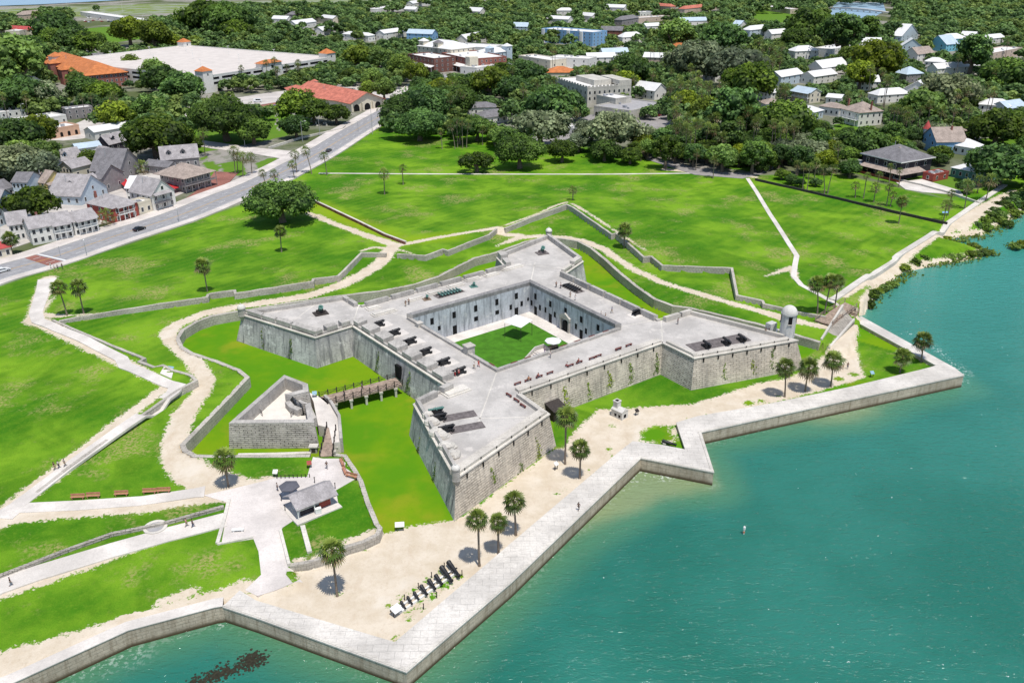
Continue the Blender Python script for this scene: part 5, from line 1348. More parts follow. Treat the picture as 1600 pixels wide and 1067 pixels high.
# the old street beside the road
h = House('long white two-storey house with grey shingle roof and a balcony, leftmost along the road', (52, 383), (117, 371), 9, 5.6, 'white', 'shingle', pitch=.62, win=(2, 6), side=(2, 3))
h.porch(7, 12.5, 1.4, 2, 2.8, 5.2, 4); h.chimney(4, 6)
h = House('white house with hung balcony joined to the right end of the long white one', (119, 370), (156, 361), 8, 5.2, 'white', 'shingle', pitch=.6, win=(2, 4), side=(2, 2)); h.porch(1, 7.6, 1.4, 2, 2.7, 5.0, 4)
h = House('red house with grey hip roof and white balcony by the pavement', (180, 349), (218, 338), 15, 5.4, 'red', 'shingle', 'hip', .62, win=(2, 3), side=(2, 3)); h.porch(1.5, 8, 1.3, 2, 2.8, 5.2, 4); h.chimney(3, 13)
h = House('small flat white annex between the red house and the gabled balcony house', (219, 337), (239, 331), 6, 4.2, 'cream', 'flat', 'flat', win=(1, 2), side=(1, 1))
h = House('white gable fronted house with two balcony floors facing the road', (241, 331), (276, 321), 13, 6.2, 'white', 'shingle', 'front', .95, win=(2, 3), side=(2, 4)); h.porch(.6, 7.6, 1.7, 2, 3.0, 6.0, 4, True, WM['grey']); h.win(0, h.W / 2, h.h + 1.2, 1.0, 1.3)
h = House('large hip roofed house with an open wooden gallery round its upper floor', (292, 301), (331, 290), 15, 6.0, 'grey', 'tan', 'hip', .62, over=1.9, win=(2, 5), side=(2, 5))
h.porch(-1.6, h.W + 1.6, 1.8, 2, 3.0, 5.9, 6, False, WM['grey'])
h = House('pale blue gable house behind the red one', (125, 307), (166, 290), 14, 3.6, 'pale', 'shingle', 'front', .75, at='eave', win=(1, 3), side=(1, 4)); h.win(0, h.W / 2, h.h + .8, 1, 1.2)
h = House('dark gabled house with two dormers at the back of the village', (252, 250), (310, 245), 10, 4.6, 'grey', 'shingle', pitch=.95, at='eave', win=(1, 5), side=(2, 3))
h.dormer(3.5, y=1.5); h.dormer(9.5, y=1.5)
h = House('dark house with one dormer and a gable end behind the palms', (186, 268), (219, 253), 13, 4.4, 'grey', 'shingle2', 'front', .85, at='eave', win=(1, 3), side=(1, 4)); h.win(0, h.W / 2, h.h + .9, 1, 1.3)
mbx = h
h = House('yellow clapboard house with a porch roof under trees', (70, 286), (102, 278), 10, 4.4, 'yellow', 'tan', 'front', .8, at='eave', win=(1, 3), side=(2, 3)); h.porch(.5, 6.6, 1.6, 1, 3, 3.4, 4)
h = House('grey roofed house with twin dormers above an arcade', (80, 254), (129, 245), 9, 4.8, 'pale', 'shingle', pitch=.85, at='eave', win=(1, 4), side=(1, 2)); h.dormer(3.2); h.dormer(7.0); h.arches(0, 4, 0, 1.6, 1.6)
h = House('small steep dark house with a dormer beside the white metal roof', (170, 226), (198, 219), 8, 3.8, 'dark', 'shingle', pitch=.95, at='eave', win=(1, 3), side=(1, 2)); h.dormer(4.2)
h = House('white house with blue tinted gable at the left edge', (-10, 330), (33, 312), 13, 6.2, 'pale', 'shingle', 'front', .75, at='eave', win=(2, 3), side=(2, 3)); h.win(0, h.W / 2, h.h + .9, 1, 1.3)
h = House('low house with red brown roof in the left corner by the pavement', (-16, 409), (20, 400), 8, 3.2, 'cream', 'red', 'hip', .55, win=(1, 3), side=(1, 2))
h = House('peach flat roofed shop with arched windows', (80, 218), (126, 210), 13, 4.6, 'peach', 'flat', 'flat', win=(0, 0), side=(1, 2)); h.arches(0, 4, 0.4, 1.5, 1.6)
h = House('flat white roofed shop above the peach one', (46, 203), (106, 193), 15, 4.2, 'white', 'flat', 'flat', win=(1, 6), side=(1, 2))
h = House('pale metal gabled hall behind the village', (147, 207), (212, 196), 10, 4.2, 'white', 'metal', pitch=.4, at='eave', win=(1, 4), side=(1, 1))
h = House('grey two-storey flat roofed building between the street and the trees', (106, 188), (148, 183), 9, 5.5, 'grey', 'flat', 'flat', win=(2, 4), side=(2, 2))
h = House('low shed with light blue metal roof in the village', (120, 233), (158, 228), 9, 3.6, 'white', 'blue', pitch=.35, at='eave', win=(1, 3), side=(1, 1))
h = House('grey shingled cottage tucked behind the dark dormer house', (160, 243), (185, 238), 8, 3.4, 'grey', 'shingle', 'front', .7, at='eave', win=(1, 2), side=(1, 2))
h = House('little grey roofed kitchen house beside the pale gable', (143, 298), (165, 291), 6, 3.0, 'brick', 'shingle', pitch=.7, at='eave', win=(1, 2), side=(1, 1)); h.chimney(1, 3)
h = House('low shingled outbuilding between the gallery house and dormer house', (225, 258), (262, 262), 7, 3.4, 'grey', 'shingle2', pitch=.5, at='eave', win=(1, 3), side=(1, 1))
h = House('white cottage with long grey roof at the left edge of the frame', (-8, 300), (20, 292), 9, 3.6, 'white', 'shingle2', pitch=.6, at='eave', win=(1, 3), side=(1, 1))
REDC = plain('red_canvas', (0.48, 0.03, 0.035), .8, .2, 1)
for lab, q in [('long red awning beside the white gabled house', [(196, 280), (218, 300), (211, 303), (189, 285)]), ('wide red awning under the gallery house', [(258, 282), (277, 278), (279, 291), (262, 296)])]:
 P = pp(q, 4.2); t = thing('awning', lab, 'awning', (P[0].x, P[0].y, 1.6)); z = [4.4, 4.4, 3.6, 3.6]
 mb = MB().prism([(p.x, p.y) for p in P], [k - .06 for k in z], z); bw(mb, 'canopy', REDC, t)
 for p, k in zip(P, z): mb = MB(); mb.tube((p.x, p.y, 1.5), (p.x, p.y, k - .03), .06, n=6); bw(mb, 'post', RAILM, t)
# multi-storey car park with tiled corner towers
h = House('huge pale parking garage with white roof deck and terracotta corner towers', (318, 121), (523, 90), 0, 10.5, 'white', 'flat', 'flat', at='eave', name='parking_garage', cat='garage', win=(0, 0), side=None, depth_px=(212, 81), keep=1.0)
DECKW = plain('garage_deck', (0.60, 0.545, 0.50), .9, .12, .15)
h.roof.data.materials[0] = DECKW
W, D = h.W, h.D
for k in range(9):
 u = W * (k + .5) / 9
 for z in (4.9, 8.0):
  MB().box(u - W / 22, u + W / 22, -.07, 0, z, z + 1.5).build('opening', VOID, h.r)
for k in range(9):
 v = D * (k + .5) / 9
 for z in (4.9, 8.0): MB().box(-.07, 0, v - D / 22, v + D / 22, z, z + 1.5).build('opening', VOID, h.r)
h.arches(0, 16, 0, 3.2, 1.6)
def tower(h, u, v, s_, top, name='stair_tower', roofm=None):
 t = MB().box(u - s_ / 2, u + s_ / 2, v - s_ / 2, v + s_ / 2, -1, top).build(name, h.wallm, h.r)
 mb = MB(); o = s_ / 2 + .5; mb.add([(u - o, v - o, top), (u + o, v - o, top), (u + o, v + o, top), (u - o, v + o, top), (u, v, top + s_ * .38)], [(0, 1, 4), (1, 2, 4), (2, 3, 4), (3, 0, 4), (3, 2, 1, 0)])
 mb.build('tower_roof', roofm or RM['orange'], t)
 MB().box(u - .5, u + .5, v - s_ / 2 - .06, v - s_ / 2, top - 3, top - 1.6).build('tower_window', GLS, t)
tower(h, 3, 3, 8, 14.2); tower(h, 3, D - 4, 8, 14.5); tower(h, W - 4, 4, 9, 14.0); tower(h, W - 4, D - 4, 8, 14.5)
u = W * .48; t = MB().box(u - 9, u + 9, -1.2, 6, -1, 13.5).build('entrance_block', h.wallm, h.r); mb = MB(); mb.add([(u - 10, -2, 13.5), (u + 10, -2, 13.5), (u + 10, 7, 13.5), (u - 10, 7, 13.5), (u - 5, 2.5, 15.6), (u + 5, 2.5, 15.6)], [(0, 1, 5, 4), (1, 2, 5), (2, 3, 4, 5), (3, 0, 4), (3, 2, 1, 0)]); mb.build('entrance_roof', RM['orange'], t)
MB().box(u - 1.2, u + 1.2, -1.27, -1.2, 10.0, 12.0).build('entrance_window', GLS, t)
for i in range(3):
 for j in range(3):
  x, y = W * (i + .8) / 3.6, D * (j + .7) / 3.4
  mb = MB(); mb.tube((x, y, 10.5), (x, y, 17), .14, n=5); mb.box(x - 1.0, x + 1.0, y - .25, y + .25, 17, 17.25); mb.build('deck_lamp', WHITEP, h.r)
# brick office with orange hips
h = House('red brick office building with bright orange hip roof', (133, 119), (198, 113), 0, 9.5, 'brick', 'orange', 'hip', .5, at='eave', name='office_building', cat='building', win=(3, 9), side=(3, 10), depth_px=(84, 94), over=1.0)
tower(h, -1, h.D * .93, 9, 12.5, 'brick_tower'); tower(h, -1, h.D * .35, 9, 10.5, 'brick_tower'); tower(h, -.5, h.D * .62, 8, 12.0, 'brick_tower')
h = House('low red brick wing with an orange roof between office and garage', (190, 117), (228, 112), 12, 4.5, 'brick', 'orange', 'hip', .5, at='eave', win=(1, 5), side=(1, 2))
h = House('small brick building behind the orange roofed office', (150, 92), (185, 89), 14, 6, 'brick', 'shingle2', pitch=.5, at='eave', win=(2, 4), side=(2, 2))
# visitor centre
h = House('visitor centre hall with salmon tile roof and arched porch', (548, 161), (598, 154), 0, 5.4, 'cream', 'salmon', 'front', .42, at='eave', name='visitor_centre', cat='building', over=1.4, win=(0, 0), side=(1, 6), depth_px=(505, 137), keep=1.0)
h.arches(0, 3, 0, 4.0, 2.0)
for k in range(4): MB().box(h.W * k / 3 - .4, h.W * k / 3 + .4, -1.3, -.1, 0, 4.6).build('porch_pier', WM['cream'], h.r)
h = House('long salmon tiled wing joined to the arched hall', (468, 151), (549, 160), 16, 5.0, 'cream', 'salmon', 'hip', .5, at='eave', over=1.2, win=(1, 8), side=(1, 3))
h = House('low salmon tiled pavilion at the left end of the visitor centre', (452, 142), (480, 140), 12, 4.0, 'cream', 'salmon', 'hip', .45, at='eave', over=1.0, win=(1, 3), side=(1, 3)); tower(h, h.W + 6, 3, 3.5, 8.5, 'roof_tower', RM['salmon'])
# old hotel with battlements, and its low arcaded annex
h = House('three-storey pale museum with battlements and arched windows', (868, 124), (918, 139), 0, 11, 'aged', 'flat', 'flat', at='eave', name='museum', cat='building', win=(0, 0), side=None, depth_px=(905, 112), keep=.9)
for z in (4.2, 7.6): h.arches(0, 8, z, 1.1, 1.2, mat=GLS); h.arches(1, 9, z, 1.1, 1.2, mat=GLS)
for k in range(12): MB().box(h.W * (k + .2) / 12, h.W * (k + .8) / 12, -.04, .31, h.h + .75, h.h + 1.5).build('battlement', h.wallm, h.para)
for k in range(12): MB().box(h.W - .3, h.W + .04, h.D * (k + .2) / 12, h.D * (k + .8) / 12, h.h + .75, h.h + 1.5).build('battlement', h.wallm, h.para)
MB().box(h.W * .25, h.W * .8, h.D * .3, h.D * .7, h.h, h.h + 3.2).build('penthouse', h.wallm, h.r); MB().box(h.W * .45, h.W, h.D * .72, h.D, h.h + .76, h.h + 3.5).build('penthouse', h.wallm, h.r)
h = House('low white flat roofed annex with an arcade in front of the museum', (928, 167), (985, 175), 0, 5.2, 'aged', 'gravel', 'flat', at='eave', name='annex', cat='building', win=(0, 0), side=(1, 2), depth_px=(972, 154)); h.arches(0, 6, .2, 2.0, 1.4)
h = House('plain pale block between the museum and its annex', (932, 150), (962, 156), 12, 8, 'aged', 'flat', 'flat', at='eave', name='annex', cat='building', win=(1, 3), side=(1, 3))
# brick and white hotel blocks
h = House('red brick hotel block with white roof and colonnade', (690, 84), (735, 94), 0, 10, 'brick', 'flat', 'flat', at='eave', name='hotel', cat='building', win=(3, 8), side=(3, 8), depth_px=(724, 76), keep=1.0); h.porch(-1, h.W + 1, 4, 1, 4.2, 4.2, 10, True); MB().box(h.W - 6, h.W + 1.2, -1.2, 6, -1, 12).build('corner_tower', WM['cream'], h.r)
h = House('dark brown brick hotel wing beside the trees', (637, 86), (678, 93), 20, 10, 'brown', 'flat', 'flat', at='eave', name='hotel', cat='building', win=(3, 7), side=(3, 4), keep=.9); h.porch(0, h.W, 3, 1, 4, 4, 7, True)
h = House('white mansard hotel block with dormers', (652, 72), (705, 78), 26, 13, 'cream', 'metal', 'hip', .4, at='eave', keep=1.0, name='hotel', cat='building', win=(4, 8), side=(4, 5))
tower(h, 4, 4, 6, 17, 'corner_turret', RM['metal']); tower(h, h.W * .55, 3, 6, 17, 'corner_turret', RM['shingle2'])
h = House('white roofed hotel block with pointed corner turret', (765, 84), (799, 80), 18, 10, 'pale', 'metal', 'hip', .4, at='eave', keep=1.0, name='hotel', cat='building', win=(3, 6), side=(3, 4)); tower(h, 2, 2, 5, 14, 'corner_turret', RM['blue']); tower(h, h.W - 3, 2, 6, 14, 'corner_turret', RM['metal'])
h = House('wide flat white hotel roof behind the brick block', (700, 73), (765, 76), 25, 9.5, 'white', 'flat', 'flat', at='eave', name='hotel', cat='building', win=(2, 8), side=(2, 3))
h = House('four-storey blue and white apartment block', (846, 46), (926, 52), 22, 12, 'blue', 'flat', 'flat', at='eave', name='apartment_block', cat='building', win=(4, 10), side=(4, 4))
for k in range(4): MB().box(h.W * k / 4 + 1.5, h.W * k / 4 + 4.5, -1.6, -.1, -1, 12.6).build('balcony_stack', TRIM, h.r)
h = House('building with orange hip roof beside the museum', (853, 114), (897, 114), 16, 5, 'cream', 'orange', 'hip', .45, at='eave', win=(1, 5), side=(1, 3))
h = House('low house with dark grey hip roof behind the palm group', (755, 185), (801, 179), 12, 3.6, 'white', 'shingle2', 'hip', .5, at='eave', win=(1, 5), side=(1, 2), keep=1.0)
h = House('dark roofed house behind the low grey one', (725, 169), (775, 168), 10, 4, 'white', 'shingle2', 'hip', .5, at='eave', win=(1, 4), side=(1, 2))
h = House('long pale shed roof half hidden behind the grey trees', (862, 196), (900, 203), 8, 3.2, 'white', 'flat', 'flat', at='eave', win=(1, 4), side=(1, 1))
# right hand villas
h = House('black two-storey villa with white window frames and grey hip roof', (1349, 240), (1408, 254), 0, 7.2, 'dark', 'shingle2', 'hip', .5, at='eave', name='villa', over=.9, win=(0, 0), side=None, depth_px=(1373, 227), keep=1.0)
for k in range(4):
 h.win(0, h.W * (k + .6) / 4.2, 4.3, 1.2, 1.7)
 if k < 3: h.win(1, h.D * (k + .7) / 3.4, 4.3, 1.2, 1.7)
 h.win(0, h.W * (k + .6) / 4.2, .9, 1.3, 1.7)
for b_ in ((-.9, h.W + .9, -.98, -.9), ): MB().box(*b_, 7.0, 7.4).build('fascia', TRIM, h.r)
MB().box(h.W + .9, h.W + .98, -.9, h.D + .9, 7.0, 7.4).build('fascia', TRIM, h.r)
h.chimney(h.W * .6, h.D * .4, 11.2, .9, WM['tan'])
mb = MB(); o = 4.0; e0 = [(2, -o), (h.W + o, -o), (h.W + o, h.D * .6), (h.W + .08, h.D * .6), (h.W + .08, -.08), (2, -.08)]
vs = [(2, -o, 3.1), (h.W + o, -o, 3.1), (h.W + o, h.D * .6, 3.1), (h.W + .06, h.D * .6, 4.2), (h.W + .06, -.06, 4.2), (2, -.06, 4.2)]
mb.add(vs + [(x, y, zq - .15) for x, y, zq in vs], [(0, 1, 4, 5), (1, 2, 3, 4), (7, 6, 11, 10), (8, 7, 10, 9), (0, 6, 7, 1), (1, 7, 8, 2), (2, 8, 9, 3), (5, 11, 6, 0)]); mb.build('porch_roof', RM['tan'], h.r)
for k in range(6): x = 2.3 + (h.W + o - 2.6) * k / 5; MB().box(x - .12, x + .12, -o + .2, -o + .44, 0, 3.0).build('porch_post', RM['tan'] if 0 else WM['brown'], h.r)
MB().box(2, h.W + o - .2, -o + .25, -o + .38, .0, .9).build('porch_rail', WM['red'], h.r)
MB().prism([(-6, -3), (2, -3.5), (2, 3), (-6, 3)], [2.9, 2.9, 3.3, 3.3], [3.1, 3.1, 3.5, 3.5]).build('side_porch_roof', RM['grey'], h.r)
for x, y in ((-5.7, -2.7), (1.6, -3.2), (-5.7, 2.6)): MB().box(x - .12, x + .12, y - .12, y + .12, 0, 2.95).build('porch_post', WM['red'], h.r)
h = House('blue gabled victorian house with red turret cap and pale roofs', (1441, 212), (1464, 222), 14, 5.4, 'blue', 'tan', 'front', .7, at='eave', name='villa', win=(2, 2), side=(1, 4), keep=1.0)
t = MB().lathe([(1.6, -1), (1.6, 8.6)], -.5, 2, 12).build('corner_turret', WM['pale'], h.r); MB().lathe([(2.0, 8.6), (1.4, 9.8), (.02, 12.4)], -.5, 2, 12).build('turret_roof', RM['red'], t); h.win(0, h.W / 2, h.h + .9, 1, 1.4); h.chimney(h.W * .6, 9)
h = House('long white roofed wing running down from the blue victorian house', (1470, 224), (1521, 232), 10, 3.6, 'white', 'metal', 'hip', .6, at='eave', win=(1, 5), side=(1, 2))
h = House('white villa with tan hip roof and double porch', (1314, 170), (1343, 177), 0, 7, 'white', 'tan', 'hip', .6, at='eave', name='villa', win=(2, 3), side=(2, 4), depth_px=(1328, 162), keep=1.0); h.porch(.5, h.W - .5, 2, 2, 3.2, 6.4, 5, False); h.chimney(2, 3); h.chimney(h.W - 1, 8)
h = House('tan roofed wing on the left of the white double porch villa', (1280, 166), (1312, 170), 9, 4.5, 'white', 'tan', 'hip', .5, at='eave', win=(1, 4), side=(1, 2))
h = House('pale yellow two-storey house with white balcony and blue grey roof', (1238, 141), (1266, 146), 9, 6, 'cream', 'blue', pitch=.5, at='eave', win=(2, 4), side=(2, 2), keep=1.0); h.porch(0, h.W, 2, 2, 3, 5.6, 5)
h = House('white house with shallow blue grey roof below the yellow one', (1243, 172), (1272, 176), 10, 4, 'pale', 'metal', 'hip', .5, at='eave', win=(1, 4), side=(1, 2))
h = House('low house with mauve tile roof at the left of the right hand villas', (1196, 163), (1224, 162), 10, 3.6, 'pale', 'tan', 'hip', .5, at='eave', win=(1, 4), side=(1, 2))
h = House('little white shed roof beside the yellow house', (1291, 152), (1314, 154), 8, 3.5, 'white', 'metal', pitch=.4, at='eave', win=(1, 2), side=(1, 1))
h = House('bright aqua house with pale roof far on the right', (1450, 67), (1479, 70), 16, 6, 'aqua', 'blue', 'front', .7, at='eave', win=(2, 2), side=(2, 4), far=True)
h = House('white roofed house joined to the aqua one', (1478, 62), (1512, 60), 14, 5, 'aqua', 'metal', 'hip', .6, at='eave', win=(1, 4), side=(1, 2), far=True)
h = House('green tin roofed bungalow under oaks by the right shore', (1487, 262), (1538, 272), 12, 3.6, 'green', 'metal', 'hip', .5, at='eave', win=(1, 5), side=(1, 3))
h = House('tiny red pavilion with white roof beside the black villa', (1457, 284), (1481, 279), 5, 2.4, 'red', 'flat', 'flat', win=(1, 2), side=(1, 1), over=.8, keep=1.0)
h = House('dark red roofed cottage behind the blue victorian house', (1504, 212), (1524, 210), 9, 3.5, 'brown', 'tan', 'hip', .6, at='eave', win=(1, 2), side=(1, 2))
# roofs among the trees
GEN = [(1432, 142, 46, 'white', 'metal', 'front', 'white gabled villa roof showing above the trees behind the villas'), (1397, 148, 50, 'white', 'metal', 'hip', 'white villa with columns left of the white gable'), (1555, 165, 50, 'white', 'metal', 'hip', 'wide white metal roof near the right edge'),
 (1590, 168, 30, 'pale', 'blue', 'gable', 'blue roof cut by the right edge'), (1430, 116, 26, 'grey', 'blue', 'hip', 'small blue grey roof above the white gable'), (1500, 105, 70, 'white', 'metal', 'gable', 'long bright white roof in the right hand woods'),
 (1460, 97, 30, 'white', 'metal', 'hip', 'white hip roof left of the long bright roof'), (1447, 84, 26, 'white', 'tan', 'gable', 'white house with brown gable below the aqua one'), (1425, 72, 30, 'pale', 'metal', 'front', 'pale house left of the aqua house'), (1422, 55, 26, 'pale', 'metal', 'front', 'tall pale gable above the aqua house'),
 (1575, 80, 46, 'tan', 'flat', 'flat', 'flat tan roofed building at the far right'), (1512, 56, 22, 'white', 'metal', 'gable', 'small white roof right of the aqua house'), (1261, 80, 36, 'white', 'metal', 'hip', 'white roof in the woods below the pond'), (1325, 74, 50, 'white', 'flat', 'flat', 'low flat white roof right of the pond woods'),
 (1226, 52, 40, 'white', 'metal', 'gable', 'white gable roof left of the pond'), (1238, 118, 34, 'pale', 'metal', 'gable', 'pale roof above the yellow house'), (1290, 118, 36, 'white', 'metal', 'gable', 'white roof in the trees above the small shed'), (1305, 104, 40, 'white', 'metal', 'gable', 'long narrow white roof above the villas'),
 (1362, 66, 30, 'white', 'metal', 'gable', 'little white roof under the pond bridge'), (1161, 42, 16, 'white', 'blue', 'front', 'steep blue white gable below the far lawn'), (1190, 46, 36, 'pale', 'metal', 'hip', 'pale house with white hip right of the steep gable'), (1085, 33, 40, 'white', 'blue', 'gable', 'blue grey roof on the far centre right'),
 (1040, 40, 60, 'white', 'metal', 'gable', 'broad white roof in the far centre'), (1018, 28, 60, 'tan', 'flat', 'flat', 'flat tan shop roof in the far centre'), (985, 30, 26, 'grey', 'shingle2', 'hip', 'dark hip roof beside the flat tan shop'), (955, 48, 34, 'brick', 'shingle2', 'gable', 'brown house right of the blue apartments'),
 (990, 58, 34, 'white', 'metal', 'hip', 'round ended white roof right of the brown house'), (940, 90, 44, 'white', 'metal', 'gable', 'white house gable in the centre below the apartments'), (890, 92, 60, 'white', 'flat', 'flat', 'flat white roofed hall below the apartments'), (962, 82, 40, 'white', 'blue', 'gable', 'pale blue roof right of the white gable'),
 (835, 92, 50, 'cream', 'flat', 'flat', 'cream flat roofed building left of the white hall'), (1005, 140, 36, 'white', 'metal', 'gable', 'white clapboard house behind the museum annex'), (1020, 90, 30, 'tan', 'metal', 'gable', 'house with tall chimney in the central woods'), (1062, 75, 40, 'tan', 'orange', 'hip', 'tan tiled roof in the central woods'),
 (883, 17, 26, 'white', 'metal', 'hip', 'white pyramid roof at the top centre'), (870, 30, 36, 'white', 'metal', 'gable', 'white roofs behind the blue apartments'), (812, 42, 24, 'pale', 'blue', 'gable', 'blue grey roof left of the apartments'), (1095, 12, 50, 'tan', 'salmon', 'hip', 'salmon roof at the top right of centre'), (1035, 10, 26, 'tan', 'salmon', 'hip', 'small salmon roof at the top centre'),
 (1205, 12, 60, 'tan', 'flat', 'flat', 'pale school building by the far lawn'), (620, 50, 40, 'white', 'metal', 'gable', 'white roof behind the hotel'), (655, 53, 40, 'blue', 'blue', 'gable', 'blue roofed house behind the hotel'), (555, 55, 40, 'white', 'metal', 'hip', 'white roof behind the garage'), (522, 46, 36, 'white', 'metal', 'gable', 'white roof above the garage corner'),
 (478, 36, 32, 'white', 'metal', 'gable', 'white roofed house behind the garage deck'), (505, 28, 30, 'cream', 'metal', 'gable', 'cream house in the far trees'), (436, 30, 24, 'white', 'metal', 'gable', 'little white roof in the far trees left'), (467, 22, 18, 'grey', 'shingle2', 'hip', 'dark roofed house in the far trees'), (610, 12, 40, 'white', 'flat', 'flat', 'far white block at the top'),
 (745, 60, 30, 'white', 'metal', 'gable', 'white roof peeping over the hotel'), (660, 4, 30, 'white', 'metal', 'gable', 'far white roof at the top left of centre'), (640, 15, 18, 'white', 'metal', 'gable', 'tiny white roof left of the tall trees'), (740, 18, 20, 'white', 'metal', 'gable', 'tiny white roof in the top centre woods'),
 (58, 22, 44, 'tan', 'tan', 'hip', 'large hall with beige pyramid roof near the river'), (75, 32, 44, 'tan', 'tan', 'hip', 'lower hall with beige roof in front of the large one'), (15, 46, 60, 'cream', 'red', 'hip', 'building with long bright red roof at the left edge'), (60, 44, 60, 'cream', 'flat', 'flat', 'flat white building right of the red roof'),
 (112, 293, 26, 'white', 'shingle', 'front', 'small white gabled house between the yellow and the pale blue ones'), (208, 294, 24, 'white', 'metal', 'gable', 'low white roofed eatery beside the long red awning'), (152, 279, 12, 'grey', 'shingle2', 'gable', 'dark shingled shed above the pale blue gable house'), (28, 350, 30, 'white', 'shingle', 'gable', 'grey roofed house in the trees left of the long white house'), (102, 262, 20, 'cream', 'shingle', 'front', 'cream gabled house below the arcade house'), (30, 285, 24, 'pale', 'shingle2', 'gable', 'dark roofed house under the mossy left edge oak'),
 (170, 26, 90, 'white', 'flat', 'flat', 'long white low building by the marsh'), (335, 44, 20, 'white', 'orange', 'hip', 'small orange roof among trees above the garage'), (1010, 20, 20, 'white', 'flat', 'flat', 'white flat roof at the far centre'), (960, 12, 30, 'white', 'metal', 'gable', 'white roof at the top centre right'), (915, 25, 20, 'white', 'metal', 'gable', 'small white roof in front of the far woods'),
 (1555, 60, 30, 'white', 'metal', 'gable', 'white roof hidden in the far right woods'), (1595, 118, 30, 'white', 'metal', 'gable', 'white roof at the right edge in the woods'), (1130, 115, 24, 'white', 'metal', 'gable', 'white roof in the central right woods'), (1200, 145, 24, 'white', 'metal', 'gable', 'white roof near the palms at centre right'), (1360, 128, 30, 'white', 'metal', 'gable', 'white roof between the villas and long roofs'),
 (1172, 130, 20, 'tan', 'orange', 'hip', 'orange roof in the central right woods'), (760, 105, 30, 'white', 'flat', 'flat', 'white flat roof below the pointed turret'), (20, 175, 40, 'white', 'flat', 'flat', 'white flat shed under the left hand trees'), (25, 130, 34, 'white', 'metal', 'gable', 'pale roof in the left hand trees')]
gr = random.Random(3)
for x, y, wd_, wall, roof, kind, lab in GEN:
 sl_ = gr.uniform(-.16, .2)
 dpt = gr.uniform(9, 13) if kind != 'flat' else 16
 House(lab, (x - wd_ / 2, y + sl_ * wd_ / 2), (x + wd_ / 2, y - sl_ * wd_ / 2), dpt, gr.uniform(4.5, 6.5), wall, roof, kind, gr.uniform(.5, .75), at='eave', win=(1 if y < 40 else 2, 4), side=(1, 2), far=y < 60)
# footbridge over the pond
A, B = pix(1296, 12, 4), pix(1390, 20, 4); t = thing('footbridge', 'long low white footbridge across the far pond', 'bridge', (*((A + B) / 2).xy, 1.5)); mb = MB()
P = [A.lerp(B, k / 10) + Vector((0, 0, 2.0 * sin(pi * k / 10))) for k in range(11)]; strip(mb, P, 4, lambda x, y: 3.2); bw(mb, 'bridge_deck', CONC, t)
for k in range(1, 10): mb = MB(); p = P[k]; mb.box(-.5, .5, 0.5, 3.5, 0, 3.3, t.rotation_euler.z, (p.x, p.y, 0)); bw(mb, 'pier', CONC, t)
# fence walls of the park
FW = [pix(x, y, 2.4) for x, y in [(1180, 279), (1260, 297), (1400, 330), (1480, 347.5)]]
wall_thing('boundary_wall', 'dark low boundary wall between the park lawn and the villa garden', FW, .4, 1.0, plain('dark_fence', (.05, .045, .045), .9, .3, 2), plain('dark_fence', (.05, .045, .045)))
FW = [pix(x, y, 2.2) for x, y in [(1395, 278), (1440, 288), (1490, 302), (1530, 316)]]
wall_thing('garden_wall', 'long brick balustrade wall in front of the black villa terrace', FW, .5, 1.0, WM['brick'], CAPM)
FW = [pix(x, y, 2.5) for x, y in [(420, 230), (470, 214), (535, 200), (540, 196)]]
wall_thing('cemetery_wall', 'low pale wall between the pavement and the old cemetery', FW, .5, 1.0, COQG, CAPM)
# ------------------------------------------------------------------ trees
LEAF = leafmat('oak_leaves', (0.026, 0.080, 0.014), (0.150, 0.275, 0.038))
LEAFL = leafmat('light_leaves', (0.070, 0.145, 0.012), (0.25, 0.37, 0.040))
LEAFG = leafmat('mossy_leaves', (0.10, 0.135, 0.065), (0.27, 0.33, 0.17))
PALML = leafmat('palm_leaves', (0.030, 0.055, 0.010), (0.125, 0.155, 0.035), .3, .2)
BARK = plain('bark', (0.16, 0.125, 0.10), .95, .35, 2)
PBARK = plain('palm_bark', (0.23, 0.185, 0.145), .95, .35, 3)
BAREW = plain('bare_wood', (0.42, 0.39, 0.35), .9, .2, 3)
def quads_mesh(name, C, N, S, tone, mat, core=None):
 """many small leaf clumps: centres, facing directions, sizes"""
 n = len(C)
 ref = NPR.normal(size=(n, 3)); T = np.cross(N, ref); T /= np.linalg.norm(T, axis=1, keepdims=True) + 1e-9
 B = np.cross(N, T); s = S[:, None]
 asp = NPR.uniform(.55, 1.0, (n, 1)); bend = NPR.uniform(.05, .35, (n, 1))
 V = np.stack([C - T * s, C - B * s * asp + N * s * bend, C + T * s, C + B * s * asp + N * s * bend], 1).reshape(-1, 3)
 Q = np.arange(4 * n).reshape(n, 4)
 tn = np.repeat(tone, 4)
 if core is not None:
  cv, cq, ct_ = core; Q = np.concatenate([Q, cq + len(V)]); V = np.concatenate([V, cv]); tn = np.concatenate([tn, ct_])
 return np_mesh(name, V, Q, mat, dict(tone=tn), False)
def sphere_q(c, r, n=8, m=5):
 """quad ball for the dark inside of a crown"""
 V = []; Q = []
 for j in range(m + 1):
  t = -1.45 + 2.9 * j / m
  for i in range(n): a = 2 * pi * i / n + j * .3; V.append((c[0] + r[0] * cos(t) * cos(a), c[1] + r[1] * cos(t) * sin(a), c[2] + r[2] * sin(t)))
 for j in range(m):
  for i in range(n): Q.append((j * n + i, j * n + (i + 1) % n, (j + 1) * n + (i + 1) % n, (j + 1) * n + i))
 return np.array(V), np.array(Q)
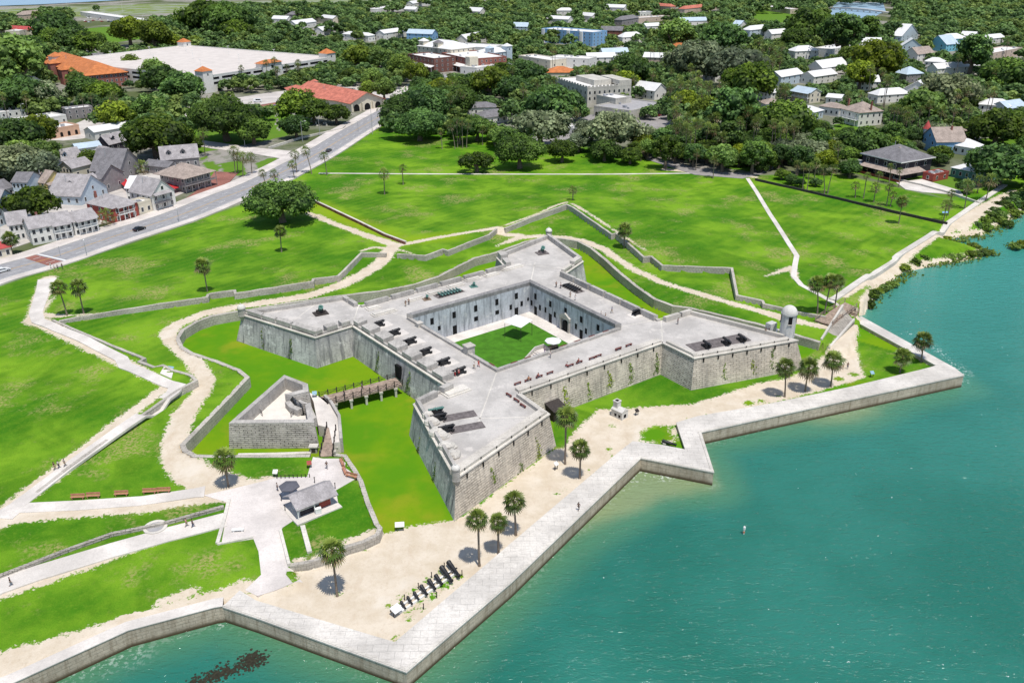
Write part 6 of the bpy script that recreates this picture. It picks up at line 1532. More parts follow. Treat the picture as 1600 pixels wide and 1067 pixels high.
def crown_data(seed, lobes=22, per=95, flat=.62, leaf=.07, spread=1.0, gaps=.0):
 """unit crown: horizontal radius about 1, centre at 0"""
 rg = np.random.default_rng(seed); C = []; N = []; T = []; S = []; CV = []; CQ = []; CT = []; o = 0
 for k in range(lobes):
  a = k * 2.39996 + rg.uniform(-.4, .4); u = (k + .5) / lobes; zz = 1 - 1.45 * u; rad = sqrt(max(.05, 1 - min(1, zz * zz)))
  f = rg.uniform(.45, .88) * spread
  c = np.array([cos(a) * rad * f, sin(a) * rad * f, zz * flat * .72 * rg.uniform(.8, 1.1)])
  r = rg.uniform(.20, .46) * (1.0 if zz > -.2 else .85)
  rr = np.array([r, r, r * .78])
  d = rg.normal(size=(per, 3)); d[:, 2] += .25; d /= np.linalg.norm(d, axis=1, keepdims=True)
  q = c + d * rr * rg.uniform(.78, 1.12, (per, 1))
  n = d + rg.normal(size=(per, 3)) * .45 + np.array([0, 0, .25]); n /= np.linalg.norm(n, axis=1, keepdims=True)
  C.append(q); N.append(n); S.append(rg.uniform(.6, 1.25, per) * leaf)
  base = rg.uniform(.1, .75)
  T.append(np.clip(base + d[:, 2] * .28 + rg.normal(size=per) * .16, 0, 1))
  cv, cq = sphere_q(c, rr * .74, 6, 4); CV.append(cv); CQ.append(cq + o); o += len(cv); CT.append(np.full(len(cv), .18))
 return np.concatenate(C), np.concatenate(N), np.concatenate(S), np.concatenate(T), (np.concatenate(CV), np.concatenate(CQ), np.concatenate(CT))
def make_crown(name, seed, mat, **kw):
 C, N, S, T, core = crown_data(seed, **kw)
 return quads_mesh(name, C, N, S, T, mat, core)
def trunk_mesh(seed, hgt, r=.09, limbs=5):
 rg = random.Random(seed); mb = MB()
 z0 = -hgt - .08
 mb.path([(0, 0, z0), (.03, .02, z0 + hgt * .5), (.05, .0, z0 + hgt * .85)], [r * 1.5, r, r * .9], 8)
 for k in range(limbs):
  a = 2 * pi * k / limbs + rg.uniform(-.4, .4); l = rg.uniform(.45, .8)
  p0 = (.05, 0, z0 + hgt * .78); p1 = (.05 + cos(a) * l * .5, sin(a) * l * .5, -.28); p2 = (cos(a) * l, sin(a) * l, .05)
  mb.path([p0, p1, p2], [r * .65, r * .45, r * .2], 6)
 return mb.mesh('trunk', BARK)
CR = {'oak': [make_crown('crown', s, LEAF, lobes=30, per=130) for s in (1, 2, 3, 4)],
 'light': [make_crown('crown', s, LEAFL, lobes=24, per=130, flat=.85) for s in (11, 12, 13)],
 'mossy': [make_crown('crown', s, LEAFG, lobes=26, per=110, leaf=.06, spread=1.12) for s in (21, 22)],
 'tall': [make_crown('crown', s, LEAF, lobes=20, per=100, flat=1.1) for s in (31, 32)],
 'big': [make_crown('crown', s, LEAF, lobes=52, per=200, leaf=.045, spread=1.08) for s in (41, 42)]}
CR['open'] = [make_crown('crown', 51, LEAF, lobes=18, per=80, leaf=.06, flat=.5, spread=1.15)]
HT = {'oak': .62, 'light': .85, 'mossy': .62, 'tall': 1.1, 'big': .62, 'open': .5}
TRK = [trunk_mesh(s, .62) for s in (1, 2, 3)]
TREES = []  # (x, y, R) so that the fill keeps clear
def tree_at(px, py, rpx, kind, label, group=None, parts=True):
 z = 6.0
 for _ in range(6):
  p = pix(px, py, z); dist = (p - Vector((0, 0, CAMZ))).length; R = rpx * dist / FPX; gz = Hs(p.x, p.y); zc = gz + R * (HT[kind] * .8 + .26); z = z * .3 + zc * .7
 R = rpx * (pix(px, py, z) - Vector((0, 0, CAMZ))).length / FPX
 p = pix(px, py, z); gz = Hs(p.x, p.y)
 return tree_world(p.x, p.y, z, gz, R, kind, label, group)
TN = [0]
def tree_world(x, y, z, gz, R, kind, label, group=None):
 TN[0] += 1; k = TN[0]; rg = random.Random(k * 13)
 t = thing('tree', label, 'tree', (x, y, gz), rg.uniform(0, 6.28), group)
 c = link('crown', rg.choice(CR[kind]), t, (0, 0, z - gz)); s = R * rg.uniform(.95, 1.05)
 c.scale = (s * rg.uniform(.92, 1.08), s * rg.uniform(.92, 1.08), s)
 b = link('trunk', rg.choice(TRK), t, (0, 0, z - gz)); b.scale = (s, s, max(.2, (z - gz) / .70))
 TREES.append((x, y, R)); return t
# the trees one can single out in the photograph: x, y of the crown's middle, its radius, kind, label
TL = [(438, 315, 43, 'big', 'big round dark oak standing alone between the road and the sandy path'), (745, 252, 25, 'open', 'small open oak alone on the far green near the white path'), (812, 236, 36, 'big', 'dark oak on the far green right of the small open one'),
 (632, 172, 34, 'big', 'left tree of the huge dark oak mass at the bend of the road'), (668, 165, 42, 'big', 'tallest tree of the huge dark oak mass at the bend of the road'), (705, 160, 36, 'big', 'right tree of the huge dark oak mass behind the palm group'), (655, 195, 32, 'big', 'low front tree of the huge dark oak mass'), (745, 200, 26, 'oak', 'oak just right of the palm group on the far green'),
 (985, 243, 18, 'oak', 'dark round tree at the left end of the grey park road'), (945, 235, 22, 'oak', 'bushy oak on the far edge of the green left of the road end'), (878, 235, 24, 'oak', 'dark bushy oak in front of the grey crowned trees'), (905, 222, 20, 'mossy', 'small grey green tree beside the parked cars'),
 (845, 200, 40, 'mossy', 'wide pale mossy oak in front of the shed roof'), (960, 205, 46, 'mossy', 'widest pale grey tree behind the far green'), (925, 205, 26, 'mossy', 'narrow grey tree left of the widest pale one'), (1010, 215, 26, 'mossy', 'grey tree at the right of the pale group'),
 (865, 165, 42, 'oak', 'wide oak covering the foot of the museum'), (885, 170, 30, 'oak', 'round oak at the corner of the museum'), (735, 140, 0, '', ''), (350, 185, 44, 'big', 'wide oak with a bare pale branch beside the old cemetery'), (395, 205, 26, 'oak', 'dark oak right of the wide cemetery oak'),
 (318, 180, 24, 'oak', 'oak at the left of the wide cemetery oak'), (465, 165, 32, 'oak', 'oak in front of the long salmon roof'), (490, 172, 26, 'oak', 'second oak in front of the salmon roof'), (462, 198, 24, 'oak', 'dark oak among the gravestones'), (525, 178, 20, 'oak', 'leafy tree beside the arched porch'), (430, 160, 0, '', ''),
 (255, 125, 28, 'oak', 'oak at the foot of the garage corner tower'), (285, 135, 28, 'oak', 'dark oak in front of the garage arcade'), (240, 112, 20, 'light', 'bright tree between orange roof and garage'), (175, 82, 16, 'light', 'bright tree behind the orange roof'), (205, 100, 14, 'light', 'small bright tree by the left garage tower'),
 (232, 170, 26, 'oak', 'dark tree above the pale metal hall'), (180, 182, 24, 'light', 'light green tree left of the pale metal hall'), (240, 215, 40, 'oak', 'wide dark oak behind the dormer house'), (215, 205, 22, 'oak', 'oak over the small steep dark house'), (143, 250, 19, 'oak', 'round tree in the village between the arcade house and pale gable'),
 (70, 242, 26, 'light', 'bright green tree above the yellow house'), (48, 263, 32, 'mossy', 'grey green oak left of the yellow house'), (20, 255, 40, 'mossy', 'large mossy oak over the left edge houses'), (50, 318, 34, 'oak', 'spreading oak behind the long white house'), (20, 215, 34, 'oak', 'oak above the mossy left edge tree'), (60, 205, 26, 'light', 'bright tree over the white shop roofs'),
 (130, 140, 26, 'oak', 'oak before the orange roofed office'), (160, 148, 24, 'oak', 'second oak before the orange roofed office'), (30, 150, 34, 'oak', 'oak beside the left hand street'), (62, 150, 30, 'mossy', 'grey oak by the left hand street'), (15, 100, 40, 'light', 'yellow green tree mass at the left edge'), (40, 80, 26, 'oak', 'oak above the yellow green left edge trees'), (88, 45, 30, 'oak', 'dark oak by the far playing field'), (115, 62, 24, 'oak', 'oak below the far playing field'), (140, 68, 22, 'oak', 'right oak below the far playing field'), (85, 62, 20, 'oak', 'oak above the orange roof towers'),
 (200, 48, 22, 'light', 'bright tree beyond the garage'), (240, 55, 26, 'light', 'wide bright tree beyond the garage'), (265, 65, 14, 'light', 'small bright tree against the garage wall'), (320, 28, 34, 'oak', 'dark oak mass above the garage'), (355, 35, 34, 'oak', 'second dark oak above the garage'), (370, 50, 22, 'oak', 'oak behind the garage corner'), (295, 40, 18, 'oak', 'oak with small orange roof beside it'), (305, 65, 10, 'light', 'tiny bright tree behind the garage'), (320, 62, 10, 'light', 'second tiny bright tree behind the garage'),
 (560, 90, 22, 'light', 'bright tree at the right end of the garage'), (590, 92, 20, 'light', 'second bright tree right of the garage'), (525, 118, 14, 'oak', 'round dark tree before the right garage tower'), (500, 118, 12, 'light', 'small tree before the garage arcade'), (548, 118, 14, 'light', 'bright small tree by the garage drive'), (582, 122, 16, 'light', 'bright tree above the arched porch'), (600, 140, 18, 'light', 'tall bright tree right of the salmon roof'), (575, 140, 14, 'light', 'bright tree behind the salmon roof'),
 (625, 105, 20, 'light', 'bright tree before the brown hotel wing'), (650, 115, 20, 'light', 'second bright tree before the brown hotel wing'), (678, 122, 14, 'oak', 'tree before the brick hotel block'), (660, 140, 24, 'oak', 'oak behind the huge oak mass'), (720, 140, 26, 'oak', 'dark oak below the hotel colonnade'), (690, 142, 22, 'light', 'light tree below the hotel'), (770, 130, 30, 'light', 'bright broad tree right of the hotel'), (800, 140, 28, 'oak', 'oak left of the museum'), (820, 115, 26, 'oak', 'dark oak behind the museum left'), (785, 112, 20, 'oak', 'oak below the pointed turret'),
 (1105, 175, 26, 'light', 'bright tree right of the museum annex'), (1072, 160, 20, 'light', 'light green tree beside the annex lawn'), (1147, 175, 36, 'tall', 'tall pine like tree by the park road'), (1140, 215, 26, 'tall', 'dark tree under the tall pine'), (1085, 205, 24, 'oak', 'dense tree at the corner of the park road'), (1050, 212, 22, 'oak', 'dense dark tree above the park road'),
 (980, 110, 34, 'oak', 'broad dark oak behind the museum right'), (975, 130, 20, 'light', 'light tree right of the museum'), (1090, 95, 44, 'mossy', 'large grey green oak in the central woods'), (1150, 105, 40, 'mossy', 'second large grey green oak in the central woods'), (1175, 130, 40, 'oak', 'round oak right of the grey green ones'), (1130, 60, 34, 'oak', 'oak in the far central woods'), (1060, 55, 26, 'light', 'light tree in the far central woods'),
 (1265, 42, 34, 'oak', 'big dark oak left of the pond'), (1245, 62, 22, 'oak', 'oak below the big pond oak'), (1320, 55, 30, 'tall', 'tall light pine in front of the pond'), (1355, 45, 18, 'tall', 'pale tree at the right of the pond'), (1370, 95, 34, 'light', 'bright tree mass above the villas'), (1345, 118, 24, 'light', 'yellow green tree above the white villa'), (1330, 88, 18, 'light', 'small yellow tree above the villas'), (1225, 190, 44, 'oak', 'wide oak left of the white double porch villa'), (1215, 215, 26, 'oak', 'low oak on the park fence'), (1440, 170, 34, 'light', 'broad bright tree below the white gable'),
 (1480, 145, 40, 'mossy', 'wide grey green tree below the long white roof'), (1350, 225, 34, 'oak', 'dark round oak left of the black villa'), (1262, 238, 26, 'mossy', 'silvery tree behind the right park wall'), (1565, 258, 38, 'oak', 'spreading dark oak over the green bungalow'), (1535, 250, 22, 'oak', 'oak in front of the green bungalow'), (1560, 200, 34, 'oak', 'oak behind the right shore gardens'), (1590, 190, 26, 'oak', 'oak cut by the right edge'), (1580, 120, 34, 'oak', 'oak below the right edge roofs'), (1520, 85, 26, 'tall', 'tall trees behind the aqua house'), (1470, 240, 16, 'oak', 'tree hiding the wing of the blue victorian house')]
for x, y, r, k, lab in TL:
 if r: tree_at(x, y, r, k, lab)
# fill and streets full of trees, the nearest as trees of their own, the far ones one wood
NOPX = [[(a, b) for a, b in q] for q in (
 [(0, 425), (212, 345), (330, 300), (345, 270), (250, 235), (330, 230), (420, 228), (480, 205), (580, 170), (600, 200), (700, 210), (830, 228), (1000, 240), (1180, 270), (1300, 262), (1487, 312), (1560, 280), (1600, 240), (1600, 500), (0, 700)],
 [(118, 44), (218, 38), (230, 68), (150, 82)], [(285, 215), (300, 195), (440, 178), (510, 188), (420, 230)], [(1172, 20), (1255, 14), (1255, 28), (1180, 36)], [(1275, 44), (1300, 4), (1395, 4), (1392, 36), (1352, 46)],
 [(270, 168), (330, 160), (600, 125), (640, 140), (600, 180), (460, 160), (330, 178)], [(85, 180), (110, 160), (60, 85), (85, 85), (130, 165)], [(20, 190), (230, 200), (230, 225), (60, 225)], [(1070, 158), (1130, 158), (1130, 178), (1080, 178)], [(1500, 220), (1600, 215), (1600, 245), (1530, 245)],
 [(60, 230), (330, 230), (330, 320), (0, 400), (0, 300)], [(1330, 245), (1500, 262), (1500, 310), (1400, 300)], [(800, 212), (880, 188), (1050, 184), (1050, 200), (960, 222), (840, 236)], [(110, 16), (300, 8), (300, 22), (110, 36)], [(995, 236), (1060, 246), (1165, 262), (1210, 248), (1230, 256), (1180, 285), (1000, 262)], [(-100, -60), (640, -60), (560, 0), (430, 3), (60, 12), (-100, 34)])]
NOPX = [np.array(q, float) for q in NOPX]
FOOTC = [(sum(p[0] for p in F) / 4, sum(p[1] for p in F) / 4, max(hypot(F[0][0] - F[2][0], F[0][1] - F[2][1]) / 2, 1)) for F in FOOT]
NOIMG = np.full((320, 440), 1e9)
_nx, _ny = np.meshgrid(np.arange(-80, 1680, 4), np.arange(-40, 600, 2))
for q in NOPX: NOIMG = np.minimum(NOIMG, sd_poly(q, _nx.astype(float), _ny.astype(float)))
BXA = np.array(BOXES); FCA = np.array(FOOTC)
def bad(x, y, zc, R):
 px, py, dd = to_px((x, y, zc)); r = R * FPX / dd
 if px < -60 or px > 1660 or py < -25: return True
 if NOIMG[min(319, max(0, int((py + 40) / 2))), min(439, max(0, int((px + 80) / 4)))] < r * .35: return True
 kr = r * BXA[:, 5]
 if ((dd < BXA[:, 4] + 4) & (px + kr * .9 > BXA[:, 0]) & (px - kr * .9 < BXA[:, 1]) & (py + kr * .8 > BXA[:, 2]) & (py - kr * .8 < BXA[:, 3])).any(): return True
 for i in np.nonzero(np.abs(FCA[:, 0] - x) + np.abs(FCA[:, 1] - y) < FCA[:, 2] * 2 + R * 2)[0]:
  if sd_poly(np.array(FOOT[i]), np.array([x]), np.array([y]))[0] < R * .55: return True
 if y > 1000: return False
 d = seg_dist(CLARR, np.array([x]), np.array([y]))[0]
 return d < HW + 5 + R * .7
CLARR = arr(CLN[::4])
rg = random.Random(21)
NEARL = ['tree in the dense green cover of the town behind the park', 'bright leaved tree in the dense green cover of the town', 'grey green tree in the dense green cover of the town']
cells = {}
for x, y, R in TREES: cells.setdefault((int(x // 14), int(y // 14)), []).append((x, y, R))
def clash(x, y, R, f):
 for i in (-1, 0, 1):
  for j in (-1, 0, 1):
   for (a, b, c) in cells.get((int(x // 14) + i, int(y // 14) + j), ()):
    if hypot(a - x, b - y) < f * (R + c): return True
 return False
nfill = 0; far_list = []
cand = []
for _ in range(24000):
 t = rg.random(); d = 330 + 1150 * t ** 1.25
 ang = rg.uniform(-.62, .62); x = d * math.tan(ang); y = d
 cand.append((y, x))
cand.sort()
MX = 185
for y, x in cand:
 R = rg.uniform(3.2, 7.2) if y < 900 else rg.uniform(5, 9)
 kind = rg.choices(['oak', 'light', 'mossy', 'tall'], [.55, .22, .12, .11])[0]
 zc = 1.4 + R * (HT[kind] * .8 + .34)
 if clash(x, y, R, .62) or bad(x, y, zc, R): continue
 cells.setdefault((int(x // 14), int(y // 14)), []).append((x, y, R))
 if nfill < MX:
  tree_world(x, y, zc, 1.4, R, kind, NEARL[1 if kind == 'light' else 2 if kind == 'mossy' else 0], 'trees filling the town gardens'); nfill += 1
 else: far_list.append((x, y, R, zc))
print('TREES', len(TREES), 'far', len(far_list))
lows = [crown_data(s, lobes=12, per=26, leaf=.17, flat=f) for s, f in ((61, .62), (62, .75), (63, .62), (64, .95))]
def far_wood(name, label, items, mat):
 CC, NN, SS, TT, V2, Q2, T2 = [], [], [], [], [], [], []; o = 0
 for x, y, R, zc in items:
  C, N, S, T, (cv, cq, ct_) = lows[rg.randrange(4)]; a = rg.uniform(0, 6.28); Rm = np.array([[cos(a), -sin(a), 0], [sin(a), cos(a), 0], [0, 0, 1]])
  off = np.array([x, y, zc]); dt = rg.uniform(-.28, .3)
  CC.append(C @ Rm.T * R + off); NN.append(N @ Rm.T); SS.append(S * R); TT.append(np.clip(T + dt, 0, 1))
  V2.append(cv @ Rm.T * R + off); Q2.append(cq + o); o += len(cv); T2.append(ct_)
 me = quads_mesh(name, np.concatenate(CC), np.concatenate(NN), np.concatenate(SS), np.concatenate(TT), mat, (np.concatenate(V2), np.concatenate(Q2), np.concatenate(T2)))
 o_ = link(name, me); o_['kind'] = 'stuff'; tag(o_, label, 'woodland'); return o_
WOODM = leafmat('woodland_leaves', (0.046, 0.118, 0.026), (0.20, 0.325, 0.070), 0, .35)
WOODL_ = leafmat('woodland_light_leaves', (0.075, 0.155, 0.024), (0.25, 0.35, 0.070), 0, .35)
sel = [rg.random() for _ in far_list]
far_wood('woodland', 'dark green woods covering the far town up to the horizon', [f for f, s in zip(far_list, sel) if s < .72], WOODM)
far_wood('woodland', 'lighter green tree tops mixed into the far woods', [f for f, s in zip(far_list, sel) if s >= .72], WOODL_)
# ------------------------------------------------------------------ palms
def palm_crown(seed, fans=40, petiole=.52, fan=.50, segs=9, droop=.45):
 """cabbage palm head, radius about 1: fan leaves on stalks, old ones hanging brown below"""
 rg = random.Random(seed); V = []; Q = []; T = []
 for k in range(fans):
  a = k * 2.39996 + rg.uniform(-.25, .25); u = (k + .5) / fans; el = radians(82 - 138 * u + rg.uniform(-9, 9))
  d = Vector((cos(a) * cos(el), sin(a) * cos(el), sin(el))); side = Vector((-sin(a), cos(a), 0)); up = d.cross(side) * -1
  if up.z < 0: up = -up
  L = petiole * rg.uniform(.85, 1.15); base = d * L * .15; hub = d * L - Vector((0, 0, droop * .12 * L))
  tone = max(0.0, min(1.0, .95 - 1.0 * u + rg.uniform(-.12, .12)))
  o = len(V); w_ = .018
  V += [base - side * w_, base + side * w_, hub + side * w_, hub - side * w_]; Q.append((o, o + 1, o + 2, o + 3)); T += [tone] * 4
  F = fan * rg.uniform(.85, 1.2); twist = rg.uniform(-.5, .5); sd = (side * cos(twist) + up * sin(twist));
  for j in range(segs):
   t = -1.95 + 3.9 * (j + .5) / segs; dirv = (d * cos(t) + sd * sin(t)).normalized(); r = F * (.72 + .28 * cos(t * .6)); ww = F * .20
   perp = (d * -sin(t) + sd * cos(t)).normalized(); mid = hub + dirv * r * .55 + up * .05 * F; tip = hub + dirv * r - Vector((0, 0, droop * r * (.55 + .3 * abs(t))))
   o = len(V); V += [hub, mid - perp * ww * .5, tip, mid + perp * ww * .5]; Q.append((o, o + 1, o + 2, o + 3)); T += [tone * .85, tone, min(1, tone + .12), tone]
 # bud of old leaf bases
 cv, cq = sphere_q((0, 0, -.10), (.12, .12, .2), 6, 4)
 V = np.array([tuple(v) for v in V]); n = len(V)
 return np_mesh('crown', np.concatenate([V, cv]), np.concatenate([np.array(Q), cq + n]), PALMM, dict(tone=np.concatenate([np.array(T), np.full(len(cv), .05)])), False)
def palm_mat():
 m = NT('cabbage_palm_leaves'); t = m.attr('tone'); oi = m.n('ObjectInfo'); nz = m.noise(m.world(), 1.6, 2)
 f = m.math('ADD', t, m.math('MULTIPLY', m.math('SUBTRACT', nz, .5), .5))
 col = m.mix(m.ramp(f, .02, .32), (0.22, 0.15, 0.07), (0.065, 0.115, 0.02))
 col = m.mix(m.ramp(f, .45, 1.0), col, (0.26, 0.33, 0.06))
 col = m.mix(1.0, col, m.ramp(oi.outputs['Random'], 0, 1, .75, 1.2), 'MULTIPLY')
 m.done(col, .45, .35)
 tr = m.n('BsdfTranslucent'); m.set(tr.inputs[0], m.mix(.5, col, (0.14, 0.17, 0.03))); ms = m.n('MixShader'); ms.inputs[0].default_value = .18
 m.l(m.b.outputs[0], ms.inputs[1]); m.l(tr.outputs[0], ms.inputs[2]); m.l(ms.outputs[0], m.out.inputs[0]); return m.m
PALMM = palm_mat()
PC = [palm_crown(s) for s in (1, 2, 3, 4)]
PCL = [palm_crown(s, 26, segs=5) for s in (5, 6, 7)]
FEATH = [palm_crown(s, 30, .75, .35, 7, .8) for s in (8, 9)]
PTR = MB().path([(0, 0, -.3), (0, 0, 0), (0, 0, .08), (0, 0, .5), (0, 0, .9), (0, 0, 1.0)], [.30, .26, .20, .17, .19, .15], 8).mesh('trunk', PBARK)
def palm_world(b, h, dx, R, label, group=None, low=False, meshes=None):
 TN[0] += 1; rg = random.Random(TN[0] * 7)
 t = thing('palm_tree', label, 'palm tree', b, 0, group)
 c = link('crown', rg.choice(meshes or (PCL if low else PC)), t, (dx, 0, h)); c.rotation_euler = (rg.uniform(-.12, .12), rg.uniform(-.12, .12), rg.uniform(0, 6.28)); s = R * rg.uniform(.95, 1.08); c.scale = (s, s, s * rg.uniform(.9, 1.05))
 if abs(dx) < .25: me = PTR; k = link('trunk', me, t); k.scale = (1, 1, h)
 else:
  mb = MB(); P = [(dx * (u ** 1.5), 0, h * u) for u in (-.0, .12, .3, .5, .7, .88, 1.0)]; P[0] = (0, 0, -.3); mb.path(P, [.30, .21, .18, .17, .17, .19, .15], 8); link('trunk', mb.mesh('trunk', PBARK), t)
 return t
def palm_at(bx, by, cx, cy, label, rpx=None, group=None, low=False, meshes=None, z0=1.4):
 b = G(bx, by, z0); u = (cx - 800) / FPX; v = (533.5 - cy) / FPX; d = CAM_R * u + CAM_U * v + CAM_F
 t = b.y / d.y; top = Vector((d.x * t, b.y, CAMZ + d.z * t)); dist = (top - Vector((0, 0, CAMZ))).length
 R = (rpx * dist / FPX) if rpx else 2.35
 return palm_world(b, max(2.0, top.z - b.z), top.x - b.x, R, label, group, low, meshes)
PL = [(527, 931, 519, 860, 22, 'nearest tall palm on the sand left of the row of cannon barrels'), (749, 884, 745, 811, 19, 'left of the three palms between the sand and the near bastion tip'), (779, 865, 778, 815, 15, 'shortest of the three palms near the near bastion tip'), (806, 836, 803, 783, 18, 'right of the three palms below the near bastion wall'),
 (883, 725, 886, 651, 18, 'tallest palm standing before the dark shed at the fort wall'), (906, 747, 907, 701, 17, 'shorter palm right of the tall one by the dark shed'), (357, 760, 350, 717, 18, 'lone palm on the sandy path beside the plaza'), (1226, 620, 1227, 574, 16, 'left of the three palms below the watchtower bastion'), (1258, 611, 1264, 574, 16, 'middle of the three palms below the watchtower bastion'), (1298, 604, 1302, 563, 17, 'right of the three palms below the watchtower bastion'),
 (1406, 582, 1411, 557, 14, 'short palm on the grass in the right sea wall corner'), (1439, 566, 1443, 532, 15, 'taller palm by the inner side of the right sea wall'), (1277, 490, 1277, 443, 13, 'left palm of the trio leaning by the stone ramp'), (1288, 491, 1299, 439, 13, 'leaning middle palm of the trio by the stone ramp'), (1304, 482, 1309, 440, 12, 'right palm of the trio by the stone ramp'),
 (975, 388, 976, 359, 12, 'palm growing over the zigzag wall behind the fort'), (895, 313, 895, 297, 8, 'small palm at the peak of the zigzag wall'), (105, 493, 91, 449, 13, 'left of two leaning palms near the white walkway corner'), (131, 490, 122, 448, 13, 'right of two leaning palms near the white walkway corner'), (325, 462, 316, 415, 14, 'single palm just above the long stone wall on the left'),
 (440, 394, 438, 361, 10, 'single palm on the lawn below the big round oak'), (601, 304, 600, 271, 10, 'left of two palms alone on the big green'), (630, 289, 629, 263, 8, 'right of two palms alone on the big green'), (417, 298, 410, 271, 8, 'leftmost palm in the row along the road'), (432, 298, 428, 272, 8, 'second palm from the left along the road'), (460, 280, 456, 257, 8, 'short palm at the kerb of the road'), (464, 271, 461, 242, 8, 'palm behind the short one at the kerb'), (487, 272, 477, 236, 9, 'tall leaning palm at the roadside'), (511, 274, 506, 244, 9, 'palm right of the tall leaning one at the roadside'),
 (1404, 350, 1410, 314, 9, 'lone palm on the right lawn inside the dark boundary wall'), (1336, 309, 1337, 290, 8, 'short bushy palm in the villa garden'), (1349, 310, 1355, 275, 6, 'slender palm left in front of the black villa'), (1365, 316, 1368, 292, 9, 'stout palm on the villa lawn'), (1369, 302, 1374, 273, 6, 'slender palm before the villa porch'), (1389, 286, 1392, 261, 6, 'palm at the middle of the villa porch'), (1404, 293, 1406, 267, 6, 'palm at the right of the villa porch'), (1385, 322, 1390, 293, 7, 'tall palm of the pair at the villa wall'), (1391, 323, 1396, 305, 7, 'short palm of the pair at the villa wall'),
 (1474, 346, 1479, 320, 9, 'palm at the corner of the park wall beside a blue sign'), (1481, 337, 1484, 318, 7, 'small palm behind the corner palm'), (1485, 316, 1487, 302, 7, 'palm by the terrace end'), (1507, 326, 1512, 290, 11, 'tall palm near the shore garden'), (1540, 314, 1549, 281, 11, 'big palm in the shore garden'), (1527, 302, 1530, 282, 9, 'smaller palm in the shore garden'), (1254, 296, 1256, 260, 7, 'first palm of the group behind the right park wall'), (1261, 297, 1266, 261, 7, 'second palm of the group behind the right park wall'), (1272, 281, 1276, 255, 8, 'palm with a broad head behind the right park wall'), (1288, 303, 1286, 266, 11, 'thick palm at the right park wall'), (1293, 303, 1302, 264, 9, 'leaning palm at the right park wall'), (1307, 272, 1310, 228, 8, 'tall palm on the lawn left of the black villa'), (1241, 286, 1246, 257, 8, 'palm in front of the silvery tree'),
 (1114, 279, 1116, 250, 8, 'palm on the near verge of the park road'), (1087, 267, 1090, 239, 7, 'slim palm on the far verge of the park road'), (1001, 252, 1002, 234, 6, 'little palm at the left end of the park road'), (711, 233, 704, 195, 9, 'leftmost palm of the tall clump on the far green'), (715, 231, 714, 187, 8, 'second palm of the tall clump on the far green'), (723, 232, 722, 190, 8, 'middle palm of the tall clump on the far green'), (729, 231, 732, 194, 8, 'rightmost palm of the tall clump on the far green'), (691, 233, 688, 206, 6, 'small leaning palm left of the tall clump'), (754, 227, 754, 203, 7, 'palm between the clump and the small open oak'),
 (321, 245, 317, 208, 10, 'tall palm on the lawn behind the gallery house'), (368, 273, 365, 236, 9, 'tallest palm in the row by the side street'), (372, 270, 370, 245, 9, 'second palm in the row by the side street'), (380, 278, 380, 246, 9, 'third palm in the row by the side street'), (394, 273, 392, 246, 9, 'last palm in the row by the side street'), (20, 398, 15, 373, 12, 'palm in front of the low left corner house')]
for bx, by, cx, cy, r, lab in PL: palm_at(bx, by, cx, cy, lab, r * 1.12, low=by < 350)
for bx, by, cx, cy, r, lab in [(194, 274, 194, 262, 13, 'feathery date palm left in the village yard'), (221, 272, 221, 260, 13, 'feathery date palm right in the village yard'), (260, 258, 259, 245, 9, 'feathery palm before the dormer house'), (168, 354, 165, 337, 13, 'bushy date palm beside the red house'), (220, 240, 218, 226, 10, 'pale feathery palm behind the dark dormer house')]:
 palm_at(bx, by, cx, cy, lab, r, meshes=FEATH)
# palms among the houses
np_ = 0; rg = random.Random(5)
PZ = [((880, 1240), (105, 258), 100), ((1180, 1600), (90, 235), 76), ((640, 880), (110, 200), 20), ((380, 470), (110, 150), 8), ((0, 200), (110, 260), 12)]
for (xa, xb), (ya, yb), cnt in PZ:
 k = 0; tries = 0
 while k < cnt and tries < 900:
  tries += 1; px_, py_ = rg.uniform(xa, xb), rg.uniform(ya, yb); b = pix(px_, py_, 1.4)
  h = rg.uniform(11.5, 17); c = to_px((b.x, b.y, 1.4 + h))
  if bad(b.x, b.y, 1.4 + h, 2.5): continue
  palm_world(b, h, rg.uniform(-1.2, 1.2), rg.uniform(2.8, 3.6), 'palm rising among the trees and houses behind the park', 'palms scattered through the town', True); k += 1
# hedge row of trees behind the right park wall
for x, y, r in [(1190, 262, 10), (1205, 255, 12), (1222, 272, 11), (1236, 280, 10), (1250, 285, 9), (1275, 285, 8), (1195, 235, 16), (1180, 225, 18)]:
 tree_at(x, y, r, 'oak', 'bushy low tree along the park fence near the gate', 'bushy trees along the park fence')
# bare pale branches
p = G(357, 205); t = thing('bare_tree', 'leafless pale branches in front of the cemetery oak', 'tree', p); rg = random.Random(2); mb = MB()
for k in range(16):
 a = rg.uniform(0, 6.28); l = rg.uniform(2, 5); q = Vector((cos(a) * l, -3 + sin(a) * 2, 9 + rg.uniform(-3, 2))); mb.path([(0, -2, 4), (q.x * .5, q.y, q.z * .7), tuple(q)], [.16, .11, .03], 5)
mb.tube((0, 0, 0), (0, -2, 4), .3, .16, 6); mb.build('branches', BAREW, t)
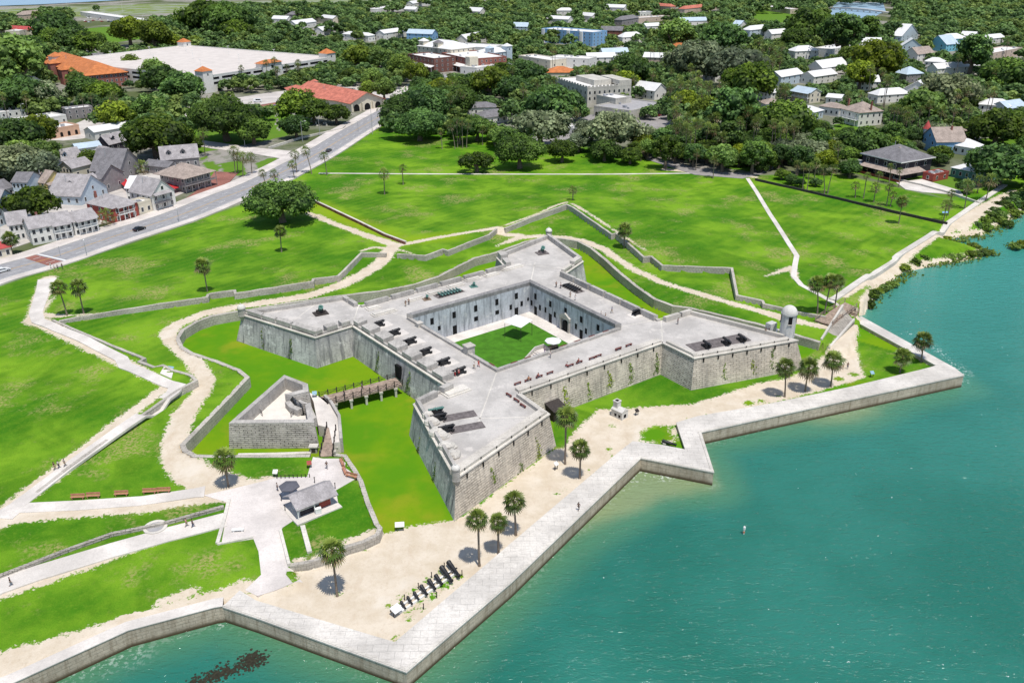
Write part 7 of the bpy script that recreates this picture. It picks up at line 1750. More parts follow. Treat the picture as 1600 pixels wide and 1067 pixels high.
# ------------------------------------------------------------------ mangroves and grasses of the right shore
SHR = [make_crown('foliage', s, LEAF, lobes=12, per=90, leaf=.11, flat=.75) for s in (71, 72)]
SHL = [make_crown('foliage', s, LEAFL, lobes=10, per=80, leaf=.11, flat=.45) for s in (73,)]
for x, y, r, k in [(1352, 467, 11, 0), (1362, 462, 12, 0), (1341, 472, 8, 1), (1358, 476, 9, 0), (1335, 476, 6, 1), (1395, 444, 8, 1), (1383, 449, 8, 1), (1372, 453, 6, 1), (1412, 419, 9, 1), (1425, 412, 10, 0), (1437, 406, 11, 0), (1448, 401, 12, 0), (1460, 396, 12, 0), (1470, 402, 9, 1), (1484, 402, 9, 1), (1497, 401, 8, 1), (1515, 398, 9, 1), (1533, 396, 8, 1), (1548, 394, 6, 1), (1520, 385, 8, 1), (1508, 354, 10, 0), (1520, 357, 11, 0), (1532, 352, 12, 0), (1545, 345, 13, 0), (1556, 339, 13, 0), (1566, 330, 14, 0), (1578, 324, 14, 0), (1590, 318, 15, 0), (1600, 312, 14, 0), (1540, 358, 9, 0), (1560, 346, 9, 1), (1585, 335, 10, 1), (1600, 383, 9, 1), (1588, 386, 8, 1), (1575, 352, 8, 0), (1600, 326, 10, 0), (1445, 372, 5, 1), (1480, 372, 6, 1), (1428, 404, 7, 0)]:
 p = pix(x, y, ZW + .9); R = r * (p - Vector((0, 0, CAMZ))).length / FPX
 nm = 'mangrove_bush' if k == 0 else 'shore_shrub'
 t = thing(nm, 'dark mangrove bush at the edge of the right shore' if k == 0 else 'yellow green low shrub in the shallows of the right shore', 'bush', (p.x, p.y, ZW), rg.uniform(0, 6), 'mangroves on the right shore' if k == 0 else 'low shrubs on the right shore')
 c = link('foliage', (SHR if k == 0 else SHL)[rg.randrange(2 if k == 0 else 1)], t, (0, 0, R * .55)); c.scale = (R * 1.15, R * 1.15, R * .9)
C = []; T = []
for pts, n_, wd_ in [([(1340, 482), (1368, 462), (1400, 440), (1425, 424)], 500, 1.3), ([(1440, 414), (1475, 410), (1510, 404), (1552, 395)], 800, 1.6), ([(1475, 384), (1500, 375), (1535, 366), (1570, 348), (1605, 328)], 1000, 2.0), ([(1585, 386), (1605, 382)], 250, 1.6), ([(1505, 388), (1545, 392)], 300, 1.2)]:
 P = [pix(x, y, ZW + .2) for x, y in pts]
 for _ in range(n_):
  u = rg.random() * (len(P) - 1); i = int(u); q = P[i].lerp(P[i + 1], u - i); C.append((q.x + rg.gauss(0, wd_), q.y + rg.gauss(0, wd_), ZW + rg.uniform(.05, .7))); T.append(rg.random())
C = np.array(C); N = NPR.normal(size=C.shape) * .5 + np.array([0, -.2, .8]); N /= np.linalg.norm(N, axis=1, keepdims=True)
o = link('marsh_grass', quads_mesh('marsh_grass', C, N, NPR.uniform(.2, .55, len(C)), np.array(T), LEAFL)); o['kind'] = 'stuff'; tag(o, 'bright yellow green marsh grass along the water edge of the right shore', 'grass')
# climbing weeds
def weed(px0, py0, px1, py1, wid, label, i, dens=110, mat=LEAFL):
 a, b = OUT[i], OUT[(i + 1) % 20]; c, d = BASE[i], BASE[(i + 1) % 20]
 m0, m1 = a.lerp(c, .5), b.lerp(d, .5); m0.z = m1.z = 0
 s0, z0 = on_wall(px0, py0, m0, m1); s1, z1 = on_wall(px1, py1, m0, m1); e = (m1 - m0).normalized(); n = Vector((e.y, -e.x, 0)); C = []; N = []
 for _ in range(dens):
  t = rg.random() ** .8; z = z0 + (z1 - z0) * t; z = max(.1, z); s = (s0 + s1) / 2 + sin(t * 5 + s0) * .2 + rg.gauss(0, wid * (.25 + .5 * t) * .45); q = m0 + e * s
  out = 1.35 * ((ZC - z) / (ZC + .4) - .5) + .12
  C.append((q.x + n.x * out, q.y + n.y * out, z)); N.append((n.x + rg.gauss(0, .4), n.y + rg.gauss(0, .4), .35 + rg.gauss(0, .3)))
 C = np.array(C); N = np.array(N); N /= np.linalg.norm(N, axis=1, keepdims=True)
 cen_ = C[C[:, 2].argmin()]
 o = link('wall_weeds', quads_mesh('wall_weeds', C - cen_, N, NPR.uniform(.08, .24, len(C)), NPR.uniform(.1, .9, len(C)), mat)); o.location = tuple(cen_)
 tag(o, label, 'wall plant')
for w_ in [(411, 513, 411, 545, 1.2, 'weeds hanging left on the left bastion face', 15, 45), (454, 530, 456, 562, 1.6, 'larger weeds on the left bastion face', 15, 80), (592, 550, 590, 588, 1.8, 'tall green creeper on the left curtain before the gateway', 17, 120), (638, 580, 640, 618, 2.2, 'bushy creeper right of the gateway', 17, 130), (657, 682, 658, 722, 1.8, 'dark creeper on the shaded face of the near bastion', 19, 90), (682, 725, 680, 750, 1.6, 'brownish creeper near the sentry box', 19, 60),
  (769, 730, 771, 752, 1.3, 'weeds on the sunny face of the near bastion', 0, 50), (837, 684, 841, 712, 1.6, 'weeds near the right shoulder of the near bastion', 0, 60), (808, 724, 812, 735, 1.4, 'thin weeds low on the near bastion', 0, 25), (882, 605, 884, 632, 1.8, 'weeds on the right curtain above the palm', 2, 80), (918, 598, 921, 622, 1.6, 'pale weeds on the right curtain', 2, 60), (952, 580, 952, 604, 1.5, 'second green streak of weeds on the right curtain', 2, 70), (985, 568, 986, 596, 1.7, 'long green streak of weeds on the right curtain', 2, 100), (1026, 552, 1026, 582, 1.7, 'green streak of weeds in the corner beside the right bastion', 2, 100),
  (1207, 545, 1208, 575, 1.6, 'dry dark weeds high on the watchtower bastion', 4, 60), (1177, 560, 1177, 584, 1.4, 'dry dark weeds in the middle of the watchtower bastion', 4, 40), (1133, 568, 1132, 592, 1.4, 'dry dark streak of weeds left on the watchtower bastion', 4, 40)]:
 weed(*w_)
t = [pix(848, 622, 0.5), pix(842, 630, 0.3)]
for k, (x, y) in enumerate([(846, 632), (841, 626)]): tree_at(x, y, 6, 'light', 'small bush growing at the foot of the right curtain by the dark shed', 'bushes beside the dark shed')
# ------------------------------------------------------------------ furniture of the fort
def bench_proto(mat, L=2.0, back=False):
 t = thing('bench', 'x', 'bench', (0, 0, 0))
 for k in range(3): MB().box(-L / 2, L / 2, -.22 + k * .15, -.22 + k * .15 + .13, .42, .48).build('seat_board', mat, t)
 for s in (-1, 1): MB().box(s * L * .38 - .05, s * L * .38 + .05, -.2, .2, 0, .42).build('leg', mat, t)
 if back:
  MB().box(-L / 2, L / 2, .24, .29, .55, .95).build('backrest', mat, t)
  for s in (-1, 1): MB().box(s * L * .38 - .05, s * L * .38 + .05, .2, .26, .3, .95).build('back_post', mat, t)
 return t
def place(proto, first, loc, rz, label, group=None, sc=None):
 if not first[0]:
  first[0] = True; proto.location = loc; proto.rotation_euler = (0, 0, rz); proto['label'] = label
  if group: proto['group'] = group
  if sc: proto.scale = (sc, sc, sc)
  return proto
 return dup(proto, loc, rz, label, sc, group)
def ang(i): a, b = OUT[i], OUT[(i + 1) % 20]; return atan2((b - a).y, (b - a).x)
AE, AW = ang(2), ang(17)
bp = bench_proto(BENCHR, 1.85); f = [False]
c6 = lambda x, y: (640 + x / 4, 340 + y / 4)
for (x, y), rz, lab in [(c6(515, 928), AE + pi / 2, 'single red brown bench at the near corner of the court opening'), (c6(653, 915), AE, 'first bench from the near corner along the right edge of the court'), (c6(737, 885), AE, 'second bench from the near corner along the right edge of the court'), (c6(960, 810), AE, 'bench just right of the white umbrella on the deck'), (c6(1048, 780), AE, 'second bench right of the white umbrella'), (c6(1137, 750), AE, 'third bench right of the white umbrella'), (c6(1225, 720), AE, 'bench nearest the right corner of the court'),
      (c6(675, 1043), AE, 'leftmost bench in the row behind the right parapet'), (c6(740, 1022), AE, 'second bench in the row behind the right parapet, with a seated person'), (c6(810, 1000), AE, 'third bench in the row behind the right parapet, with a seated person'), (c6(877, 977), AE, 'empty fourth bench in the row behind the right parapet'), (c6(1005, 930), AE, 'bench with a seated person in the middle of the right parapet row'), (c6(1060, 910), AE, 'bench with a person in red in the middle of the right parapet row'), (c6(1140, 885), AE, 'left one of two benches end to end behind the right parapet'), (c6(1180, 870), AE, 'right one of two benches end to end behind the right parapet'), (c6(1305, 825), AE, 'second last bench behind the right parapet'), (c6(1370, 803), AE, 'last bench behind the right parapet by the watchtower bastion'),
      ((795, 619), AE + pi / 2, 'upper of three benches in a line on the near bastion'), ((807, 627), AE + pi / 2, 'middle of three benches in a line on the near bastion'), ((817, 635.5), AE + pi / 2, 'lower of three benches in a line on the near bastion'), ((966, 547), AE, 'bench left of the corner of the watchtower bastion'), ((982, 541), AE, 'bench close to the corner of the watchtower bastion'), ((1042, 499.5), AE, 'bench against the far wall of the watchtower bastion'), ((784, 721), AE, 'bench low against the right parapet of the near bastion')][:23]:
 place(bp, f, pix(x, y, ZD), rz, lab, 'red brown benches on the gun deck')
bt = bench_proto(BENCHT, 2.4, True); f = [False]
nwa = atan2((CY[3] - CY[2]).y, (CY[3] - CY[2]).x); nea = atan2((CY[2] - CY[1]).y, (CY[2] - CY[1]).x)
for (x, y), rz, lab, sc in [(c6(350, 692), nwa + pi, 'long orange brown bench leftmost in the court', 1.5), (c6(490, 652), nwa + pi, 'second orange brown bench from the left in the court', 1.5), (c6(612, 614), nwa + pi, 'third orange brown bench from the left in the court', 1.5), (c6(715, 580), nwa + pi, 'short orange brown bench in the far corner of the court', 1.0), (c6(825, 614), nea + pi, 'orange brown bench at the right hand wall of the court', 1.0), (c6(918, 662), nea + pi, 'bench left of the chapel doorway', .8), (c6(1003, 712), nea + pi, 'bench right of the chapel doorway', .8), (c6(245, 724), nwa + pi, 'small bench at the left end of the court', .8)]:
 place(bt, f, pix(x, y, .22), rz, lab, 'orange brown benches in the court', sc)
for x, y, rz, lab in [(122, 780, .05, 'first terracotta bench from the left on the white walkway'), (146, 778, .05, 'second terracotta bench from the left on the white walkway'), (190, 775, .05, 'middle terracotta bench on the white walkway'), (234, 771.5, .05, 'fourth terracotta bench on the white walkway'), (256, 770, .05, 'terracotta bench nearest the sandy path on the white walkway'), (534, 725, -1.2, 'upper terracotta bench beside the gate on the plaza'), (538, 738, -1.2, 'middle terracotta bench on the plaza beside the gate'), (549, 747, -.45, 'lower terracotta bench at the plaza edge above the moat')]:
 p = G(x, y); p.z += .1; place(bt, f, p, rz + pi * (y < 790 and x < 300) * 0, lab, 'terracotta benches by the paths', 1.05)
p = G(372, 830); t = thing('bench', 'white backless stone bench on the small pad at the plaza corner', 'bench', p, .1); MB().box(-1, 1, -.3, .3, .35, .5).build('seat', WHITEP, t); [MB().box(s * .7 - .12, s * .7 + .12, -.25, .25, -.2, .35).build('leg', WHITEP, t) for s in (-1, 1)]
# ---- guns
def barrel_mb(L=2.7, r=.24):
 mb = MB(); mb.lathe([(.03, -.32), (.10, -.28), (.11, -.18), (r * .8, -.08), (r * 1.12, 0), (r * 1.12, .12), (r, .14), (r * .97, L * .35), (r * .9, L * .36), (r * .82, L * .6), (r * .76, L * .61), (r * .62, L * .93), (r * .80, L * .95), (r * .78, L), (r * .42, L), (r * .40, L * .9)], n=14)
 for i, v in enumerate(mb.v): mb.v[i] = (v[2], v[0], v[1])
 return mb
def cannon_proto(bm=BLACKM, cm=BLACKM, L=2.7, r=.27):
 t = thing('cannon', 'x', 'cannon', (0, 0, 0))
 b = barrel_mb(L, r); b.xf(loc=(-L * .45, 0, 1.0)); bo = b.build('barrel', bm, t, True)
 mb = MB(); mb.tube((0, -.55, .98), (0, .55, .98), .09, n=8); mb.build('trunnion', bm, bo)
 for s in (-1, 1):
  y0 = .36 * s; mb = MB()
  pf = [(-1.3, .28), (.8, .28), (.8, .95), (.15, 1.05), (-.1, .75), (-.6, .7), (-.65, .5), (-1.3, .45)]
  mb.add([(x, y0 - .07, z) for x, z in pf] + [(x, y0 + .07, z) for x, z in pf], [(0, 1, 2, 3, 4, 5, 6, 7), (15, 14, 13, 12, 11, 10, 9, 8)] + [(i, i + 8, (i + 1) % 8 + 8, (i + 1) % 8) for i in range(8)])
  mb.build('carriage_cheek', cm, t)
  for x in (-.95, .5): mb = MB(); mb.tube((x, .45 * s, .26), (x, .58 * s, .26), .26, n=14); mb.build('truck_wheel', cm, t)
 mb = MB(); mb.box(-1.1, .7, -.3, .3, .22, .36); mb.build('carriage_bed', cm, t)
 return t
padmb = []
cp = cannon_proto(); f = [False]
k = 0
for x, y in [(1005, 722), (1103, 776), (1203, 829), (1298, 894), (1412, 960), (1510, 1018)]:
 k += 1; p = pix(340 + x / 4, 330 + y / 4, ZD); o = AW - pi / 2
 lab = ['farthest of the six black cannons along the left curtain', 'second black cannon from the left bastion', 'third black cannon from the left bastion', 'fourth black cannon from the left bastion', 'fifth black cannon from the left bastion', 'black cannon nearest the near bastion with people beside it'][k - 1]
 place(cp, f, p, o, lab, 'black cannons along the left curtain', 1.25)
 mb = MB(); q = Vector((cos(o), sin(o), 0)) * -.9; mb.box(-2.6, 1.6, -1.5, 1.5, ZD - .1, ZD + .07, o, (p.x + q.x, p.y + q.y, 0)); bw(mb, 'gun_pad', CONC, fort)
AN = ang(19) - pi / 2
for (x, y), o, lab in [((686, 656), AN, 'cannon on the upper plank platform of the near bastion'), ((698, 674), AN, 'cannon on the lower plank platform of the near bastion'), ((996, 491), ang(7) - pi / 2, 'lone black cannon at the far right curtain')]:
 p = pix(x, y, ZD + .12); place(cp, f, p, o, lab, None, 1.15)
 if x < 800:
  q = pix(x + 24, y - 4.5, ZD); t = thing('plank_platform', 'grey plank gun platform, %s one on the near bastion' % ('upper' if y < 660 else 'lower'), 'platform', q, o); MB().box(-4.4, 2.4, -1.25, 1.25, 0, .1).build('plank_bed', WOODP, t); MB().box(2.4, 2.6, -1.35, 1.35, 0, .22).build('stop_beam', WOODP, t)
 else: mb = MB(); mb.box(-2.4, 1.4, -1.5, 1.5, ZD - .1, ZD + .07, o, (p.x, p.y, 0)); bw(mb, 'gun_pad', CONC, fort)
pl = [pix(x, y, ZD + .12) for x, y in [(1071, 538), (1158, 521), (1174, 531.5), (1087, 548.5)]]
t = thing('plank_platform', 'long grey wooden platform with three guns on the watchtower bastion', 'platform', (*(sum(pl, Vector()) / 4).xy, ZD)); bw(MB().prism([(q.x, q.y) for q in pl], ZD, ZD + .12), 'plank_bed', WOODP, t)
for x, y, lab in [(1104, 543, 'left'), (1135, 538, 'middle'), (1159, 533, 'right')]: place(cp, f, pix(x, y, ZD + .13), ang(4) - pi / 2, '%s dark gun on the long platform of the watchtower bastion' % lab, None, 1.15)
def mortar(px, py, label, plat, rz=0.3, s=1.0, z=ZD):
 t = thing('mortar', label, 'mortar', pix(px, py, z), rz, sc=s)
 MB().box(-1.3, 1.3, -1.1, 1.1, 0, .16).build('mortar_bed', plat, t)
 for sg_ in (-1, 1): MB().box(-.7, .7, .42 * sg_ - .12, .42 * sg_ + .12, .16, .7).build('cheek', plat, t)
 mb = MB(); mb.lathe([(.05, -.45), (.28, -.4), (.34, -.1), (.32, .1), (.42, .15), (.40, .75), (.47, .8), (.47, .95), (.3, .95), (.28, .5)], n=14); mb.xf(rx=.7, loc=(0, 0, .85)); mb.build('mortar_barrel', BRONZE, t, True)
 return t
mortar(501, 490, 'green bronze mortar on a dark bed in the middle of the left bastion', RAILM, .5, 1.35); mortar(847, 396, 'green bronze mortar on a grey bed on the far bastion', WOODP, .4, 1.35)
mortar(667, 468, 'small brown mortar left of the green barrel rack', WOODB, .4, .8); mortar(740, 448, 'small green mortar right of the green barrel rack', BRONZE, .4, .8)
def rack(px, py, n, mat, label, rz, L):
 t = thing('barrel_rack', label, 'gun rack', pix(px, py, ZD), rz)
 W_ = n * .95
 for y in (-L * .35, L * .35): MB().box(-W_ / 2 - .4, W_ / 2 + .4, y - .15, y + .15, 0, .35).build('rail', RAILM, t)
 MB().box(-W_ / 2 - .9, W_ / 2 + .9, -L * .6, L * .6, 0, .09).build('rack_bed', WOODP, t)
 for k in range(n):
  b = barrel_mb(L, .25); b.xf(rz=pi / 2, loc=(-W_ / 2 + .5 + k * .95, -L / 2, .6)); b.build('barrel', mat, t, True)
rack(702, 459, 7, BRONZE, 'rack of green bronze gun barrels on the far left deck', nwa + pi, 2.3); rack(894, 451, 6, BLACKM, 'rack of dark iron gun barrels on the far right deck', nea + pi, 2.3)
p = pix(1044, 695, .1); t = thing('gun_barrel', 'dark old gun barrel leaning on a stone behind the sea wall zigzag', 'gun barrel', p, -.6); b = barrel_mb(2.9, .36); b.xf(loc=(-1.2, 0, .55)); b.build('barrel', BLACKM, t, True); MB().box(-1.0, -.4, -.5, .5, -.1, .3).build('rest_stone', CAPM, t)
cp2 = cannon_proto(BRONZE); place(cp2, [False], pix(682, 646, ZD + .1), AN, 'green bronze gun above the two plank platforms of the near bastion', None, 1.1)
# shade sail and umbrella
sp_ = pix(810, 502, 4.5); t = thing('shade_sail', 'white square canvas shade over the court lawn', 'canopy', (sp_.x, sp_.y, .3), .95)
MB().prism([(-2.6, -2.6), (2.6, -2.6), (2.6, 2.6), (-2.6, 2.6)], [3.9, 4.2, 4.5, 4.2], [3.97, 4.27, 4.57, 4.27]).build('canvas', SAILM, t)
for x, y in ((-2.5, -2.5), (2.5, -2.5), (2.5, 2.5), (-2.5, 2.5)): MB().tube((x, y, -.1), (x, y, 3.95), .06, n=6).build('pole', RAILM, t)
def umbrella(p, label, mat, r=1.9, sides=8):
 t = thing('umbrella', label, 'umbrella', p)
 mb = MB(); n = sides; mb.add([(0, 0, 2.85)] + [(r * cos(2 * pi * k / n), r * sin(2 * pi * k / n), 2.25) for k in range(n)] + [(r * cos(2 * pi * k / n), r * sin(2 * pi * k / n), 2.05) for k in range(n)], [(0, 1 + k, 1 + (k + 1) % n) for k in range(n)] + [(1 + k, 1 + n + k, 1 + n + (k + 1) % n, 1 + (k + 1) % n) for k in range(n)])
 mb.build('canopy', mat, t); MB().tube((0, 0, 0), (0, 0, 2.85), .04, n=6).build('pole', RAILM, t)
umbrella(pix(864, 546, ZD), 'white umbrella over a stand at the head of the court stairs', SAILM)
p = pix(864, 547, ZD); t = thing('stand', 'dark sales stand under the white umbrella', 'stand', p, AE); MB().box(-1.1, 1.1, -.6, .6, 0, 1.0).build('counter', DARKW, t); MB().box(-1.2, 1.2, -.7, .7, 1.0, 1.07).build('counter_top', WOODB, t)
p = G(454, 776); p.z += .08; umbrella(p, 'dark grey six sided umbrella behind the ticket kiosk', plain('grey_canvas', (.11, .11, .13), .8, .15), 1.9, 6)
# ---- ticket kiosk
h = House('small ticket kiosk with grey shingle roof and dark red door', (470, 806), (517, 787), 3.4, 2.5, 'white', 'shingle', 'gable', .55, over=1.1, z=2.05, win=(0, 0), side=(1, 1), name='ticket_kiosk', cat='kiosk')
L = h.W
for u in (.9, 1.9, 2.9): h.win(0, u, 1.1, .8, 1.0)
MB().box(L * .62, L - .05, -.08, -.001, 0, 2.2).build('door', WM['red'], h.r); MB().box(-.1, L * .62, -.06, -.001, 0, .95).build('front_panel', WM['dark'], h.r)
MB().box(-1.6, L + 1.2, -2.0, 4.6, -.35, .0).build('kiosk_base', CONC, h.r)
for x in (-.8, L * .4): MB().box(x - .08, x + .08, -.95, -.8, 0, 2.45).build('roof_post', TRIM, h.r)
p = G(498, 803); t = thing('drink_box', 'white box standing before the kiosk', 'box', p + Vector((0, 0, .3)), .4); MB().box(-.5, .5, -.35, .35, 0, .9).build('box_body', WHITEP, t); MB().box(-.53, .53, -.38, .38, .9, .98).build('lid', WHITEP, t)
# ---- hot shot furnace
p = pix(968, 650, .1); t = thing('shot_furnace', 'small whitewashed masonry furnace with square chimney on the sand', 'furnace', p, .75, None, .78)
MB().box(-1.3, 1.3, -1.9, 1.9, -.3, 2.2).build('furnace_body', WHITED, t); mb = MB(); mb.add([(-1.45, -2, 2.2), (1.45, -2, 2.2), (1.45, 2, 2.2), (-1.45, 2, 2.2), (0, -2, 3.0), (0, 2, 3.0)], [(0, 1, 4), (2, 3, 5), (1, 2, 5, 4), (3, 0, 4, 5), (3, 2, 1, 0)]); mb.build('furnace_roof', WHITED, t)
c = MB().box(-.75, .75, .3, 1.8, 2.2, 4.3).build('chimney', WHITED, t); MB().box(-.88, .88, .17, 1.93, 4.3, 4.5).build('chimney_cap', WHITED, c); MB().box(-.5, .5, .55, 1.55, 4.5, 4.54).build('flue', VOID, c)
for y in (-1.0, .4): MB().box(-1.33, -1.29, y - .35, y + .35, .4, 1.2).build('stoke_hole', VOID, t)
MB().box(-.5, .5, -1.93, -1.89, .3, 1.3).build('stoke_hole', VOID, t)
# ---- dark shed at the fort wall
p = pix(868, 651, .1); t = thing('shed', 'dark wooden lean-to shed against the right fort wall', 'shed', p, AE)
MB().prism([(-1.7, -1.5), (1.7, -1.5), (1.7, 1.8), (-1.7, 1.8)], -.3, [2.3, 2.3, 3.2, 3.2]).build('shed_body', DARKW, t); MB().prism([(-1.9, -1.8), (1.9, -1.8), (1.9, 1.9), (-1.9, 1.9)], [2.32, 2.32, 3.28, 3.28], [2.44, 2.44, 3.4, 3.4]).build('shed_roof', RAILM, t); MB().box(-.6, .6, -1.55, -1.49, 0, 1.9).build('door', RAILM, t)
# ---- row of barrels on white skids on the sand
rowA, rowB = pix(621, 956, .1), pix(711, 893, .1); e = (rowB - rowA); Lr = e.length; e.normalize(); n = Vector((-e.y, e.x, 0)); rz = atan2(e.y, e.x)
for s in (-.45, .5):
 q = rowA.lerp(rowB, .5) + n * s; t = thing('skid_beam', 'long white skid beam, %s one under the gun barrel row' % ('near' if s < 0 else 'far'), 'beam', q, rz); MB().box(-Lr / 2, Lr / 2, -.14, .14, -.1, .28).build('beam', WHITEP, t)
for k, (u, L, r) in enumerate([(.10, 1.7, .22), (.21, 1.75, .23), (.32, 1.8, .24), (.45, 2.3, .32), (.59, 2.4, .33), (.71, 2.4, .33), (.85, 3.9, .4), (.98, 4.0, .4)]):
 q = rowA.lerp(rowB, u); lab = ['shortest black gun barrel at the sign end of the sand row', 'second black barrel from the sign in the sand row', 'third black barrel from the sign in the sand row', 'fourth black barrel from the sign in the sand row', 'fifth black barrel from the sign in the sand row', 'sixth black barrel from the sign in the sand row', 'first of the two longest black barrels in the sand row', 'last and longest black barrel at the far end of the sand row'][k]
 t = thing('gun_barrel', lab, 'gun barrel', q, rz - pi / 2 - .35, 'gun barrels on white skids'); b = barrel_mb(L, r); b.xf(loc=(-L / 2, 0, .3 + r)); b.build('barrel', BLACKM, t, True); MB().tube((0, -r * 1.5, .3 + r), (0, r * 1.5, .3 + r), r * .3, n=8).build('trunnion', BLACKM, t)
def info_panel(p, label, rz, w_=1.4, d=.9, high=1.0, m2=None):
 t = thing('info_panel', label, 'sign', p, rz)
 MB().prism([(-w_ / 2, -d / 2), (w_ / 2, -d / 2), (w_ / 2, d / 2), (-w_ / 2, d / 2)], [high - .1, high - .1, high + .35, high + .35], [high, high, high + .45, high + .45]).build('panel', m2 or WHITEP, t)
 for s in (-1, 1): MB().box(s * w_ * .38 - .05, s * w_ * .38 + .05, -.05, .05, -.2, high + .1).build('leg', RAILM, t)
info_panel(pix(620, 960, .1), 'tilted pale information panel at the low end of the gun barrel row', rz, 1.6, 1.2); info_panel(pix(625, 828, .1), 'white information panel on the edge of the moat grass and sand', .1, 1.6, .8)
info_panel(G(431, 745), 'white information board by the low fence near the palm', 0, .9, .7, 1.0); info_panel(G(267, 581), 'blue tinted information panel on the square pad beside the white walkway', -.3, 1.6, .9, .8, plain('blue_panel', (.25, .42, .52), .5, .3, 3)); info_panel(pix(492, 620, 2.65), 'blue panel at the ravelin end of the wooden bridge', .2, 1.0, .7, .8, MATS['blue_panel'])
info_panel(pix(869, 733, .1), 'white sign on the sand below the right shoulder of the near bastion', .8, .9, .6, 1.1); info_panel(pix(995, 648, .1), 'dark sign right of the whitewashed furnace', .6, .9, .6, .9, DARKW); info_panel(pix(1362, 588, .2), 'blue green sign on the grass in the sea wall corner', .2, .9, .7, .8, MATS['blue_panel'])
info_panel(G(484, 731), 'dark red board at the end of the low fence by the gate', .3, .9, .7, 1.0, WM['red']); info_panel(G(1475, 341), 'blue and white sign under the corner palm of the park wall', .1, 2.2, .3, 2.0, WM['blue'])
p = G(243, 824); p.z += .1; t = thing('plaque_ring', 'round pale ring with grey centre beside the lower left walkway', 'monument', p); MB().lathe([(2.0, -.3), (2.0, .12), (1.5, .13), (1.45, .05), (.02, .05)], n=24).build('ring', CAPM, t); MB().lathe([(1.4, .0), (1.4, .09), (.02, .09)], n=24).build('centre', RM['gravel'], t)
for k, (x, y) in enumerate([(464, 762), (492, 755), (524, 764), (440, 783), (446, 799)]):
 p = G(x, y); t = thing('bollard', ['dark post above the dark umbrella', 'dark post above the kiosk roof', 'dark post right of the kiosk', 'dark post left of the dark umbrella', 'dark post in front of the kiosk on the left'][k], 'post', p); MB().tube((0, 0, -.2), (0, 0, 1.25), .07, .07, 8).build('post', DARKW, t); MB().lathe([(.11, 1.25), (.12, 1.35), (.02, 1.45)], n=8).build('cap', DARKW, t)
for k, (x, y) in enumerate([(611, 956), (632.5, 937), (654, 919), (674.5, 902), (694.5, 887), (722, 899), (682.5, 933), (662, 951)]):
 t = thing('fence_post', 'short dark post fencing in the gun barrel row on the sand', 'post', pix(x, y, .05), 0, 'posts round the gun barrel row'); MB().tube((0, 0, -.2), (0, 0, 1.0), .08, .07, 8).build('post', DARKW, t); MB().lathe([(.10, .98), (.10, 1.06), (.02, 1.12)], n=8).build('cap', DARKW, t)
a, b = G(433, 748), G(484, 746); t = thing('post_fence', 'low dark fence along the grass between the info board and the gate', 'fence', a); Lf = (b - a).length
for k in range(9): q = a.lerp(b, k / 8) - a; MB().box(q.x - .06, q.x + .06, q.y - .06, q.y + .06, q.z - .2, q.z + .8).build('post', DARKW, t)
MB().tube((0, 0, .72), b - a + Vector((0, 0, .72)), .035, n=5).build('rail', DARKW, t)
# channel marker and reef
p = pix(1162, 834, ZW); t = thing('marker_post', 'white marker standing alone in the green water', 'marker', p); MB().lathe([(.12, -1.5), (.12, 1.0), (.22, 1.0), (.22, 1.5), (.05, 1.7)], n=10).build('pole', WHITEP, t); MB().box(-.14, .14, -.16, .16, .3, .6).build('band', RM['orange'], t)
rg = random.Random(9); mb = MB()
for _ in range(800):
 u = rg.random(); x, y = (300 + 110 * u + rg.gauss(0, 9), 1072 - 48 * u + rg.gauss(0, 5.5)) if rg.random() < .8 else (395 + rg.gauss(0, 10), 1030 + rg.gauss(0, 6))
 q = pix(x, y, ZW); r = rg.uniform(.1, .32); mb.blob((q.x, q.y, ZW - .07), (r, r, r * .55), 6, 4, .25, rg)
REEF = plain('oyster_rock', (.032, .030, .018), .9, .5, 2.5); o = mb.build('oyster_reef', REEF); o['kind'] = 'stuff'; tag(o, 'dark brown reef of oyster rocks in the shallow water at the bottom left', 'reef')
# ---- lamps, poles, gravestones, cars
def lamp(bx, by, ty, label, arm=1.8, rz=0, mat=RM['grey'], name='street_lamp'):
 b = G(bx, by); d = ty; u = (bx - 800) / FPX; v = (533.5 - ty) / FPX; dd = CAM_R * u + CAM_U * v + CAM_F; h = CAMZ + dd.z * (b.y / dd.y) - b.z
 t = thing(name, label, 'street lamp', b, rz); MB().tube((0, 0, -.2), (0, 0, h), .14, .08, 8).build('pole', mat, t)
 if arm: MB().tube((0, 0, h - .1), (arm, 0, h + .2), .06, .05, 6).build('arm', mat, t); MB().box(arm - .2, arm + .6, -.18, .18, h + .08, h + .28).build('lamp_head', WHITEP, t)
for a_ in [(473, 222, 190, 'pale street lamp with arm over the pavement by the cemetery', 2, 0), (500, 213, 182, 'dark pole at the cemetery wall', 0, 0), (582, 210, 160, 'tall pole at the bend of the road beside the oak mass', 0, 0), (136, 401, 378, 'thin lamp on the lawn side of the road near the crossing', 1.5, 2), (280, 348, 328, 'thin lamp on the lawn side in the middle of the road', 1.5, 2), (560, 206, 190, 'short lamp near the bend of the road', 1.2, 2), (42, 208, 163, 'wooden utility pole among the left hand roofs', 1.2, 0), (212, 190, 172, 'utility pole beside the pale metal hall', 1.2, 0), (95, 402, 385, 'dark pole at the brick crossing', 0, 0), (383, 230, 212, 'lamp at the side street lawn', 1, 0)]:
 lamp(*a_[:4], arm=a_[4], rz=a_[5])
for k, (x, y0, y1) in enumerate([(107, 21, 5), (139, 33, 15), (192, 20, 2), (225, 38, 22), (345, 10, 1)]): lamp(x, y0, y1, ['floodlight mast left of the far long building', 'floodlight mast before the far car park', 'tallest floodlight mast beside the marsh', 'floodlight mast at the far playing field', 'floodlight mast right, by the far trees'][k], 2.5, 0, WHITEP, 'floodlight_mast')
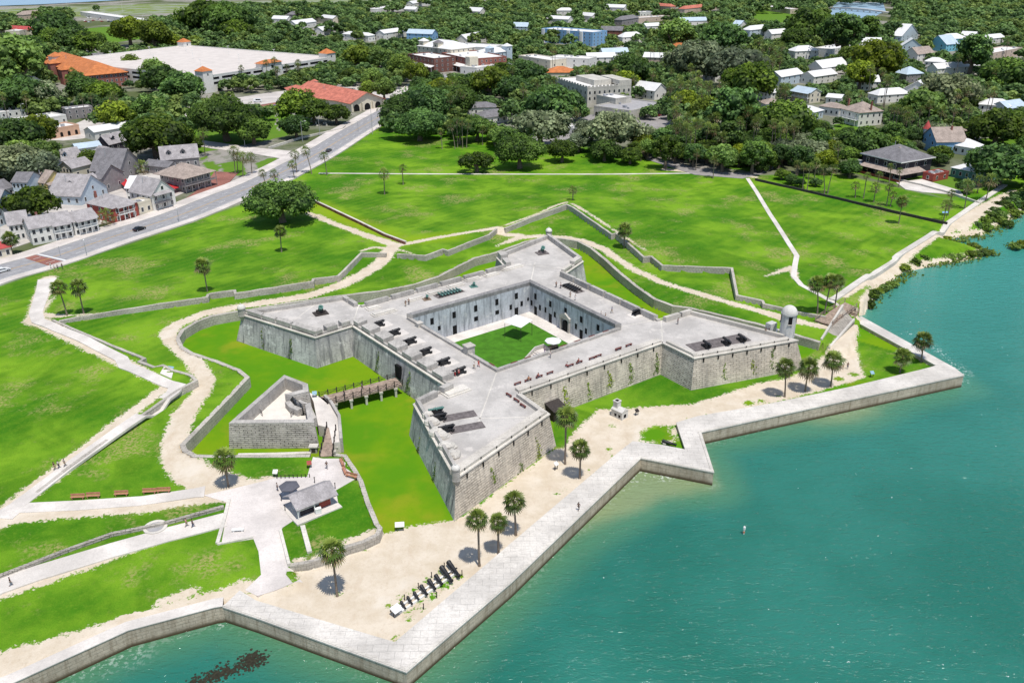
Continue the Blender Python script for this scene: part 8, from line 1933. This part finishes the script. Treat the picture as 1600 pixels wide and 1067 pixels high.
rg = random.Random(4)
for k in range(26):
 x, y = [(430 + rg.uniform(0, 16), 178 + rg.uniform(0, 28)), (486 + rg.uniform(0, 26), 188 + rg.uniform(0, 10))][k % 2]; p = G(x, y)
 t = thing('gravestone', 'small pale gravestone on the cemetery lawn beside the road', 'gravestone', p, rg.uniform(-.3, .3), 'gravestones in the old cemetery'); h_ = rg.uniform(.8, 1.5)
 MB().box(-.4, .4, -.12, .12, -.1, h_).build('slab', CAPM, t); MB().box(-.55, .55, -.3, .3, -.1, .18).build('plinth', CAPM, t)
TYRE = plain('tyre_rubber', (.015, .015, .015), .9, .2)
PAINT = {k: plain('car_paint_' + k, c, .25, .05, .5, .6, 0, False) for k, c in dict(black=(.012, .012, .014), white=(.75, .75, .74), red=(.32, .02, .03), blue=(.04, .10, .28), silver=(.42, .43, .45), dark=(.04, .045, .05)).items()}
def car_mesh(kind):
 if kind == 'car': prof = [(-2.2, .35), (2.2, .35), (2.25, .62), (2.1, .82), (1.0, .95), (.35, 1.42), (-1.0, 1.45), (-1.75, 1.02), (-2.2, .95)]; gp = [(.92, .95), (.36, 1.36), (-.98, 1.39), (-1.62, 1.02)]
 elif kind == 'pickup': prof = [(-2.7, .5), (2.7, .5), (2.75, .85), (2.6, 1.1), (1.4, 1.2), (.8, 1.85), (-.5, 1.88), (-.7, 1.2), (-2.7, 1.2)]; gp = [(1.3, 1.22), (.78, 1.78), (-.45, 1.81), (-.6, 1.22)]
 else: prof = [(-2.6, .4), (2.6, .4), (2.65, .9), (2.4, 1.15), (1.7, 2.1), (-2.5, 2.2), (-2.62, .9)]; gp = [(2.2, 1.2), (1.62, 2.0), (-1.2, 2.05), (-1.2, 1.3)]
 W_ = .9 if kind == 'car' else 1.0
 def ext(pf, w0):
  n = len(pf); mb = MB(); zt = max(z for _, z in pf)
  tw = [w0 - (.16 if z > 1.0 else 0.0 if z > .5 else .04) * (1 if z > 1.3 else .6 if z > 1 else 1) for x, z in pf]
  mb.add([(x, -t, z) for (x, z), t in zip(pf, tw)] + [(x, t, z) for (x, z), t in zip(pf, tw)], [tuple(range(n)), tuple(range(2 * n - 1, n - 1, -1))] + [(i, i + n, (i + 1) % n + n, (i + 1) % n) for i in range(n)]); return mb
 return ext(prof, W_), ext(gp, W_ + .015), W_, (1.45 if kind == 'car' else 1.7)
def car(p, rz, kind, paint, label, group=None):
 body, gl_, W_, wb = car_mesh(kind); t = thing('car' if kind == 'car' else kind, label, {'car': 'car', 'pickup': 'pickup truck', 'van': 'van'}[kind], p, rz, group)
 body.build('body', PAINT[paint], t); gl_.build('windows', GLS, t)
 for x in (-wb, wb):
  for s in (-1, 1): w1 = MB(); w1.tube((x, s * (W_ - .18), .34), (x, s * (W_ + .02), .34), .34, n=14); w1 = w1.build('wheel', TYRE, t); r1 = MB(); r1.tube((x, s * (W_ + .02), .34), (x, s * (W_ + .03), .34), .2, n=10); r1.build('rim', PAINT['silver'], w1)
 for s in (-1, 1): MB().box((2.2 if kind == 'car' else 2.6), (2.27 if kind == 'car' else 2.77), s * .6 - .2, s * .6 + .2, .62, .78).build('headlight', WHITEP, t); MB().box((-2.24 if kind == 'car' else -2.74), -2.1, s * .62 - .18, s * .62 + .18, .7, .84).build('tail_light', PAINT['red'], t)
ra = lambda x, y: atan2((pix(x + 10, y - 4, 1.7) - pix(x - 10, y + 4, 1.7)).y, (pix(x + 10, y - 4, 1.7) - pix(x - 10, y + 4, 1.7)).x)
def rdir(p): i = min(range(len(CLN) - 1), key=lambda i: (CLN[i].xy - p.xy).length); d = CLN[i + 1] - CLN[i]; return atan2(d.y, d.x)
for x, y, kd, pt, lab in [(218, 360, 'car', 'black', 'black car driving on the road in front of the red house'), (514, 237, 'car', 'dark', 'dark car far up the road near the tall roadside palms'), (4, 425, 'car', 'white', 'white car at the left edge of the road')]:
 p = pix(x, y, Z0 + .01); car(p, rdir(p), kd, pt, lab)
for x, y, rz_, kd, pt, lab in [(1074, 257, 2.6, 'pickup', 'black', 'black pickup parked under trees on the verge of the park road'), (403, 160, .1, 'van', 'white', 'white van parked left of the salmon roofed hall'), (1010, 184, .3, 'car', 'dark', 'dark car parked beside the museum annex'), (1027, 182, .3, 'car', 'red', 'red car parked beside the museum annex'), (1052, 190, .3, 'car', 'silver', 'silver car in the car park behind the palms'), (912, 226, 1.2, 'car', 'white', 'white car left among the grey trees'), (925, 224, 1.2, 'car', 'silver', 'silver car among the grey trees'), (940, 226, 1.2, 'car', 'white', 'white car right among the grey trees'), (858, 232, 1.2, 'car', 'dark', 'dark car behind the bushy oak'), (42, 104, 1.9, 'car', 'blue', 'blue car on the left hand street'), (52, 108, 1.9, 'car', 'white', 'white car on the left hand street'), (60, 114, 1.9, 'car', 'dark', 'dark car on the left hand street'), (70, 122, 1.9, 'car', 'white', 'second white car nearer on the left hand street'), (80, 130, 1.9, 'car', 'silver', 'silver car on the left hand street'), (150, 178, .4, 'car', 'dark', 'dark car in the yard behind the grey flat building'), (430, 168, .1, 'car', 'blue', 'blue car beside the white van')]:
 p = pix(x, y, ZR + .26); car(p, rz_, kd, pt, lab)
rg = random.Random(8)
for k in range(26):
 x, y = 125 + rg.uniform(0, 62), 27 + rg.uniform(0, 9); p = pix(x, y, ZR + .2); t = thing('car', 'parked car in the far lot by the long white building', 'car', p, 1.2, 'cars in the far lot'); body, gl_, a_, b_ = car_mesh('car'); body.build('body', PAINT[rg.choice(['white', 'silver', 'dark', 'red', 'blue'])], t); gl_.build('windows', GLS, t)
# ------------------------------------------------------------------ people
def skin(name, joints, bones, lev=1):
 me = bpy.data.meshes.new(name); me.from_pydata([j[:3] for j in joints], bones, []); o = bpy.data.objects.new(name, me); COL.objects.link(o)
 o.modifiers.new('s', 'SKIN'); sv = me.skin_vertices[0].data
 for i, j in enumerate(joints): r = j[3] if len(j) > 3 else .05; r2 = j[4] if len(j) > 4 else r; sv[i].radius = (r, r2)
 sv[0].use_root = True
 ss = o.modifiers.new('d', 'SUBSURF'); ss.levels = lev; ss.render_levels = lev
 dg = bpy.context.evaluated_depsgraph_get(); m2 = bpy.data.meshes.new_from_object(o.evaluated_get(dg)); m2.name = name
 bpy.data.objects.remove(o); m2.materials.clear(); m2.materials.append(SKINM)
 m2.polygons.foreach_set('use_smooth', [True] * len(m2.polygons)); return m2
SKINM = plain('skin', (.42, .24, .17), .6, .1, 3); HAIRM = plain('dark_hair', (.03, .02, .015), .8, .3); SHOE = plain('dark_shoes', (.04, .035, .03), .8, .2)
CLOTH = {k: plain('cloth_' + k, c, .9, .15, 3) for k, c in dict(white=(.72, .71, .69), black=(.02, .02, .022), red=(.5, .05, .05), pink=(.62, .28, .28), orange=(.6, .22, .05), grey=(.28, .28, .29), blue=(.06, .12, .3), purple=(.2, .1, .32), khaki=(.38, .3, .2), navy=(.03, .04, .09)).items()}
def pose(kind):
 """joint places of a figure 1.72 m tall facing +x"""
 if kind == 'sit': hip = .50; K = {s: (.42, s * .12, .50) for s in (-1, 1)}; A = {s: (.44, s * .12, .09) for s in (-1, 1)}
 elif kind == 'walk': hip = .90; K = {1: (.17, .10, .50), -1: (-.02, -.10, .48)}; A = {1: (.26, .10, .09), -1: (-.30, -.10, .14)}
 else: hip = .92; K = {s: (.02, s * .11, .49) for s in (-1, 1)}; A = {s: (-.01, s * .12, .08) for s in (-1, 1)}
 sh = hip + .50
 if kind == 'sit': E = {s: (.06, s * .27, sh - .27) for s in (-1, 1)}; Wr = {s: (.28, s * .18, sh - .34) for s in (-1, 1)}
 elif kind == 'walk': E = {1: (-.14, .26, sh - .26), -1: (.10, -.26, sh - .27)}; Wr = {1: (-.12, .27, sh - .50), -1: (.26, -.25, sh - .46)}
 else: E = {1: (-.03, .27, sh - .28), -1: (-.02, -.27, sh - .28)}; Wr = {1: (.06, .28, sh - .52), -1: (.18, -.20, sh - .40)}
 return hip, sh, K, A, E, Wr
def figure(kind):
 hip, sh, K, A, E, Wr = pose(kind)
 J = [(0, 0, hip, .13, .11), (0, 0, hip + .22, .12, .09), (0, 0, sh - .06, .15, .10), (0, 0, sh + .07, .055), (.015, 0, sh + .16, .075), (.02, 0, sh + .25, .085), (.01, 0, sh + .33, .05), (.105, 0, sh + .20, .014)]
 B = [(0, 1), (1, 2), (2, 3), (3, 4), (4, 5), (5, 6), (4, 7)]
 for s in (-1, 1):
  o = len(J); J += [(0, s * .10, hip - .06, .09), (*K[s], .058), (*A[s], .038), (A[s][0] + .15, A[s][1], A[s][2] - .045, .03)]; B += [(0, o), (o, o + 1), (o + 1, o + 2), (o + 2, o + 3)]
  o = len(J); J += [(0, s * .19, sh, .055), (*E[s], .04), (*Wr[s], .028)]; B += [(2, o), (o, o + 1), (o + 1, o + 2)]
  d = (Vector(Wr[s]) - Vector(E[s])).normalized(); w_ = Vector(Wr[s]); p = w_ + d * .06; o2 = len(J); J.append((*p, .027, .016)); B.append((o + 2, o2))
  for q in range(4):
   l = (.075, .085, .08, .062)[q]; f = p + d * l + Vector((.022 * (q - 1.5), 0, 0)) + Vector((.01, -.012 * s, 0)); J.append((*f, .008)); B.append((o2, len(J) - 1))
  f = w_ + d * .06 + Vector((.045, 0, 0)); J.append((*f, .009)); B.append((o + 2, len(J) - 1))
 body = skin('person', J, B, 1)
 Js = [(0, 0, hip - .02, .142, .122), (0, 0, hip + .22, .135, .105), (0, 0, sh - .05, .168, .115), (0, 0, sh + .03, .075)]; Bs = [(0, 1), (1, 2), (2, 3)]
 for s in (-1, 1):
  m = Vector((0, s * .19, sh)).lerp(Vector(E[s]), .75); o = len(Js); Js += [(0, s * .185, sh, .072), (*m, .056)]; Bs += [(2, o), (o, o + 1)]
 shirt = skin('shirt', Js, Bs, 1)
 Jt = [(0, 0, hip - .01, .15, .13)]; Bt = []
 for s in (-1, 1):
  o = len(Jt); a = Vector(A[s]); k = Vector(K[s]); Jt += [(0, s * .10, hip - .08, .105), (*k, .075), (*k.lerp(a, .75), .058)]; Bt += [(0, o), (o, o + 1), (o + 1, o + 2)]
 trou = skin('trousers', Jt, Bt, 1)
 mb = MB(); mb.blob((.0, 0, sh + .275), (.098, .09, .085), 10, 6); mb.blob((-.03, 0, sh + .22), (.075, .088, .1), 10, 6); hair = mb.mesh('hair', HAIRM, True)
 mb = MB()
 for s in (-1, 1): mb.blob((A[s][0] + .07, A[s][1], A[s][2] - .035), (.14, .052, .05), 8, 5)
 shoes = mb.mesh('shoes', SHOE, True)
 return body, shirt, trou, hair, shoes
FIG = {k: figure(k) for k in ('stand', 'walk', 'sit')}
def person(p, kind, rz, top, low, label, group=None, sc=1.0):
 b, s, t, h_, sh = FIG[kind]; r = link('person', b); r.location = p; r.rotation_euler = (0, 0, rz); r.scale = (sc, sc, sc); tag(r, label, 'person', group)
 for nm, me, m in (('shirt', s, CLOTH[top]), ('trousers', t, CLOTH[low]), ('hair', h_, HAIRM), ('shoes', sh, SHOE)):
  o = link(nm, me, r); o.material_slots[0].link = 'OBJECT'; o.material_slots[0].material = m
 return r
dk = lambda x, y: pix(x, y, ZD + .01)
gg = lambda x, y, dz=.1: G(x, y) + Vector((0, 0, dz))
bench = lambda x, y: pix(x, y, ZD) + Vector((0, 0, .0))
PEOPLE = [(gg(86, 734), 'walk', .8, 'black', 'khaki', 'person in black top, first of three walking up the white walkway'), (gg(92.5, 732), 'walk', .8, 'white', 'navy', 'person in white top between two others on the white walkway'), (gg(102, 729), 'walk', .8, 'grey', 'khaki', 'person in grey top ahead of two others on the white walkway'),
  (gg(292, 823), 'walk', .4, 'pink', 'khaki', 'person in pink walking on the lower left walkway'), (gg(302, 824), 'walk', .4, 'black', 'navy', 'person in black walking beside the one in pink'), (gg(18, 916), 'walk', .4, 'black', 'grey', 'lone person in black at the left end of the lower walkway'),
  (gg(80, 421, .5), 'stand', 1.4, 'white', 'white', 'person in white at the near end of the brick crossing'), (gg(86, 424, .3), 'walk', 1.4, 'white', 'khaki', 'second person in white near the brick crossing'), (gg(91, 423, .3), 'walk', 1.4, 'grey', 'navy', 'person in grey near the brick crossing'), (gg(98, 421, .3), 'stand', 1.4, 'black', 'navy', 'person in black at the kerb by the brick crossing'),
  (gg(511, 733), 'walk', 1.6, 'black', 'grey', 'person in dark clothes in the middle of the gate plaza'), (gg(434, 767), 'stand', .3, 'grey', 'navy', 'person standing left of the dark umbrella'), (pix(538, 618, 2.62), 'walk', .3, 'black', 'navy', 'person in black crossing the wooden bridge near the ravelin'), (pix(566, 609, 2.62), 'walk', .3, 'grey', 'black', 'person in grey in the middle of the wooden bridge'),
  (pix(904, 797, .91), 'walk', .9, 'black', 'black', 'person all in black walking on the sea wall'), (pix(1324, 576, .1), 'walk', 1.2, 'black', 'navy', 'person in black on the sand right of the three palms'), (pix(1317, 576, .1), 'walk', 1.2, 'white', 'khaki', 'person in white on the sand right of the three palms'),
  (dk(634, 479), 'stand', 2, 'black', 'khaki', 'left of two people on the far left deck'), (dk(639, 476), 'stand', -1, 'grey', 'black', 'right of two people on the far left deck'), (dk(741, 576), 'walk', 2.2, 'white', 'khaki', 'person in white walking on the deck near the court pier'), (dk(748, 573), 'walk', 2.2, 'red', 'red', 'person in red walking on the deck near the court pier'), (dk(860, 559), 'walk', -1.8, 'white', 'grey', 'person in white below the white umbrella'), (dk(851, 552), 'stand', 0, 'purple', 'purple', 'person in purple at the head of the court stairs'),
  (dk(869, 449), 'stand', -1, 'black', 'black', 'person in black left of the dark barrel rack'), (dk(876, 450.5), 'stand', -.5, 'white', 'navy', 'person in white beside the dark barrel rack'), (dk(891, 465), 'stand', 1.4, 'grey', 'khaki', 'person in grey in front of the dark barrel rack'), (dk(899, 469), 'stand', 1.8, 'white', 'white', 'person in white in front of the dark barrel rack'), (dk(956, 489), 'walk', 2.6, 'blue', 'khaki', 'person in blue walking left of the lone cannon'), (dk(939, 496), 'stand', 0, 'white', 'grey', 'person in white near the right corner of the court'), (dk(946, 499), 'stand', 3, 'khaki', 'white', 'person in khaki near the right corner of the court'),
  (dk(717, 587), 'stand', 2.6, 'pink', 'red', 'person in pink beside the nearest left curtain cannon'), (dk(711, 588), 'stand', .6, 'white', 'red', 'person in white beside the nearest left curtain cannon'), (dk(1059, 507), 'stand', 2, 'grey', 'grey', 'person standing on the watchtower bastion deck'), (dk(1196, 522), 'stand', 1, 'black', 'khaki', 'person in black close to the watchtower'), (dk(1202, 519.5), 'stand', 2, 'grey', 'navy', 'person in grey close to the watchtower'),
  (bench(826, 595.5), 'sit', AE + pi / 2, 'orange', 'khaki', 'person in orange sitting on a bench behind the right parapet'), (bench(841, 590.5), 'sit', AE + pi / 2, 'red', 'navy', 'person in red top and dark trousers sitting on the next bench'), (bench(886, 573.5), 'sit', AE + pi / 2, 'white', 'red', 'person in white sitting in the middle of the right parapet row'), (bench(904, 567.5), 'sit', AE + pi / 2, 'red', 'black', 'person in red sitting in the middle of the right parapet row')]
for a_ in PEOPLE: person(a_[0], a_[1], a_[2], a_[3], a_[4], a_[5])
